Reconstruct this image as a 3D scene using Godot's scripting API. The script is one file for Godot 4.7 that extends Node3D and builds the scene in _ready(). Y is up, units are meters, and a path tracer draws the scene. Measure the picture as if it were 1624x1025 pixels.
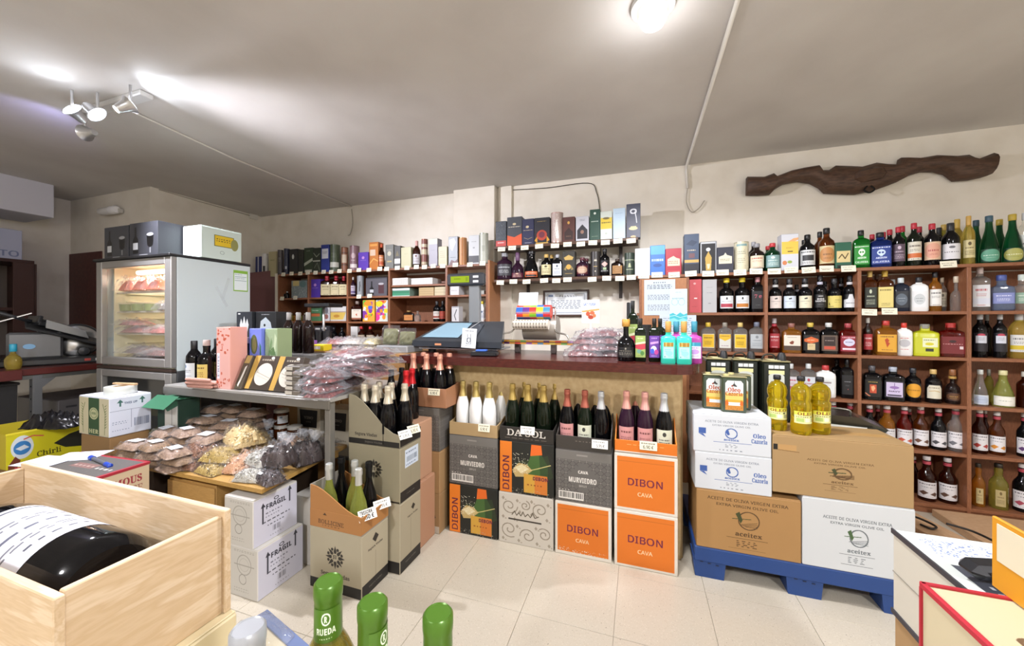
extends Node3D
# A wine and delicatessen shop: racks of bottles along the wall, a counter, stacked cartons.
const RT_TAGS := [.044, .147, .275, .399, .521, .622, .741, .846, .964, 1.071, 1.179, 1.285, 1.413, 1.949]
const R1_TAGS := [1.53, 1.641]
const L0_TAGS := [-3.933, -3.806, -3.672, -3.56, -3.449, -3.331, -3.224, -3.11, -2.973, -2.847, -2.715, -2.578, -2.491, -2.359, -2.244, -2.132, -2.037, -1.936, -1.83, -1.691, -1.535, -1.404]
const L1_TAGS := [-3.953, -3.749, -2.847, -2.707]
const M1_TAGS := [-1.224, -1.117, -.994, -.856, -.71, -.596, -.478, -.375, -.268, -.163, -.055]
const M2_TAGS := [-1.237, -1.105, -.976, -.809, -.698, -.596, -.38, -.257, -.148, -.055]
const YOKE := [[.847, 2.335], [.933, 2.326], [1.014, 2.323], [1.046, 2.36], [1.107, 2.397], [1.204, 2.407], [1.287, 2.383], [1.346, 2.34], [1.381, 2.294], [1.472, 2.279], [1.572, 2.265], [1.671, 2.276], [1.767, 2.308], [1.83, 2.332], [1.902, 2.372], [1.963, 2.388], [2.033, 2.381], [2.093, 2.352], [2.141, 2.298], [2.227, 2.296], [2.293, 2.307], [2.33, 2.318], [2.336, 2.46], [2.256, 2.429], [2.208, 2.465], [2.141, 2.463], [2.033, 2.486], [1.943, 2.48], [1.835, 2.498], [1.825, 2.446], [1.756, 2.461], [1.692, 2.48], [1.606, 2.461], [1.545, 2.472], [1.438, 2.488], [1.398, 2.461], [1.352, 2.469], [1.34, 2.51], [1.24, 2.502], [1.156, 2.492], [1.058, 2.458], [1.036, 2.484], [.97, 2.464], [.849, 2.478]]
const HAMS := [[-1.811, .905, -1.756, .294, -17.251], [-1.687, .909, -1.744, .325, 15.023], [-1.769, .935, -1.771, .302, -11.166], [-1.663, .939, -1.776, .283, 21.374], [-1.747, .965, -1.728, .318, -15.328], [-1.638, .969, -1.735, .314, 17.732], [-1.725, .995, -1.777, .306, 8.585], [-1.61, .999, -1.773, .298, -20.533], [-1.463, 1.003, -1.745, .303, -9.988], [-1.704, 1.025, -1.737, .323, 17.402], [-1.59, 1.029, -1.743, .306, -3.448], [-1.474, 1.033, -1.748, .319, -22.838], [-1.588, 1.059, -1.755, .287, 1.731], [-1.441, 1.063, -1.766, .33, -15.221], [-1.553, 1.089, -1.752, .308, -11.185], [-1.426, 1.093, -1.73, .289, 2.926], [-1.585, .902, -1.56, .2, 8], [-1.585, .936, -1.55, .2, -12], [-1.585, .97, -1.56, .2, 14], [-1.585, 1.004, -1.55, .2, -6]]
const FILL := {"pasta_bag": "cream", "nut_bag": "nut", "seed_bag": "seed", "brown_nut_bag": "brown", "ring_pasta_bag": "ring", "raisin_bag": "dark"}
const BAGS := [
	["brown_nut_bag", -2.27, .515, -1.335, .2, .14, .05, 8, 1, "flat bag of brown nuts at the board table's front edge"],
	["brown_nut_bag", -2.27, .568, -1.39, .2, .15, .06, -12, 2, "bag of reddish brown nuts lying on the flat bag of brown nuts"],
	["seed_bag", -2.08, .515, -1.335, .18, .14, .045, -6, 3, "bag of yellow seeds low at the board table's front edge"],
	["seed_bag", -2.09, .56, -1.38, .2, .15, .06, 10, 4, "bag of yellow seeds lying on the lower seed bag"],
	["pasta_bag", -2.12, .515, -1.56, .24, .18, .09, -14, 5, "large bag of cream pasta shapes at the back of the board table"],
	["pasta_bag", -2.1, .605, -1.5, .25, .18, .09, -20, 6, "large bag of cream pasta shapes on top of the pile"],
	["pasta_bag", -2.28, .515, -1.68, .2, .15, .1, 14, 7, "rounded tied bag of cream pasta by the preserve jars", .08],
	["nut_bag", -1.95, .515, -1.41, .17, .2, .08, 12, 8, "bag of pinkish nuts beside the ring pasta"],
	["nut_bag", -1.95, .515, -1.68, .2, .16, .08, -8, 9, "tied bag of pinkish nuts by the flat film packs", .06],
	["ring_pasta_bag", -1.8, .515, -1.32, .16, .1, .045, 10, 10, "flat bag of white ring pasta at the board table's corner"],
	["ring_pasta_bag", -1.84, .56, -1.41, .17, .14, .06, -10, 11, "bag of white ring pasta lying on the nut bag"],
	["raisin_bag", -1.7, .515, -1.335, .17, .11, .045, -12, 12, "flat bag of dark raisins at the board table's front corner"],
	["raisin_bag", -1.74, .56, -1.42, .16, .14, .1, 6, 13, "upright tied bag of dark raisins on the flat raisin bag", .02],
	["raisin_bag", -1.73, .515, -1.58, .15, .18, .12, -16, 14, "tied bag of dark raisins behind the upright raisin bag", .03]]

func _ready() -> void:
	# camera
	var cam := Camera3D.new()
	cam.name = "camera"
	add_child(cam)
	cam.position = V(0, 1.30, 0)
	cam.rotation.y = atan(200.0 / 590.0)
	cam.projection = Camera3D.PROJECTION_FRUSTUM
	cam.near = 0.05
	cam.far = 60.0
	cam.size = 0.05 * 1025.0 / 590.0
	cam.frustum_offset = Vector2(0, -0.05 * 4.5 / 590.0)
	cam.current = true
	# environment
	var we := WorldEnvironment.new()
	var env := Environment.new()
	env.background_mode = Environment.BG_COLOR
	env.background_color = Color(0.02, 0.02, 0.02)
	env.tonemap_mode = Environment.TONE_MAPPER_LINEAR
	env.tonemap_exposure = 1.02
	env.sdfgi_enabled = true
	env.ssao_enabled = true
	env.ssil_enabled = true
	we.environment = env
	we.name = "environment"
	add_child(we)
	lamps()
	designs()
	room()
	racks()
	counter()
	floor_cartons()
	pallet_goods()
	left_side()
	bags()
	foreground()
	shelf_goods()

# ---------- lamps ----------
func light_at(at: Vector3, col: String, energy: float, size := 0.05) -> void:
	var l := OmniLight3D.new()
	l.name = "lamp_light"
	add_child(l, true)
	l.position = at
	l.light_color = Color(col)
	l.light_energy = energy
	l.light_size = size
	l.omni_range = 14.0
	l.omni_attenuation = 2.0
	l.shadow_enabled = true

func spot_at(at: Vector3, toward: Vector3, col: String, energy: float, angle: float, size := 0.03, soft := 0.6) -> void:
	var l := SpotLight3D.new()
	l.name = "spot_light"
	add_child(l, true)
	l.look_at_from_position(at, toward, V(0.1, 1, 0.05).normalized())
	l.light_color = Color(col)
	l.light_energy = energy
	l.light_size = size
	l.spot_angle = angle
	l.spot_angle_attenuation = soft
	l.spot_range = 14.0
	l.spot_attenuation = 2.0
	l.shadow_enabled = true

func glow(col: String, energy: float) -> StandardMaterial3D:
	var m := StandardMaterial3D.new()
	m.albedo_color = Color(col)
	m.emission_enabled = true
	m.emission = Color(col)
	m.emission_energy_multiplier = energy
	return m

func spot_head(o: Node3D, at: Vector3, toward: Vector3, bulb: StandardMaterial3D) -> void:
	# cup pointing along local +y, bulb face in its mouth
	var d := (toward - at).normalized()
	var h := part(o, "spot_head", lathe([Vector2(0, -.075), Vector2(.018, -.075), Vector2(.024, -.06), Vector2(.032, -.02), Vector2(.05, 0), Vector2(.047, 0), Vector2(.03, -.02)], 18), mt("c9cacc", 0.3, 0.8))
	h.position = at - o.position
	h.quaternion = Quaternion(Vector3.UP, d)
	part(h, "bulb", lathe([Vector2(.001, -.022), Vector2(.043, -.006), Vector2(.04, .004), Vector2(0, .01)], 16), bulb)

func lamps() -> void:
	var cold := "e8f0ff"
	# ceiling fixture with four swivelling spot heads
	var o := thing("ceiling_spotlight", "ceiling bar with four swivelling spotlight heads, one lit up at the ceiling", "lamp", V(-3.02, 2.66, -1.4))
	part(o, "mounting_plate", cbox(.5, .03, .07, .006), mt("d8d8d6", 0.4, 0.3), V(0, -.03, 0))
	var heads := [[V(-2.99, 2.5, -1.28), V(-1.6, .9, -2.3)], [V(-2.72, 2.52, -1.3), V(-2.66, 2.66, -1.44)], [V(-3.36, 2.5, -1.38), V(-4.3, 2.5, -1.2)], [V(-3.1, 2.52, -1.22), V(-3.02, 2.66, -1.0)]]
	for i in 4:
		var a: Vector3 = heads[i][0]
		part(o, "arm", tube([V(a.x + 3.02, -.03, a.z + 1.4), a - o.position], .007), mt("c9cacc", 0.3, 0.8))
		spot_head(o, a, heads[i][1], glow(cold, 9.0))
	spot_at(heads[0][0] + V(.02, -.02, .03), heads[0][1], "f6f4ff", 6.5, 66.0)
	spot_at(heads[1][0] + V(.01, .02, -.03), V(-2.62, 2.66, -1.46), cold, .07, 46.0, .015, .12)
	spot_at(heads[1][0] + V(.012, .02, -.032), heads[1][1] + V(.3, .06, -.04), cold, .07, 60.0, .02, .8)
	spot_at(heads[2][0] + V(-.03, -.005, .005), heads[2][1], "b9b6ff", .16, 50.0)
	spot_at(heads[3][0] + V(.01, .012, .03), heads[3][1], cold, .035, 66.0, .02, .9)
	light_at(V(-2.95, 2.42, -1.2), "f2f4ff", .03, .04)
	# flush lamps; the further ones hang over the aisle behind the viewer
	for p in [[V(.06, 2.66, -1.71), 4.2, "round white ceiling lamp over the front of the counter"], [V(-1.3, 2.66, 1.3), 4.6, "round white ceiling lamp over the aisle toward the tasting tables"], [V(1.9, 2.66, .9), 5.9, "round white ceiling lamp over the aisle toward the far wall"]]:
		var c := thing("ceiling_lamp", p[2], "lamp", p[0])
		part(c, "base", lathe([Vector2(0, 0), Vector2(.09, 0), Vector2(.09, -.02), Vector2(.07, -.03), Vector2(0, -.03)], 24), mt("dcdcda", 0.5))
		part(c, "bulb", lathe([Vector2(0, -.03), Vector2(.05, -.032), Vector2(.06, -.06), Vector2(.045, -.09), Vector2(0, -.1)], 20), glow("fff8ec", 3.0))
		spot_at(p[0] + V(0, -.13, 0), p[0] + V(0, -2, .001), "fbfaff", p[1], 85.0, .1, 0.3)
		light_at(p[0] + V(0, -.14, 0), "fbfaff", p[1] * (.02 if p[0].z < 0.0 else .22), .06)

# ---------- the room ----------
func room() -> void:
	var wall := noisy("plaster_cream", [[0.0, "dcd5c7"], [0.45, "e4ded1"], [1.0, "e9e4d9"]], 0.01, V(.6, .6, .6), 0.85, 0.6)
	var ceil := noisy("plaster_ceiling", [[0.0, "cac7c3"], [0.5, "d2cfcb"], [1.0, "d9d7d3"]], 0.006, V(.35, .35, .35), 0.9, 0.5)
	var CE := 2.66
	struct("ceiling", cbox(10, .12, 7.4, 0), ceil, V(-1.2, CE, 0))
	struct("wall_back", cbox(8.2, CE, .15, 0), wall, V(-.7, 0, -3.655))
	struct("wall_left", cbox(.15, CE, 1.3, 0), wall, V(-4.775, 0, -3.05))
	struct("wall_block", cbox(1.4, CE, .15, 0), wall, V(-5.55, 0, -2.475))
	struct("wall_side", cbox(.15, CE, 6.0, 0), wall, V(-6.2, 0, .55))
	struct("wall_right", cbox(.15, CE, 7.4, 0), wall, V(3.35, 0, 0))
	struct("wall_front", cbox(10, CE, .15, 0), wall, V(-1.2, 0, 3.5))
	struct("wall_pier", cbox(.46, CE, .1, .004), wall, V(-1.6, 0, -3.54))
	struct("wall_pier_step", cbox(.14, CE, .03, .003), wall, V(-1.28, 0, -3.57))
	struct("trim_2", cbox(.55, .33, 3.5, .004), mt("cfd0d8", 0.8), V(-5.85, 2.33, -.32))
	struct("trim_1", cbox(.62, 1.3, .012, .002), noisy("red_board", [[0.0, "4a211c"], [0.6, "572a22"], [1.0, "5f3229"]], 0.02, V(2, 2, 2), 0.5), V(-5.82, .75, -2.394))
	# floor: cream composite tiles with dark specks and fine joints
	var tile := StandardMaterial3D.new()
	tile.albedo_texture = terrazzo()
	tile.roughness = 0.28
	tile.uv1_triplanar = true
	tile.uv1_world_triplanar = true
	tile.uv1_scale = V(1.25, 1.25, 1.25)
	var fl := struct("floor", cbox(10, .1, 7.4, 0), mt("b3aa98", 0.8), V(-1.2, -.106, 0))
	var near := cbox(.3985, .008, .3985, .001)
	var st := start()
	for i in range(-13, 11):
		for j in range(-6, 12):
			var c := V(-.896 + .2 + .4 * i, -.006, -1.58 + .2 + .4 * j)
			if c.x > -2.4 and c.x < 2.0 and c.z < -.4 and c.z > -3.4:
				part(fl, "tile", near, tile, c + V(1.2, .104, 0))
			elif c.x > -6.1 and c.x < 3.2 and c.z > -3.55 and c.z < 3.4:
				_box_into(st, c + V(0, .002, 0), V(.3985, .008, .3985), .001)
	var rest := part(fl, "outer_tiles", done(st), tile, V(1.2, .106, 0))
	rest.set_meta("kind", "stuff")
	# cables and fittings on walls and ceiling
	var white := mt("d8d5cd", 0.6)
	var c1 := part(self, "ceiling_conduit", tube([V(.39, 2.648, 3.3), V(.40, 2.648, -3.55), V(.40, 2.6, -3.566), V(.41, 2.45, -3.566)], .011), white)
	tag(c1, "white surface conduit crossing the ceiling to the wall above the liquor rack", "conduit")
	var c2 := part(self, "ceiling_conduit_001", tube([V(-3.1, 2.651, -1.5), V(-3.2, 2.651, -2.2), V(-3.22, 2.651, -3.57)], .007), white)
	tag(c2, "thin cable run on the ceiling from the spotlight bar to the wall", "conduit")
	var cable := mt("a9a294", 0.6)
	var w1 := part(self, "wall_cable", tube(curve([V(.41, 2.46, -3.566), V(.40, 2.33, -3.563), V(.44, 2.24, -3.56), V(.5, 2.27, -3.562), V(.54, 2.33, -3.566)]), .004, 6), cable)
	tag(w1, "loose cable end looping out of the conduit on the wall", "cable")
	var w2 := part(self, "wall_cable_001", tube(curve([V(-1.2, 2.62, -3.572), V(-.85, 2.6, -3.572), V(-.45, 2.6, -3.572), V(-.37, 2.5, -3.572), V(-.34, 2.3, -3.572), V(-.33, 1.9, -3.572)]), .004, 6), mt("4a453d", 0.6))
	tag(w2, "dark cable drooping along the wall down behind the wall shelves", "cable")
	var w3 := part(self, "wall_cable_002", tube(curve([V(-3.22, 2.62, -3.57), V(-3.2, 2.45, -3.565), V(-3.22, 2.32, -3.55), V(-3.24, 2.3, -3.53)]), .005, 6), cable)
	tag(w3, "short cable hanging on the wall above the gift rack", "cable")
	var jb := thing("junction_box", "small white junction box high on the wall corner", "socket", V(-4.69, 2.6, -3.47))
	part(jb, "housing", cbox(.03, .07, .1, .004), mt("dcd9d0", 0.5))
	part(jb, "cable", tube([V(0, .035, .05), V(0, .04, .6), V(0, .05, 1.0)], .004, 6), cable)
	var el := thing("emergency_light", "white tube shaped emergency light on the wall above the meat slicer", "lamp", V(-5.27, 2.42, -2.34))
	part(el, "base", cbox(.3, .05, .05, .008), mt("c9c6bd", 0.5), V(0, 0, -.03))
	var tb := part(el, "diffuser", lathe([Vector2(0, -.14), Vector2(.03, -.14), Vector2(.038, -.12), Vector2(.038, .12), Vector2(.03, .14), Vector2(0, .14)], 20), mt("e6e6e4", 0.3), V(0, .03, 0), V(0, 0, 90))
	part(el, "end_cap", lathe([Vector2(.039, .06), Vector2(.041, .062), Vector2(.041, .13), Vector2(.03, .145), Vector2(0, .145)], 20), mt("f0f0f0", 0.3), V(0, .03, 0), V(0, 0, -90))

func terrazzo() -> ImageTexture:
	var im := Image.create(1024, 1024, false, Image.FORMAT_RGBA8)
	im.fill(Color("bdb5a4"))
	var rg := RandomNumberGenerator.new()
	rg.seed = 5
	for e in [[5000, 6, "c5bdad"], [4000, 5, "b2a895"], [1500, 4, "cfc8ba"], [420, 3, "7c7465"], [160, 4, "5c564c"]]:
		for k in e[0]:
			var s := rg.randi_range(1, e[1])
			im.fill_rect(Rect2i(rg.randi_range(0, 1020), rg.randi_range(0, 1020), s, rg.randi_range(1, e[1])), Color(e[2]))
	return ImageTexture.create_from_image(im)

# ---------- shop furniture ----------
func grain(key: String, dark: String, light: String, along := "x", rough := 0.5) -> StandardMaterial3D:
	var s := V(1.2, 9, 9)
	if along == "y": s = V(9, 1.2, 9)
	if along == "z": s = V(9, 9, 1.2)
	return noisy(key + along, [[0.0, dark], [0.35, light], [0.6, Color(dark).lerp(Color(light), 0.6).to_html(false)], [1.0, light]], 0.02, s, rough, 0.4)

func tags_on(o: Node3D, y: float, z: float, xs: Array, w := .085, h := .045) -> void:
	for i in xs.size():
		var t := part(o, "price_tag", plate(w, h, .002, {"f": "tag%d" % (i % 3)}), [mt("e6e2cd", 0.6), pr("tag0", 0.6)], V(xs[i] - o.position.x, y - h / 2 + (.003 if i % 2 else -.002), z - o.position.z), V(-6, 0, (i * 37 % 7 - 3) * 0.8))
		t.set_meta("label", "cream price card on the shelf edge")

func racks() -> void:
	var wx := grain("rack", "633a24", "925f40", "x", 0.45)
	var wy := grain("rack", "633a24", "925f40", "y", 0.45)
	# big rack along the wall under the carved yoke
	var o := thing("liquor_rack", "tall brown wooden bottle rack of square bays under the carved wooden yoke", "shelf", V(1.3, 0, -3.42))
	for y in [1.67, 1.36, 1.053, .735, .418, .065]:
		part(o, "shelf_board", cbox(2.66 if y != .735 else 2.66, .022, .3, .0015), wx, V(.02, y - .022, 0))
	for x in [.02, .375, .914, 1.478, 2.054, 2.62]:
		part(o, "upright", cbox(.022, 1.648, .302, .0015), wy, V(x - 1.3, 0, .001))
	part(o, "back_panel", cbox(2.62, 1.64, .008, .001), wy, V(.02, 0, -.15))
	part(o, "end_panel", cbox(.34, 1.64, .012, .002), grain("rack_panel", "8a5a38", "a9744c", "y"), V(.197 - 1.3, 0, .155))
	part(o, "plinth", cbox(2.64, .043, .28, .002), wx, V(.02, 0, 0))
	tags_on(o, 1.668, -3.262, RT_TAGS)
	tags_on(o, 1.358, -3.262, R1_TAGS)
	# rack of gift packs behind the scale
	var g := thing("gift_rack", "brown wooden rack of gift packs along the wall behind the weighing scale", "shelf", V(-2.69, 0, -3.42))
	for e in [[1.84, -4.02, -1.35], [1.557, -4.02, -2.465], [1.547, -2.465, -1.36], [1.29, -4.02, -3.006], [1.285, -3.006, -1.36], [1.02, -4.02, -1.36], [1.665, -2.465, -1.36]]:
		part(g, "shelf_board", cbox(e[2] - e[1], .02, .3 if e[0] != 1.665 else .26, .0015), wx, V((e[1] + e[2]) / 2 + 2.69, e[0] - .02, 0))
	for x in [-4.02, -3.56, -3.006, -2.465, -1.792, -1.36]:
		part(g, "upright", cbox(.022, 1.82, .302, .0015), wy, V(x + 2.69, 0, .001))
	part(g, "back_panel", cbox(2.66, 1.8, .008, .001), wy, V(0, 0, -.15))
	part(g, "end_panel", cbox(.02, 1.87, .31, .002), grain("rack_panel", "8a5a38", "a9744c", "y"), V(1.35, 0, 0))
	part(g, "edge_strip", cbox(.034, .62, .012, .002), mt("d9d2c4", 0.5), V(-4.04 + 2.69, 1.23, .158))
	tags_on(g, 1.838, -3.262, L0_TAGS, .06, .042)
	tags_on(g, 1.556, -3.262, L1_TAGS, .06, .042)
	var cp := thing("corner_panel", "dark red painted board closing the corner beside the fridge", "panel", V(-4.33, 0, -3.4), 28.0)
	part(cp, "board", slab(PackedVector2Array([Vector2(-.3, 0), Vector2(.3, 0), Vector2(.3, 1.95), Vector2(-.3, 1.87)]), .02), mt("6d4344", 0.5))
	part(cp, "edge_strip", cbox(.03, 1.95, .03, .003), mt("d9d2c4", 0.5), V(.31, 0, .01))
	# two wall shelves between the racks
	for e in [[2.0, "upper dark wooden wall shelf holding gift boxes with price cards", M1_TAGS], [1.685, "lower dark wooden wall shelf holding cognac bottles with price cards", M2_TAGS]]:
		var s := thing("wall_shelf", e[1], "shelf", V(-.65, e[0] - .025, -3.43))
		part(s, "board", cbox(1.3, .025, .26, .002), grain("shelf_dark", "3a2318", "54361f", "x"))
		for x in [-.38, .5]:
			part(s, "bracket", boxes([[V(x, -.08, -.11), V(.03, .16, .012)], [V(x, -.008, 0), V(.025, .012, .22)]], .001), mt("2a1d16", 0.5))
		tags_on(s, -.002, -3.296, e[2], .075, .042)
	# carved yoke on the wall
	var y := thing("wooden_yoke", "carved dark wooden ox yoke hanging high on the wall", "yoke", V(1.6, 2.4, -3.53))
	var out := PackedVector2Array()
	for p in YOKE: out.append(Vector2(p[0] - 1.6, p[1] - 2.4))
	part(y, "beam", yoke_mesh(out), noisy("yoke", [[0.0, "2b1c14"], [0.45, "4a3325"], [0.7, "5b4231"], [1.0, "3a2519"]], 0.02, V(1.0, 5, 5), 0.6, 2.0))
	part(y, "carved_boss", lathe([Vector2(0, -.05), Vector2(.07, -.045), Vector2(.1, -.01), Vector2(.09, .03), Vector2(.05, .05), Vector2(0, .055)], 14, 2.6, .5), noisy("yoke", [], 0.0, Vector3.ONE), V(.03, -.02, .05), V(0, 0, 8))
	part(y, "iron_ring", tube(curve([V(.02, -.1, .05), V(.0, -.13, .055), V(.03, -.15, .055), V(.06, -.13, .055), V(.04, -.1, .05)]), .006, 6), mt("1d1a18", 0.5, 0.6))
	# price-list papers pinned to the rack's end panel and a framed certificate
	var np := thing("notice_paper", "white printed notice pinned on the wooden end of the liquor rack", "paper", V(.165, 1.34, -3.255))
	part(np, "sheet", plate(.235, .29, .0015, {"f": "notice"}), [mt("dfe6ec", 0.7), pr("notice", 0.7)])
	var nl := thing("leaflet", "pale leaflet with turquoise waves pinned over the white notice", "paper", V(.305, 1.26, -3.248))
	part(nl, "sheet", plate(.13, .29, .0015, {"f": "leaflet"}), [mt("dfe8ec", 0.6), pr("leaflet", 0.6)])
	var n2 := thing("notice_paper", "small printed white sheet below the turquoise leaflet", "paper", V(.3, 1.13, -3.251))
	part(n2, "sheet", plate(.27, .21, .0012, {"f": "notice2"}), [mt("dfe6ec", 0.7), pr("notice2", 0.7)])
	var cf := thing("framed_certificate", "certificate in a dark brown frame on the wall below the wall shelves", "picture", V(-.66, 1.335, -3.56))
	for b in [[-.2135, 0, .018, .255], [.2135, 0, .018, .255]]:
		part(cf, "frame_side", cbox(b[2], b[3], .022, .003), mt("44291c", 0.4), V(b[0], 0, 0))
	for b in [0.0, .237]:
		part(cf, "frame_rail", cbox(.41, .018, .022, .003), mt("44291c", 0.4), V(0, b, 0))
	part(cf, "sheet", plate(.41, .22, .004, {"f": "certificate"}), [mt("e4e4e0", 0.5), pr("certificate", 0.3)], V(0, .018, 0))

func yoke_mesh(out: PackedVector2Array) -> ArrayMesh:   # front face pulled forward away from the outline, so that the beam is rounded
	var st := SurfaceTool.new()
	st.begin(Mesh.PRIMITIVE_TRIANGLES)
	st.set_smooth_group(0)
	var n := out.size() / 2
	var f := FastNoiseLite.new()
	f.seed = 3
	f.frequency = 6.0
	var rows := []
	for i in n:   # lower point i pairs with upper point
		var a := out[i]
		var b := out[out.size() - 1 - i]
		var row := [V(a.x, a.y, -.03)]
		for k in 7:
			var t := k / 6.0
			var p := a.lerp(b, t)
			row.append(V(p.x, p.y, .02 + .045 * sqrt(maxf(0.0, 1.0 - pow(2.0 * t - 1.0, 2.0))) + .02 * f.get_noise_2d(p.x, p.y)))
		row.append(V(b.x, b.y, -.03))
		rows.append(row)
	for i in n - 1:
		for k in 8:
			q(st, rows[i][k], rows[i + 1][k], rows[i + 1][k + 1], rows[i][k + 1])
	for e in [rows[0], rows[n - 1]]:
		for k in range(1, 8):
			for v in ([e[0], e[k + 1], e[k]] if e == rows[0] else [e[0], e[k], e[k + 1]]): st.add_vertex(v)
	return done(st)

func counter() -> void:
	var red := noisy("counter_red", [[0.0, "3b1512"], [0.55, "4a1c17"], [1.0, "57241d"]], 0.03, V(1.5, 6, 6), 0.25)
	var o := thing("shop_counter", "shop counter with dark red wooden top and beige front panel", "counter", V(-.58, 0, -2.4))
	var pts := PackedVector2Array([Vector2(-.9, .33), Vector2(-.9, -.35), Vector2(.89, -.35)])
	for k in 9:
		var a := PI / 2 * k / 8
		pts.append(Vector2(.74 + .15 * cos(a), .18 + .15 * sin(a)))
	var top := part(o, "counter_top", slab(pts, .05), red, V(0, 1.045, 0), V(90, 0, 0))
	part(o, "front_panel", cbox(1.66, 1.02, .02, .002), noisy("beige_panel", [[0.0, "a88f63"], [0.5, "b59c70"], [1.0, "bfa87e"]], 0.02, V(2, 2, 2), 0.5), V(-.03, 0, .19))
	part(o, "side_panel", cbox(.02, 1.02, .5, .002), mt("b59c70", 0.5), V(.8, 0, -.07))
	part(o, "side_panel", cbox(.02, 1.02, .5, .002), mt("b59c70", 0.5), V(-.86, 0, -.07))
	# wooden cabinet that carries on behind the tasting table
	var c := thing("wooden_cabinet", "low wooden cabinet with plain doors behind the tasting table", "cabinet", V(-2.07, 0, -2.4))
	var oak := grain("oak", "8a6236", "a97f4c", "x", 0.5)
	part(c, "top", cbox(1.16, .02, .5, .002), oak, V(0, 1.05, 0))
	part(c, "body", cbox(1.12, 1.05, .44, .002), oak, V(0, 0, -.02))
	for x in [-.42, -.14, .14, .42]:
		part(c, "door", cbox(.272, .96, .016, .003), oak, V(x, .06, .21))
	scale()
	wrapper()
	var cr := thing("card_reader", "small black card terminal with blue keys on the counter", "terminal", V(-.93, 1.07, -2.2), 10.0)
	part(cr, "body", cbox(.17, .03, .09, .008), mt("16171b", 0.35))
	part(cr, "keypad", cbox(.07, .012, .05, .004), mt("3b63b5", 0.4), V(-.02, .03, 0))
	var mo := thing("monitor", "black flat screen seen edge-on behind the counter bottles", "monitor", V(-.05, 1.07, -2.75), 84.0)
	part(mo, "screen", cbox(.26, .19, .02, .005), mt("17181c", 0.3), V(0, .16, 0))
	part(mo, "stand", boxes([[V(0, .09, -.01), V(.05, .18, .02)], [V(0, .006, 0), V(.18, .012, .14)]], .003), mt("17181c", 0.4))
	var sp := thing("black_cup", "black cone shaped cup behind the slim oil bottles", "cup", V(.04, 1.07, -2.62))
	part(sp, "cup", lathe([Vector2(0, 0), Vector2(.028, 0), Vector2(.045, .2), Vector2(.041, .2), Vector2(.026, .01)], 18), mt("1b1b1d", 0.5))
	var hm := thing("ham_leaflet", "white leaflet with a picture of red sliced ham behind the vacuum packs", "leaflet", V(-.31, 1.28, -2.6))
	part(hm, "sheet", plate(.12, .16, .001, {"f": "hamcard"}), [mt("e6e4e2", 0.5), pr("hamcard", 0.5)])
	part(hm, "prop", cbox(.01, .21, .004, .001), mt("d8d8d8", 0.5), V(0, -.21, -.003))
	# counter bottles
	var sq := "on the counter by its rounded end"
	bottle("decanter", V(-.065, 1.07, -2.2), .047, .235, "k", "b98a3c", "blacklabel", "squat black bottle with gold cap and cream script on the counter", "", 0, "liqueur_bottle")
	for e in [[-.03, -2.3, .345, "olivelabel", "tall square dark oil bottle with green and red label, tallest on the counter"], [.012, -2.2, .24, "olivelabel", "square dark oil bottle with green and pink label on the counter"], [.085, -2.21, .24, "purplelabel", "square dark bottle with violet label on the counter"], [.12, -2.31, .24, "purplelabel", "square dark bottle with violet label behind the turquoise flasks"]]:
		bottle("square", V(e[0], 1.07, e[1]), .03, e[2], "g", "141414", e[3], e[4], "", 0, "oil_bottle")
	for e in [[.152, -2.145, "t", "b98a44", "teallabel", "turquoise plastic liqueur flask with gold cap on the counter", "turquoise flasks on the counter"], [.228, -2.14, "t", "b98a44", "teallabel", "turquoise plastic liqueur flask with gold cap on the counter", "turquoise flasks on the counter"], [.2, -2.24, "m", "2f7f94", "pinklabel", "magenta liqueur flask with blue cap behind the turquoise flasks", ""], [.285, -2.2, "m", "2f7f94", "pinklabel", "magenta liqueur flask with blue cap at the counter's rounded end", ""]]:
		bottle("plastic", V(e[0], 1.07, e[1]), .037, .225, e[2], e[3], e[4], e[5], e[6], 0, "liqueur_flask")

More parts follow.
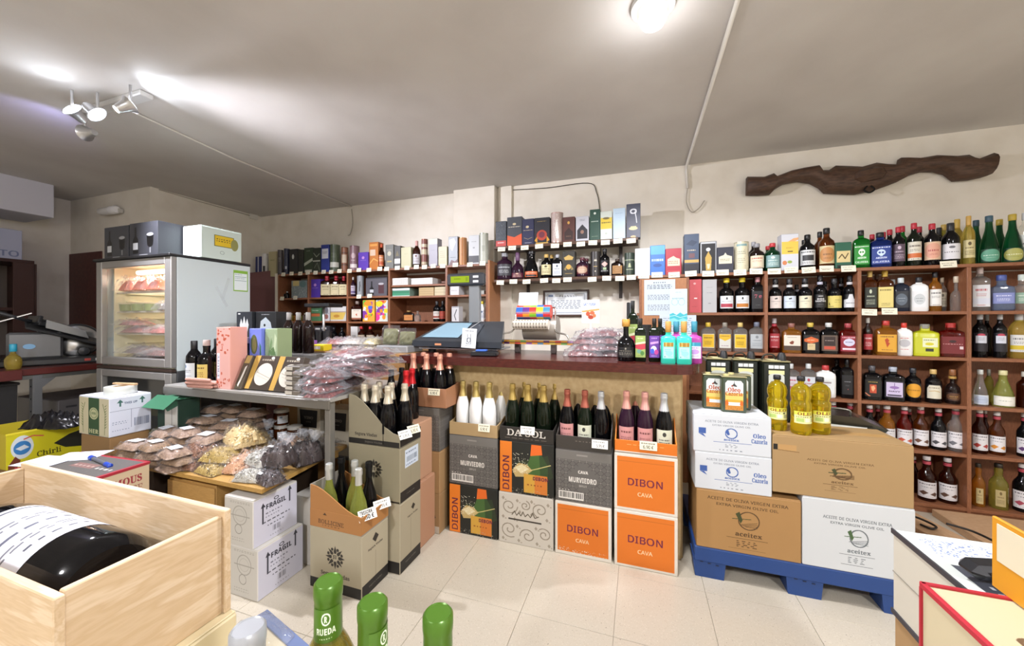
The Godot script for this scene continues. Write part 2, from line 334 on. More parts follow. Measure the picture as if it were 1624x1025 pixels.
func scale() -> void:
	var o := thing("weighing_scale", "grey shop scale with green lit display on a post and sloping keyboard", "scale", V(-1.185, 1.07, -2.44))
	var dk := mt("2a2f36", 0.35)
	# sloping body: wedge with wider front edge
	var st := start()
	var b := [V(-.34, .045, .16), V(.34, .045, .16), V(.34, .085, .16), V(-.34, .085, .16), V(-.24, .045, -.17), V(.24, .045, -.17), V(.24, .22, -.17), V(-.24, .22, -.17)]
	q(st, b[0], b[1], b[2], b[3]); q(st, b[3], b[2], b[6], b[7]); q(st, b[1], b[5], b[6], b[2]); q(st, b[4], b[0], b[3], b[7]); q(st, b[5], b[4], b[7], b[6]); q(st, b[0], b[4], b[5], b[1])
	part(o, "body", done(st), dk)
	var kb := start()
	var n := V(0, .004, .002)
	q(kb, V(-.29, .105, .11) + n, V(.0, .105, .11) + n, V(.0, .205, -.13) + n, V(-.215, .205, -.13) + n)
	part(o, "keyboard_sheet", done(kb), mt("7f9fb0", 0.25))
	var k2 := start()
	q(k2, V(.01, .105, .11) + n, V(.13, .105, .11) + n, V(.1, .205, -.13) + n, V(.01, .205, -.13) + n)
	part(o, "key_panel", done(k2), mt("3b3f46", 0.4))
	for x in [-.24, .24]:
		part(o, "foot", lathe([Vector2(0, 0), Vector2(.03, 0), Vector2(.026, .045), Vector2(0, .045)], 14), mt("15161a", 0.5), V(x, 0, .05))
	part(o, "weighing_plate", cbox(.6, .012, .28, .003), mt("b9bcc0", 0.25, 0.9), V(0, .026, .0))
	part(o, "post", cbox(.085, .3, .045, .004), mt("8d9296", 0.35, 0.6), V(.015, .21, -.14))
	var hd := part(o, "display_head", cbox(.31, .095, .05, .012), mt("2c2f35", 0.4), V(-.05, .49, -.12))
	part(hd, "screen", plate(.155, .05, .003, {"f": "lcd"}), [mt("6a7a10", 0.4), lcd_glow()], V(-.04, .023, .026))
	for y in [.02, .055]:
		part(hd, "button", cbox(.045, .018, .006, .002), mt("c6cacc", 0.4), V(.09, y, .025))
	part(o, "maker_badge", cbox(.05, .014, .003, .001), mt("c98a62", 0.4), V(-.13, .055, .161))
	var pp := thing("paper_note", "small white paper note with a drawing hanging from the scale", "paper", V(-1.07, 1.115, -2.25))
	part(pp, "sheet", plate(.105, .13, .001, {"f": "note"}), [mt("e8eaec", 0.7), pr("note", 0.7)], Vector3.ZERO, V(-4, 0, -3))
	part(pp, "string", tube([V(0, .125, -.005), V(.02, .2, -.25)], .0015, 5), mt("c9c9c9", 0.5))

func lcd_glow() -> StandardMaterial3D:
	var m := StandardMaterial3D.new()
	m.albedo_color = Color("20240a")
	m.emission_enabled = true
	m.emission_texture = printed(0.4, page["lcd"]).albedo_texture
	m.emission = Color.BLACK
	m.emission_energy_multiplier = 0.8
	m.resource_name = "screen_glow"
	return m

func wrapper() -> void:
	var o := thing("paper_dispenser", "wire dispenser with rolls of checked and rainbow wrapping film on the counter", "dispenser", V(-.68, 1.07, -2.5))
	part(o, "drum", lathe([Vector2(0, -.12), Vector2(.085, -.12), Vector2(.09, -.11), Vector2(.09, .11), Vector2(.085, .12), Vector2(0, .12)], 28), mt("9a948c", 0.35, 0.5), V(.03, .17, -.07), V(0, 0, 90))
	part(o, "checked_roll", cyl_wrap(.034, .245, "checked"), pr("checked", 0.5), V(-.01, .2, .06))
	part(o, "rainbow_band", cyl_wrap(.05, .24, "rainbow"), pr("rainbow", 0.35), V(-.005, .285, -.01))
	part(o, "paper_sheet", cbox(.14, .1, .002, .0005), mt("dfe3ea", 0.5), V(-.06, .33, -.03), V(-14, 0, 0))
	for s in [-1, 1]:
		part(o, "wire_arm", tube(curve([V(.26 * s, .075, .06), V(.23 * s, .13, .05), V(.16 * s, .15, .03), V(.14 * s, .2, .0), V(.14 * s, .3, -.03), V(.12 * s, .32, -.04)]), .006), mt("b9b5ae", 0.25, 0.9))
		part(o, "foot", cbox(.035, .075, .05, .004), mt("4a403c", 0.5), V(.13 * s, 0, -.02))
	part(o, "striped_bar", plate(.56, .028, .03, {"f": "stripes"}), [mt("8a7a52", 0.4), pr("stripes", 0.4)], V(0, .066, .06))
	part(o, "cutter", cbox(.54, .004, .012, .001), mt("d5d5d2", 0.25, 0.9), V(0, .095, .085))

func cyl_wrap(r: float, w: float, design: String) -> ArrayMesh:   # closed cylinder lying along x, print round it
	var R: Rect2 = rects[design]
	var st := SurfaceTool.new()
	st.begin(Mesh.PRIMITIVE_TRIANGLES)
	st.set_smooth_group(0)
	for k in 24:
		var p := []
		for e in [[0, k], [1, k], [1, k + 1], [0, k + 1]]:
			var a: float = TAU * e[1] / 24
			p.append([V((e[0] - .5) * w, sin(a) * r, cos(a) * r), R.position + R.size * Vector2(e[0], 1.0 - fposmod(e[1] / 12.0, 2.0) / 2.0)])
		for i in [0, 2, 1, 0, 3, 2]:
			st.set_uv(p[i][1]); st.add_vertex(p[i][0])
	st.set_smooth_group(-1)
	for k in range(1, 23):
		for s in [0, 1]:
			var t := [0, k, k + 1] if s == 1 else [0, k + 1, k]
			for j in t:
				var a: float = TAU * j / 24
				st.set_uv(R.position); st.add_vertex(V((s - .5) * w, sin(a) * r, cos(a) * r))
	return done(st)

# ---------- cartons ----------
func carton(label: String, at: Vector3, s: Vector3, col: String, prints: Dictionary, turn := 0.0, tape := "", called := "carton", group := "", rough := 0.6) -> Node3D:
	var o := thing(called, label, "box", at, turn, group)
	var pm = pr(prints.values()[0], rough) if prints.size() else mt(col, rough)
	var lid := 0.0 if prints.has("t") else .004
	part(o, "body", cbox(s.x, s.y - lid, s.z, .003, prints), [mt(col, rough), pm])
	for k in ([-1, 1] if lid > 0.0 else []):
		part(o, "top_flap", cbox(s.x - .004, .004, s.z / 2 - .0025, .0012), mt(col, rough), V(0, s.y - .004, k * (s.z / 4)))
	if tape != "":
		part(o, "tape", cbox(s.x * .9, .0006, .05, .0002), mt(tape, 0.3), V(0, s.y, 0))
	return o

# open tray left from a cut-down carton: low lip at +z, taller back, sloping sides
func tray(label: String, at: Vector3, w: float, d: float, low: float, high: float, col: String, front := "", left := "", turn := 0.0, inner := "") -> Node3D:
	var o := thing("display_tray", label, "box", at, turn)
	var m := mt(col, 0.6)
	var mi := mt(inner if inner != "" else col, 0.7)
	part(o, "base", cbox(w, .004, d, .001), mi)
	var th := .005
	var fp := {"f": front} if front != "" else {}
	part(o, "front_lip", cbox(w, low - .004, th, .001, fp), [m, pr(front)] if front != "" else m, V(0, .004, d / 2 - th / 2))
	part(o, "back_panel", cbox(w, high - .004, th, .001), mi, V(0, .004, -d / 2 + th / 2))
	for s in [-1, 1]:
		var pts := PackedVector2Array([Vector2(-d / 2 + th, .004), Vector2(d / 2 - th, .004), Vector2(d / 2 - th, low)])
		for k in range(1, 8):
			var t := k / 8.0
			pts.append(Vector2(d / 2 - th - (d - 2 * th) * t, low + (high - low) * smoothstep(0.0, 1.0, t)))
		pts.append(Vector2(-d / 2 + th, high))
		part(o, "side_panel", slab(pts, th), m, V(s * (w / 2 - th / 2), 0, 0), V(0, -90, 0))
	if left != "":
		part(o, "print", plate(d * .98, low * .97, .0006, {"f": left}), [m, pr(left)], V(-w / 2 - .0004, low * .01, 0), V(0, -90, 0))
	return o

func price_card(label: String, at: Vector3, turn: float, tilt := -35.0, design_name := "price1", w := .075, h := .045) -> void:
	var o := thing("price_card", label, "sign", at, turn)
	part(o, "card", plate(w, h, .0015, {"f": design_name}), [mt("e9e6da", 0.6), pr(design_name, 0.6)], Vector3.ZERO, V(tilt, 0, 0))

func floor_cartons() -> void:
	var zf := -2.05
	var D := .25
	var zc := zf - D / 2
	# four stacks against the counter
	carton("black and orange carton with a popping bottle, bottom of the stack under grey cava carton", V(-.945, 0, zc), V(.318, .30, D), "1b1c17", {"f": "dibon_art"}, 0, "", "cava_carton")
	carton("grey patterned cava carton standing on the black and orange carton", V(-.945, .30, zc), V(.318, .30, D), "5f5c58", {"f": "murviedro"}, 0, "", "cava_carton")
	tray("tan cardboard tray holding white bottles with gold foil", V(-.945, .60, zc), .315, D, .075, .12, "a58c63")
	carton("white carton with silver flower pattern on the floor by the counter", V(-.615, 0, zc), V(.325, .295, D), "c9c4ba", {"f": "floral"}, 0, "", "cava_carton")
	carton("black and orange carton with a popping bottle, stacked on the silver flower carton", V(-.61, .295, zc), V(.325, .305, D), "1b1c17", {"f": "dibon_art"}, 0, "", "cava_carton")
	tray("black lettered cardboard tray holding dark bottles with gold foil", V(-.61, .60, zc), .322, D, .08, .11, "26231f", "dasol")
	carton("small orange carton on the floor under the grey cava carton with rosé bottles", V(-.288, 0, zc), V(.305, .295, D), "d8d2c8", {"f": "dibon_orange"}, 0, "", "cava_carton")
	carton("grey patterned cava carton standing on the small orange carton", V(-.285, .295, zc), V(.305, .29, D), "5f5c58", {"f": "murviedro"}, 0, "", "cava_carton")
	tray("dark grey cardboard tray with tall back holding rosé and silver foil bottles", V(-.285, .585, zc), .3, D, .075, .24, "3c3834", "darklip")
	carton("orange carton on the floor, lower one of the all orange stack", V(.035, 0, zc), V(.31, .30, D), "d8d2c8", {"f": "dibon_clean"}, 0, "", "cava_carton")
	carton("orange carton in the middle of the all orange stack", V(.035, .30, zc), V(.31, .30, D), "d8d2c8", {"f": "dibon_clean"}, 0, "", "cava_carton")
	tray("orange cardboard tray holding pink and silver foil bottles", V(.035, .60, zc), .305, D, .068, .22, "d87a22", "orangelip", "", 0, "8a8074")
	# bottles in the trays
	var cv := "sparkling_bottle"
	for k in 6:
		bottle("champ", V(-1.045 + .09 * (k % 3) + .045 * (k / 3), .604, -2.12 - .1 * (k / 3)), .042, .315, "w", "b5a263", "", "white bottle with gold foil neck in the tan tray", "white bottles in the tan tray", 0, cv)
	for k in 6:
		bottle("champ", V(-.715 + .096 * (k % 3) + .047 * (k / 3), .604, -2.12 - .095 * (k / 3)), .043, .315, "g", "ad9452", "", "dark bottle with gold foil neck in the black lettered tray", "gold foil bottles in the black lettered tray", 0, cv)
	for e in [[-.385, -2.125, "k", "a85f4e", "rose_lab", "dark bottle with copper red foil and pink label in the dark grey tray"], [-.335, -2.225, "k", "8a6a84", "", "dark bottle with mauve foil in the dark grey tray"], [-.285, -2.125, "g", "a85f4e", "green_lab", "dark bottle with copper red foil and cream label in the dark grey tray"], [-.237, -2.225, "k", "d8b52e", "", "dark bottle with yellow foil in the dark grey tray"], [-.195, -2.12, "k", "b9bdbf", "", "black bottle with silver foil at the front of the dark grey tray"], [-.178, -2.225, "k", "a9aaa6", "", "black bottle with silver foil at the back of the dark grey tray"]]:
		bottle("champ", V(e[0], .589, e[1]), .042, .315, e[2], e[3], e[4], e[5], "", 0, cv)
	for e in [[-.06, -2.12, "v", "d9a093", "rose_lab", "rosé bottle with dull pink foil beside the dark grey tray, in the orange tray"], [.035, -2.12, "v", "dba59c", "rose_lab", "rosé bottle with pink foil in the middle of the orange tray"], [-.015, -2.22, "v", "c98a78", "", "rosé bottle with copper foil at the back of the orange tray"], [.13, -2.12, "k", "c4c8ca", "green_lab", "dark bottle with silver foil in the orange tray"], [.135, -2.22, "k", "b9bdbf", "", "dark bottle with silver foil at the back of the orange tray"]]:
		bottle("champ", V(e[0], .604, e[1]), .042, .31, e[2], e[3], e[4], e[5], "", 0, cv)
	price_card("cream price card on the tan tray of white bottles", V(-.87, .635, -2.043), 0, -8)
	price_card("cream price card on the black lettered tray", V(-.6, .645, -2.043), 0, -8, "price2", .085)
	price_card("white price card on the dark grey tray", V(-.195, .61, -2.04), 0, -10, "price2", .085)
	price_card("cream price card on the orange tray", V(.05, .628, -2.043), 0, -8, "price1", .085)
	# front display: cream carton with brown tray of prosecco, and the taller stack behind
	carton("cream carton with black base band and flower emblem under the brown prosecco tray", V(-1.365, 0, -1.502), V(.31, .298, .193), "a79f88", {"f": "segura_front", "r": "segura_side"}, 0, "", "cava_carton")
	tray("brown cardboard tray with curved sides holding prosecco bottles", V(-1.365, .298, -1.502), .193, .312, .085, .2, "a5733f", "", "bollicine", 90, "8f8a80")
	for e in [[-1.46, -1.465, "h", "c9ccc8", "clear green prosecco bottle with silver foil at the tall side of brown tray"], [-1.37, -1.54, "h", "c9ccc8", "clear green prosecco bottle with silver foil in the middle of brown tray"], [-1.275, -1.46, "h", "c9ccc8", "clear green prosecco bottle with silver foil next to brown tray's price cards"], [-1.29, -1.55, "k", "17181a", "black prosecco bottle with black foil in the brown tray"], [-1.465, -1.552, "k", "17181a", "black foil bottle at the back of the brown tray"]]:
		bottle("prosecco", V(e[0], .303, e[1]), .042, .285, e[2], e[3], "", e[4], "", 0, "prosecco_bottle")
	price_card("white card with a handwritten price on the brown tray's corner", V(-1.2, .36, -1.44), 62, -30, "price3", .085, .05)
	price_card("white price card on the brown tray's far end", V(-1.2, .363, -1.545), 62, -30, "price2", .085, .045)
	carton("cream carton with black band, bottom of the tall cava stack", V(-1.31, 0, -1.705), V(.325, .36, .19), "a39b84", {"f": "segura_front", "r": "segura_tall"}, 0, "", "cava_carton")
	carton("cream carton with white shipping label, upper one of the tall cava stack", V(-1.31, .36, -1.705), V(.325, .285, .19), "8f8870", {"f": "segura_up", "r": "segura_upside"}, 0, "", "cava_carton")
	tray("grey green cardboard tray with black band holding silver foil cava bottles", V(-1.31, .645, -1.705), .19, .325, .065, .26, "8b846e", "blackband", "segura_band", 90, "6f6a5a")
	for e in [[-1.41, -1.66, "silver foil cava bottle at the tall side of the grey green tray"], [-1.335, -1.655, "silver foil cava bottle in the middle of the grey green tray's front row"], [-1.25, -1.65, "silver foil cava bottle by the price cards of the grey green tray"], [-1.385, -1.75, "silver foil cava bottle in the grey green tray's back row, tall side"], [-1.3, -1.745, "silver foil cava bottle in the grey green tray's back row, middle"], [-1.21, -1.74, "silver foil cava bottle in the grey green tray's back row, low side"]]:
		bottle("champ", V(e[0], .65, e[1]), .041, .305, "k", "cfc7b2", "", e[2], "", 0, cv, "2a2418")
	price_card("white price card on the grey green tray, first of three", V(-1.13, .69, -1.64), 70, -30, "price2", .075, .045)
	price_card("white price card with a yellow corner on the grey green tray", V(-1.13, .695, -1.72), 70, -30, "price1", .075, .045)
	# pink and brown stacks between that display and the counter
	carton("plain pinkish carton on the floor behind the tall cava stack", V(-1.32, 0, -1.9), V(.3, .375, .185), "ad8468", {})
	carton("plain pinkish carton stacked second behind the tall cava stack", V(-1.335, .375, -1.9), V(.29, .335, .185), "b18a6e", {})
	for e in [[-1.27, -1.84, "c8252c", "black bottle with bright red foil on the pinkish carton"], [-1.29, -1.93, "c8252c", "black bottle with red foil at the back of the pinkish carton"], [-1.38, -1.85, "1b1b1d", "black bottle with black foil on the pinkish carton"], [-1.37, -1.94, "1b1b1d", "black bottle with black foil at the back of the pinkish carton"]]:
		bottle("champ", V(e[0], .71, e[1]), .04, .3, "k", e[2], "", e[3], "", 0, cv, "c9c9c9" if e[2] == "c8252c" else "")
	carton("brown carton with torn dark print on the floor beside the counter stacks", V(-1.27, 0, -2.084), V(.26, .245, .178), "9a7c56", {"f": "torn"})
	carton("plain brown carton stacked beside the counter stacks", V(-1.27, .245, -2.084), V(.26, .255, .178), "a08058", {})
	carton("grey patterned carton stacked beside the counter stacks", V(-1.27, .5, -2.084), V(.26, .27, .178), "5a574f", {"f": "murviedro", "r": "murviedro_side"})
	tray("brown cardboard tray with a price card holding rose gold foil bottles", V(-1.245, .77, -2.08), .31, .19, .115, .13, "9c6e4e")
	price_card("cream price card on the tray of rose gold foil bottles", V(-1.17, .845, -1.978), 0, -6, "price1", .08, .04)
	for k in 6:
		bottle("champ", V(-1.35 + .095 * (k % 3) + .02 * (k / 3), .774, -2.035 - .085 * (k / 3)), .04, .315, "k", "d59a83", "", "dark bottle with rose gold foil in the brown tray by the counter", "rose gold foil bottles by the counter", 0, cv)

func pallet_goods() -> void:
	var zf := -2.09
	var blue := mt("1d3f7a", 0.5)
	var o := thing("pallet", "blue plastic pallet under the olive oil cartons", "pallet", V(.72, 0, -2.39))
	part(o, "deck", cbox(.9, .055, .6, .006), blue, V(0, .1, 0))
	part(o, "front_beam", cbox(.9, .03, .03, .004), blue, V(0, .08, .285))
	for x in [-.38, .02, .38]:
		for z in [-.24, .24]:
			part(o, "block", slab(PackedVector2Array([Vector2(-.065, 0), Vector2(.065, 0), Vector2(.075, .1), Vector2(-.075, .1)]), .11), blue, V(x, 0, z))
	for x in [-.38, .02]:
		for k in 3:
			part(o, "slot", cbox(.014, .006, .002, .0005), mt("0e1f40", 0.6), V(x - .035 + .035 * k, .075 - .004 * k, .2965))
	var D := .32
	carton("brown olive oil carton with dark print, standing low on the blue pallet", V(.503, .155, zf - D / 2), V(.445, .295, D), "a07a4a", {"f": "oil_brown"}, 0, "", "oil_carton")
	carton("large white olive oil carton standing on the blue pallet", V(.935, .155, zf - D / 2), V(.41, .322, D), "c6cacc", {"f": "oil_white"}, 0, "", "oil_carton")
	carton("small white olive oil carton with blue print, lower of two", V(.441, .45, zf - D / 2), V(.334, .188, D), "c9ced3", {"f": "oil_small"}, 0, "", "oil_carton")
	carton("small white olive oil carton with blue print, carrying three tins", V(.437, .638, zf - D / 2), V(.338, .192, D), "c9ced3", {"f": "oil_small"}, 0, "", "oil_carton")
	carton("long brown olive oil carton carrying three plastic oil bottles", V(.873, .478, zf - .13), V(.525, .275, .26), "9f8258", {"f": "oil_long"}, 0, "b8935c", "oil_carton")
	# small tins with painted fronts
	for e in [[.385, -2.235, -3, "small painted olive oil tin on the white carton, beside the counter end"], [.462, -2.185, 0, "small olive oil tin with a painted front, foremost of three on the white carton"], [.5, -2.26, 4, "small painted olive oil tin half hidden at the back of three"]]:
		var t := thing("oil_tin", e[3], "tin", V(e[0], .83, e[1]), e[2])
		part(t, "body", cbox(.112, .178, .07, .006, {"f": "oil_tin"}), [mt("4e5a44", 0.35, 0.3), pr("oil_tin", 0.35)])
		part(t, "rim", cbox(.115, .006, .073, .002), mt("b9b48c", 0.3, 0.7), V(0, .178, 0))
		part(t, "cap", lathe([Vector2(0, 0), Vector2(.014, 0), Vector2(.014, .006), Vector2(0, .006)], 14), mt("c9c08a", 0.4), V(-.03, .184, 0))
	# tall dark five litre tins behind, on cartons
	for e in [[.46, -2.6, "tall dark olive oil tin behind the small tins, by the counter end"], [.605, -2.6, "tall dark olive oil tin behind the small tins, between two others"], [.745, -2.55, "tall dark olive oil tin behind the plastic oil bottles"]]:
		var t := thing("large_oil_tin", e[2], "tin", V(e[0], .72, e[1]))
		part(t, "body", cbox(.135, .34, .13, .008, {"f": "big_tin"}), [mt("20261f", 0.3, 0.4), pr("big_tin", 0.35)])
		part(t, "rim", cbox(.139, .008, .134, .003), mt("b3ad82", 0.3, 0.7), V(0, .34, 0))
		part(t, "top_label", cbox(.05, .002, .1, .0005), mt("d5cf9c", 0.5), V(0, .348, 0))
		part(t, "cap", lathe([Vector2(0, 0), Vector2(.022, 0), Vector2(.02, .03), Vector2(.014, .045), Vector2(0, .045)], 16), mt("17181a", 0.4), V(.035, .348, .03))
		part(t, "handle", tube(curve([V(-.055, .348, 0), V(-.04, .375, 0), V(0, .378, 0), V(.015, .35, 0)]), .005, 6), mt("2a2c28", 0.4, 0.5))
	carton("plain brown carton carrying the tall dark olive oil tins", V(.6, .36, -2.6), V(.46, .36, .3), "8a6b44", {})
	carton("plain brown carton on the floor under the tall tins' carton", V(.6, .155, -2.6), V(.46, .205, .16), "8a6b44", {})
	# plastic bottles of oil
	for e in [[.662, -2.2, .27, 1, "plastic bottle of golden oil with torn label, by the white carton"], [.745, -2.15, .275, 0, "plastic bottle of golden oil, middle of three on long brown carton"], [.835, -2.19, .27, 0, "plastic bottle of golden oil, last of three away from the white carton"]]:
		var b := thing("oil_bottle", e[4], "bottle", V(e[0], .754, e[1]), 12 if e[3] == 0 else -8)
		var h: float = e[2]
		var prof := [Vector2(0, 0), Vector2(.037, 0), Vector2(.042, .008), Vector2(.042, .045), Vector2(.0405, .05), Vector2(.0405, .115), Vector2(.042, .12), Vector2(.044, .135), Vector2(.042, .15), Vector2(.037, .158), Vector2(.038, .166), Vector2(.042, .18), Vector2(.042, .2), Vector2(.038, .218), Vector2(.024, .235), Vector2(.013, .24), Vector2(.013, h - .015), Vector2(0, h - .015)]
		part(b, "plastic_body", lathe(prof, 22), glass("o"))
		part(b, "cap", cap_mesh(.0165, h - .022, h), mt("15161a", 0.4))
		part(b, "label", wrap_label(.0412, .0412, .055, .112, 70, "petlabel"), pr("petlabel"))
	var tr := thing("steel_tray", "dark steel lidded tray with paper cards lying behind the long brown carton", "tray", V(1.02, .72, -2.5), -12)
	part(tr, "pan", slab(PackedVector2Array([Vector2(-.17, 0), Vector2(.17, 0), Vector2(.19, .03), Vector2(-.19, .03)]), .2), mt("3b3d3a", 0.3, 0.8))
	part(tr, "lid", slab(PackedVector2Array([Vector2(-.18, .03), Vector2(.18, .03), Vector2(.08, .075), Vector2(-.08, .075)]), .18), mt("55544c", 0.25, 0.9))
	part(tr, "handle", tube(curve([V(-.06, .07, .02), V(-.05, .1, .03), V(.05, .1, .03), V(.06, .07, .02)]), .006, 6), mt("8a8a84", 0.3, 0.9))
	part(tr, "card", cbox(.22, .03, .002, .0005), mt("d8d8d0", 0.6), V(0, 0, .101))
	carton("plain brown carton behind the long brown carton, carrying the steel tray", V(1.02, .155, -2.52), V(.36, .565, .2), "8a6b44", {})
	# loose planks on the floor by the rack
	var pk := grain("pine_plank", "a8805c", "c6a37f", "z", 0.6)
	for e in [[1.47, -2.8, 14, .05], [1.59, -2.78, 14, .09], [1.71, -2.76, 14, .07]]:
		var p := thing("wooden_plank", ["pale wooden plank lying by the pallet", "pale wooden plank between two others before the liquor rack", "pale wooden plank lying outermost before the liquor rack"][roundi((e[0] - 1.47) * 8.3)], "plank", V(e[0], 0, e[1]), e[2])
		part(p, "board", cbox(.095, e[3], .72, .003), pk)
	var bs := thing("base_board", "broad pale board lying flat in front of the liquor rack", "board", V(2.5, 0, -3.04))
	part(bs, "board", cbox(1.3, .045, .4, .003), grain("pine_plank", "a8805c", "c6a37f", "x", 0.6))
	var ck := mt("1a1714", 0.5)
	var k1 := part(self, "loose_lead", tube(curve([V(1.5, .055, -3.0), V(1.58, .1, -2.95), V(1.64, .1, -2.85), V(1.6, .1, -2.8), V(1.57, .1, -2.84)]), .006, 6), ck)
	tag(k1, "short black lead curled over the planks by the liquor rack", "lead")
	var k2 := part(self, "loose_lead_001", tube(curve([V(1.5, .06, -2.66), V(1.62, .1, -2.62), V(1.68, .1, -2.56), V(1.62, .1, -2.53)]), .006, 6), ck)
	tag(k2, "black lead looping over the planks nearer the pallet", "lead")
	var k3 := part(self, "loose_lead_002", tube(curve([V(1.72, .1, -2.9), V(1.8, .1, -2.84), V(1.83, .1, -2.72), V(1.8, .1, -2.62)]), .006, 6), ck)
	tag(k3, "black lead hanging over the outermost plank", "lead")

# ---------- fridge, slicer bench and tasting table ----------
func left_side() -> void:
	fridge()
	# slicer bench along the side wall
	var b := thing("steel_bench", "work bench with dark red top and perforated steel legs beside the fridge", "bench", V(-4.62, 0, -1.55))
	var redtop := mt("59231f", 0.4)
	part(b, "top", cbox(1.0, .045, 1.5, .004), redtop, V(0, .905, 0))
	part(b, "front_strip", cbox(.02, .07, .55, .003), redtop, V(.505, .88, .45))
	part(b, "front_rail", cbox(.03, .03, 1.45, .002), mt("7d7f7c", 0.4, 0.7), V(.47, .875, 0))
	for z in [.12, -.7]:
		var lg := part(b, "leg", boxes([[V(.47, .45, z), V(.045, .9, .004)], [V(.491, .45, z - .022), V(.004, .9, .045)]], .0005), mt("85878a", 0.4, 0.7))
		for k in 9:
			part(lg, "hole", lathe([Vector2(0, 0), Vector2(.006, 0), Vector2(.006, .0015), Vector2(0, .0015)], 8), mt("101010", 0.8), V(.47, .82 - .09 * k, z + .002), V(90, 0, 0))
	part(b, "leg", boxes([[V(-.46, .45, .6), V(.04, .9, .04)]], .001), mt("85878a", 0.4, 0.7))
	part(b, "gusset", slab(PackedVector2Array([Vector2(0, 0), Vector2(.1, 0), Vector2(0, -.1)]), .003), mt("85878a", 0.4, 0.7), V(.494, .875, .11), V(0, 90, 0))
	part(b, "low_shelf", cbox(.95, .03, 1.4, .003), mt("3c3a38", 0.6), V(0, .35, 0))
	var ap := thing("grey_appliance", "grey metal appliance with dark blue panel stored under the slicer bench", "appliance", V(-4.5, .38, -1.83))
	part(ap, "body", cbox(.6, .3, .5, .006), mt("6d6a6b", 0.4, 0.3))
	part(ap, "control_panel", cbox(.004, .1, .38, .001), mt("141a38", 0.3), V(.302, .05, .02))
	part(ap, "badge", cbox(.004, .015, .06, .001), mt("3a3a3c", 0.4), V(.302, .24, .18))
	var bn := thing("dark_bin", "dark grey plastic bin stored under the slicer bench", "bin", V(-4.45, .38, -1.22))
	part(bn, "body", slab(PackedVector2Array([Vector2(-.18, 0), Vector2(.18, 0), Vector2(.2, .45), Vector2(-.2, .45)]), .36), mt("2b2a2b", 0.5))
	part(bn, "rim", cbox(.42, .02, .38, .005), mt("353436", 0.5), V(0, .45, 0))
	slicer()
	# bottles at the end of the bench
	bottle("spirit", V(-4.3, .95, -1.28), .042, .2, "w", "2f8fb0", "", "white plastic bottle with blue cap on the slicer bench", "", 0, "cleaner_bottle")
	bottle("round", V(-4.22, .95, -1.37), .05, .18, "y", "2f9fc0", "", "clear bottle of yellow liquid with blue cap on the slicer bench", "", 0, "cleaner_bottle")
	bottle("spirit", V(-4.4, .95, -1.33), .035, .2, "n", "1b1b1b", "", "dark brown bottle behind the yellow one on the slicer bench", "", 0, "cleaner_bottle")
	# dark shelf by the side wall
	var sh := thing("side_shelf", "dark brown open shelf against the side wall", "shelf", V(-5.85, 0, -1.55))
	var dk := mt("3a1f19", 0.5)
	for y in [.95, 1.42, 1.82]:
		part(sh, "board", cbox(.5, .03, .8, .002), dk, V(0, y - .03 if y < 1.8 else y + .03, 0))
	part(sh, "end_panel", cbox(.5, .95, .03, .002), dk, V(0, .9, -.4))
	part(sh, "face_frame", cbox(.025, .92, .13, .002), dk, V(.25, .93, -.33))
	part(sh, "back_panel", cbox(.02, .95, .8, .002), mt("6b625c", 0.6), V(-.24, .9, 0))
	part(sh, "price_tag", plate(.1, .035, .002, {"f": "tag0"}), [mt("e6e2d4", 0.6), pr("tag0")], V(.255, 1.385, -.12), V(0, 90, 0))
	var bx := thing("paper_carton", "white carton with blue marker lettering on the dark side shelf", "box", V(-5.83, 1.88, -1.57))
	part(bx, "body", cbox(.42, .28, .62, .003, {"r": "esto"}), [mt("aab0c6", 0.6), pr("esto", 0.6)])
	var pj := thing("glass_jar", "ribbed clear glass jar with red lid on the dark side shelf", "jar", V(-5.72, 1.42, -1.48))
	part(pj, "glass", lathe([Vector2(0, 0), Vector2(.05, 0), Vector2(.055, .01), Vector2(.05, .03), Vector2(.055, .05), Vector2(.05, .07), Vector2(.055, .09), Vector2(.05, .11), Vector2(.055, .13), Vector2(.05, .17), Vector2(.04, .19), Vector2(0, .19)], 18), film(.2))
	part(pj, "lid", cap_mesh(.044, .19, .22), mt("a8342c", 0.4))
	var sk := thing("wall_socket", "white double wall socket with a lead above the slicer", "socket", V(-5.45, 1.36, -2.39))
	part(sk, "plate", cbox(.2, .2, .02, .004), mt("d6d4d0", 0.5))
	for y in [.03, .11]:
		part(sk, "slot_cover", cbox(.08, .03, .004, .001), mt("8d8a86", 0.5), V(.03, y, .012))
	# steel tasting table
	var t := thing("tasting_table", "long steel table with white edge carrying ham packs and cake boxes", "table", V(-2.13, 0, -1.79))
	part(t, "top", cbox(1.3, .02, .6, .002), mt("b5b3ad", 0.35, 0.5), V(0, .88, 0))
	part(t, "front_rail", cbox(1.3, .045, .012, .002), mt("87857f", 0.35, 0.7), V(0, .845, .3))
	for e in [[-.63, -.27], [-.635, .13], [.62, -.27], [.62, .27]]:
		part(t, "leg", cbox(.035, .88, .035, .002), mt("8a8882", 0.4, 0.6), V(e[0], 0, e[1]))
	part(t, "low_shelf", cbox(1.2, .02, .16, .002), mt("5b5852", 0.5), V(0, .4, -.21))
	for e in [[-1.86, "cream carton with black front panel under the tasting table, next to the brown post"], [-1.63, "cream carton with black front panel under the tasting table, by its steel leg"], [-2.1, "cream carton with black front panel deepest under the tasting table"]]:
		carton(e[1], V(e[0], .42, -2.0), V(.2, .3, .14), "b3ab98", {"f": "under_box"})
	var po := thing("wooden_post", "dark brown wooden post standing under the tasting table", "post", V(-2.6, .0, -1.96))
	part(po, "post", cbox(.07, .86, .07, .003), grain("post", "33221a", "4a3326", "y"))
	table_goods()

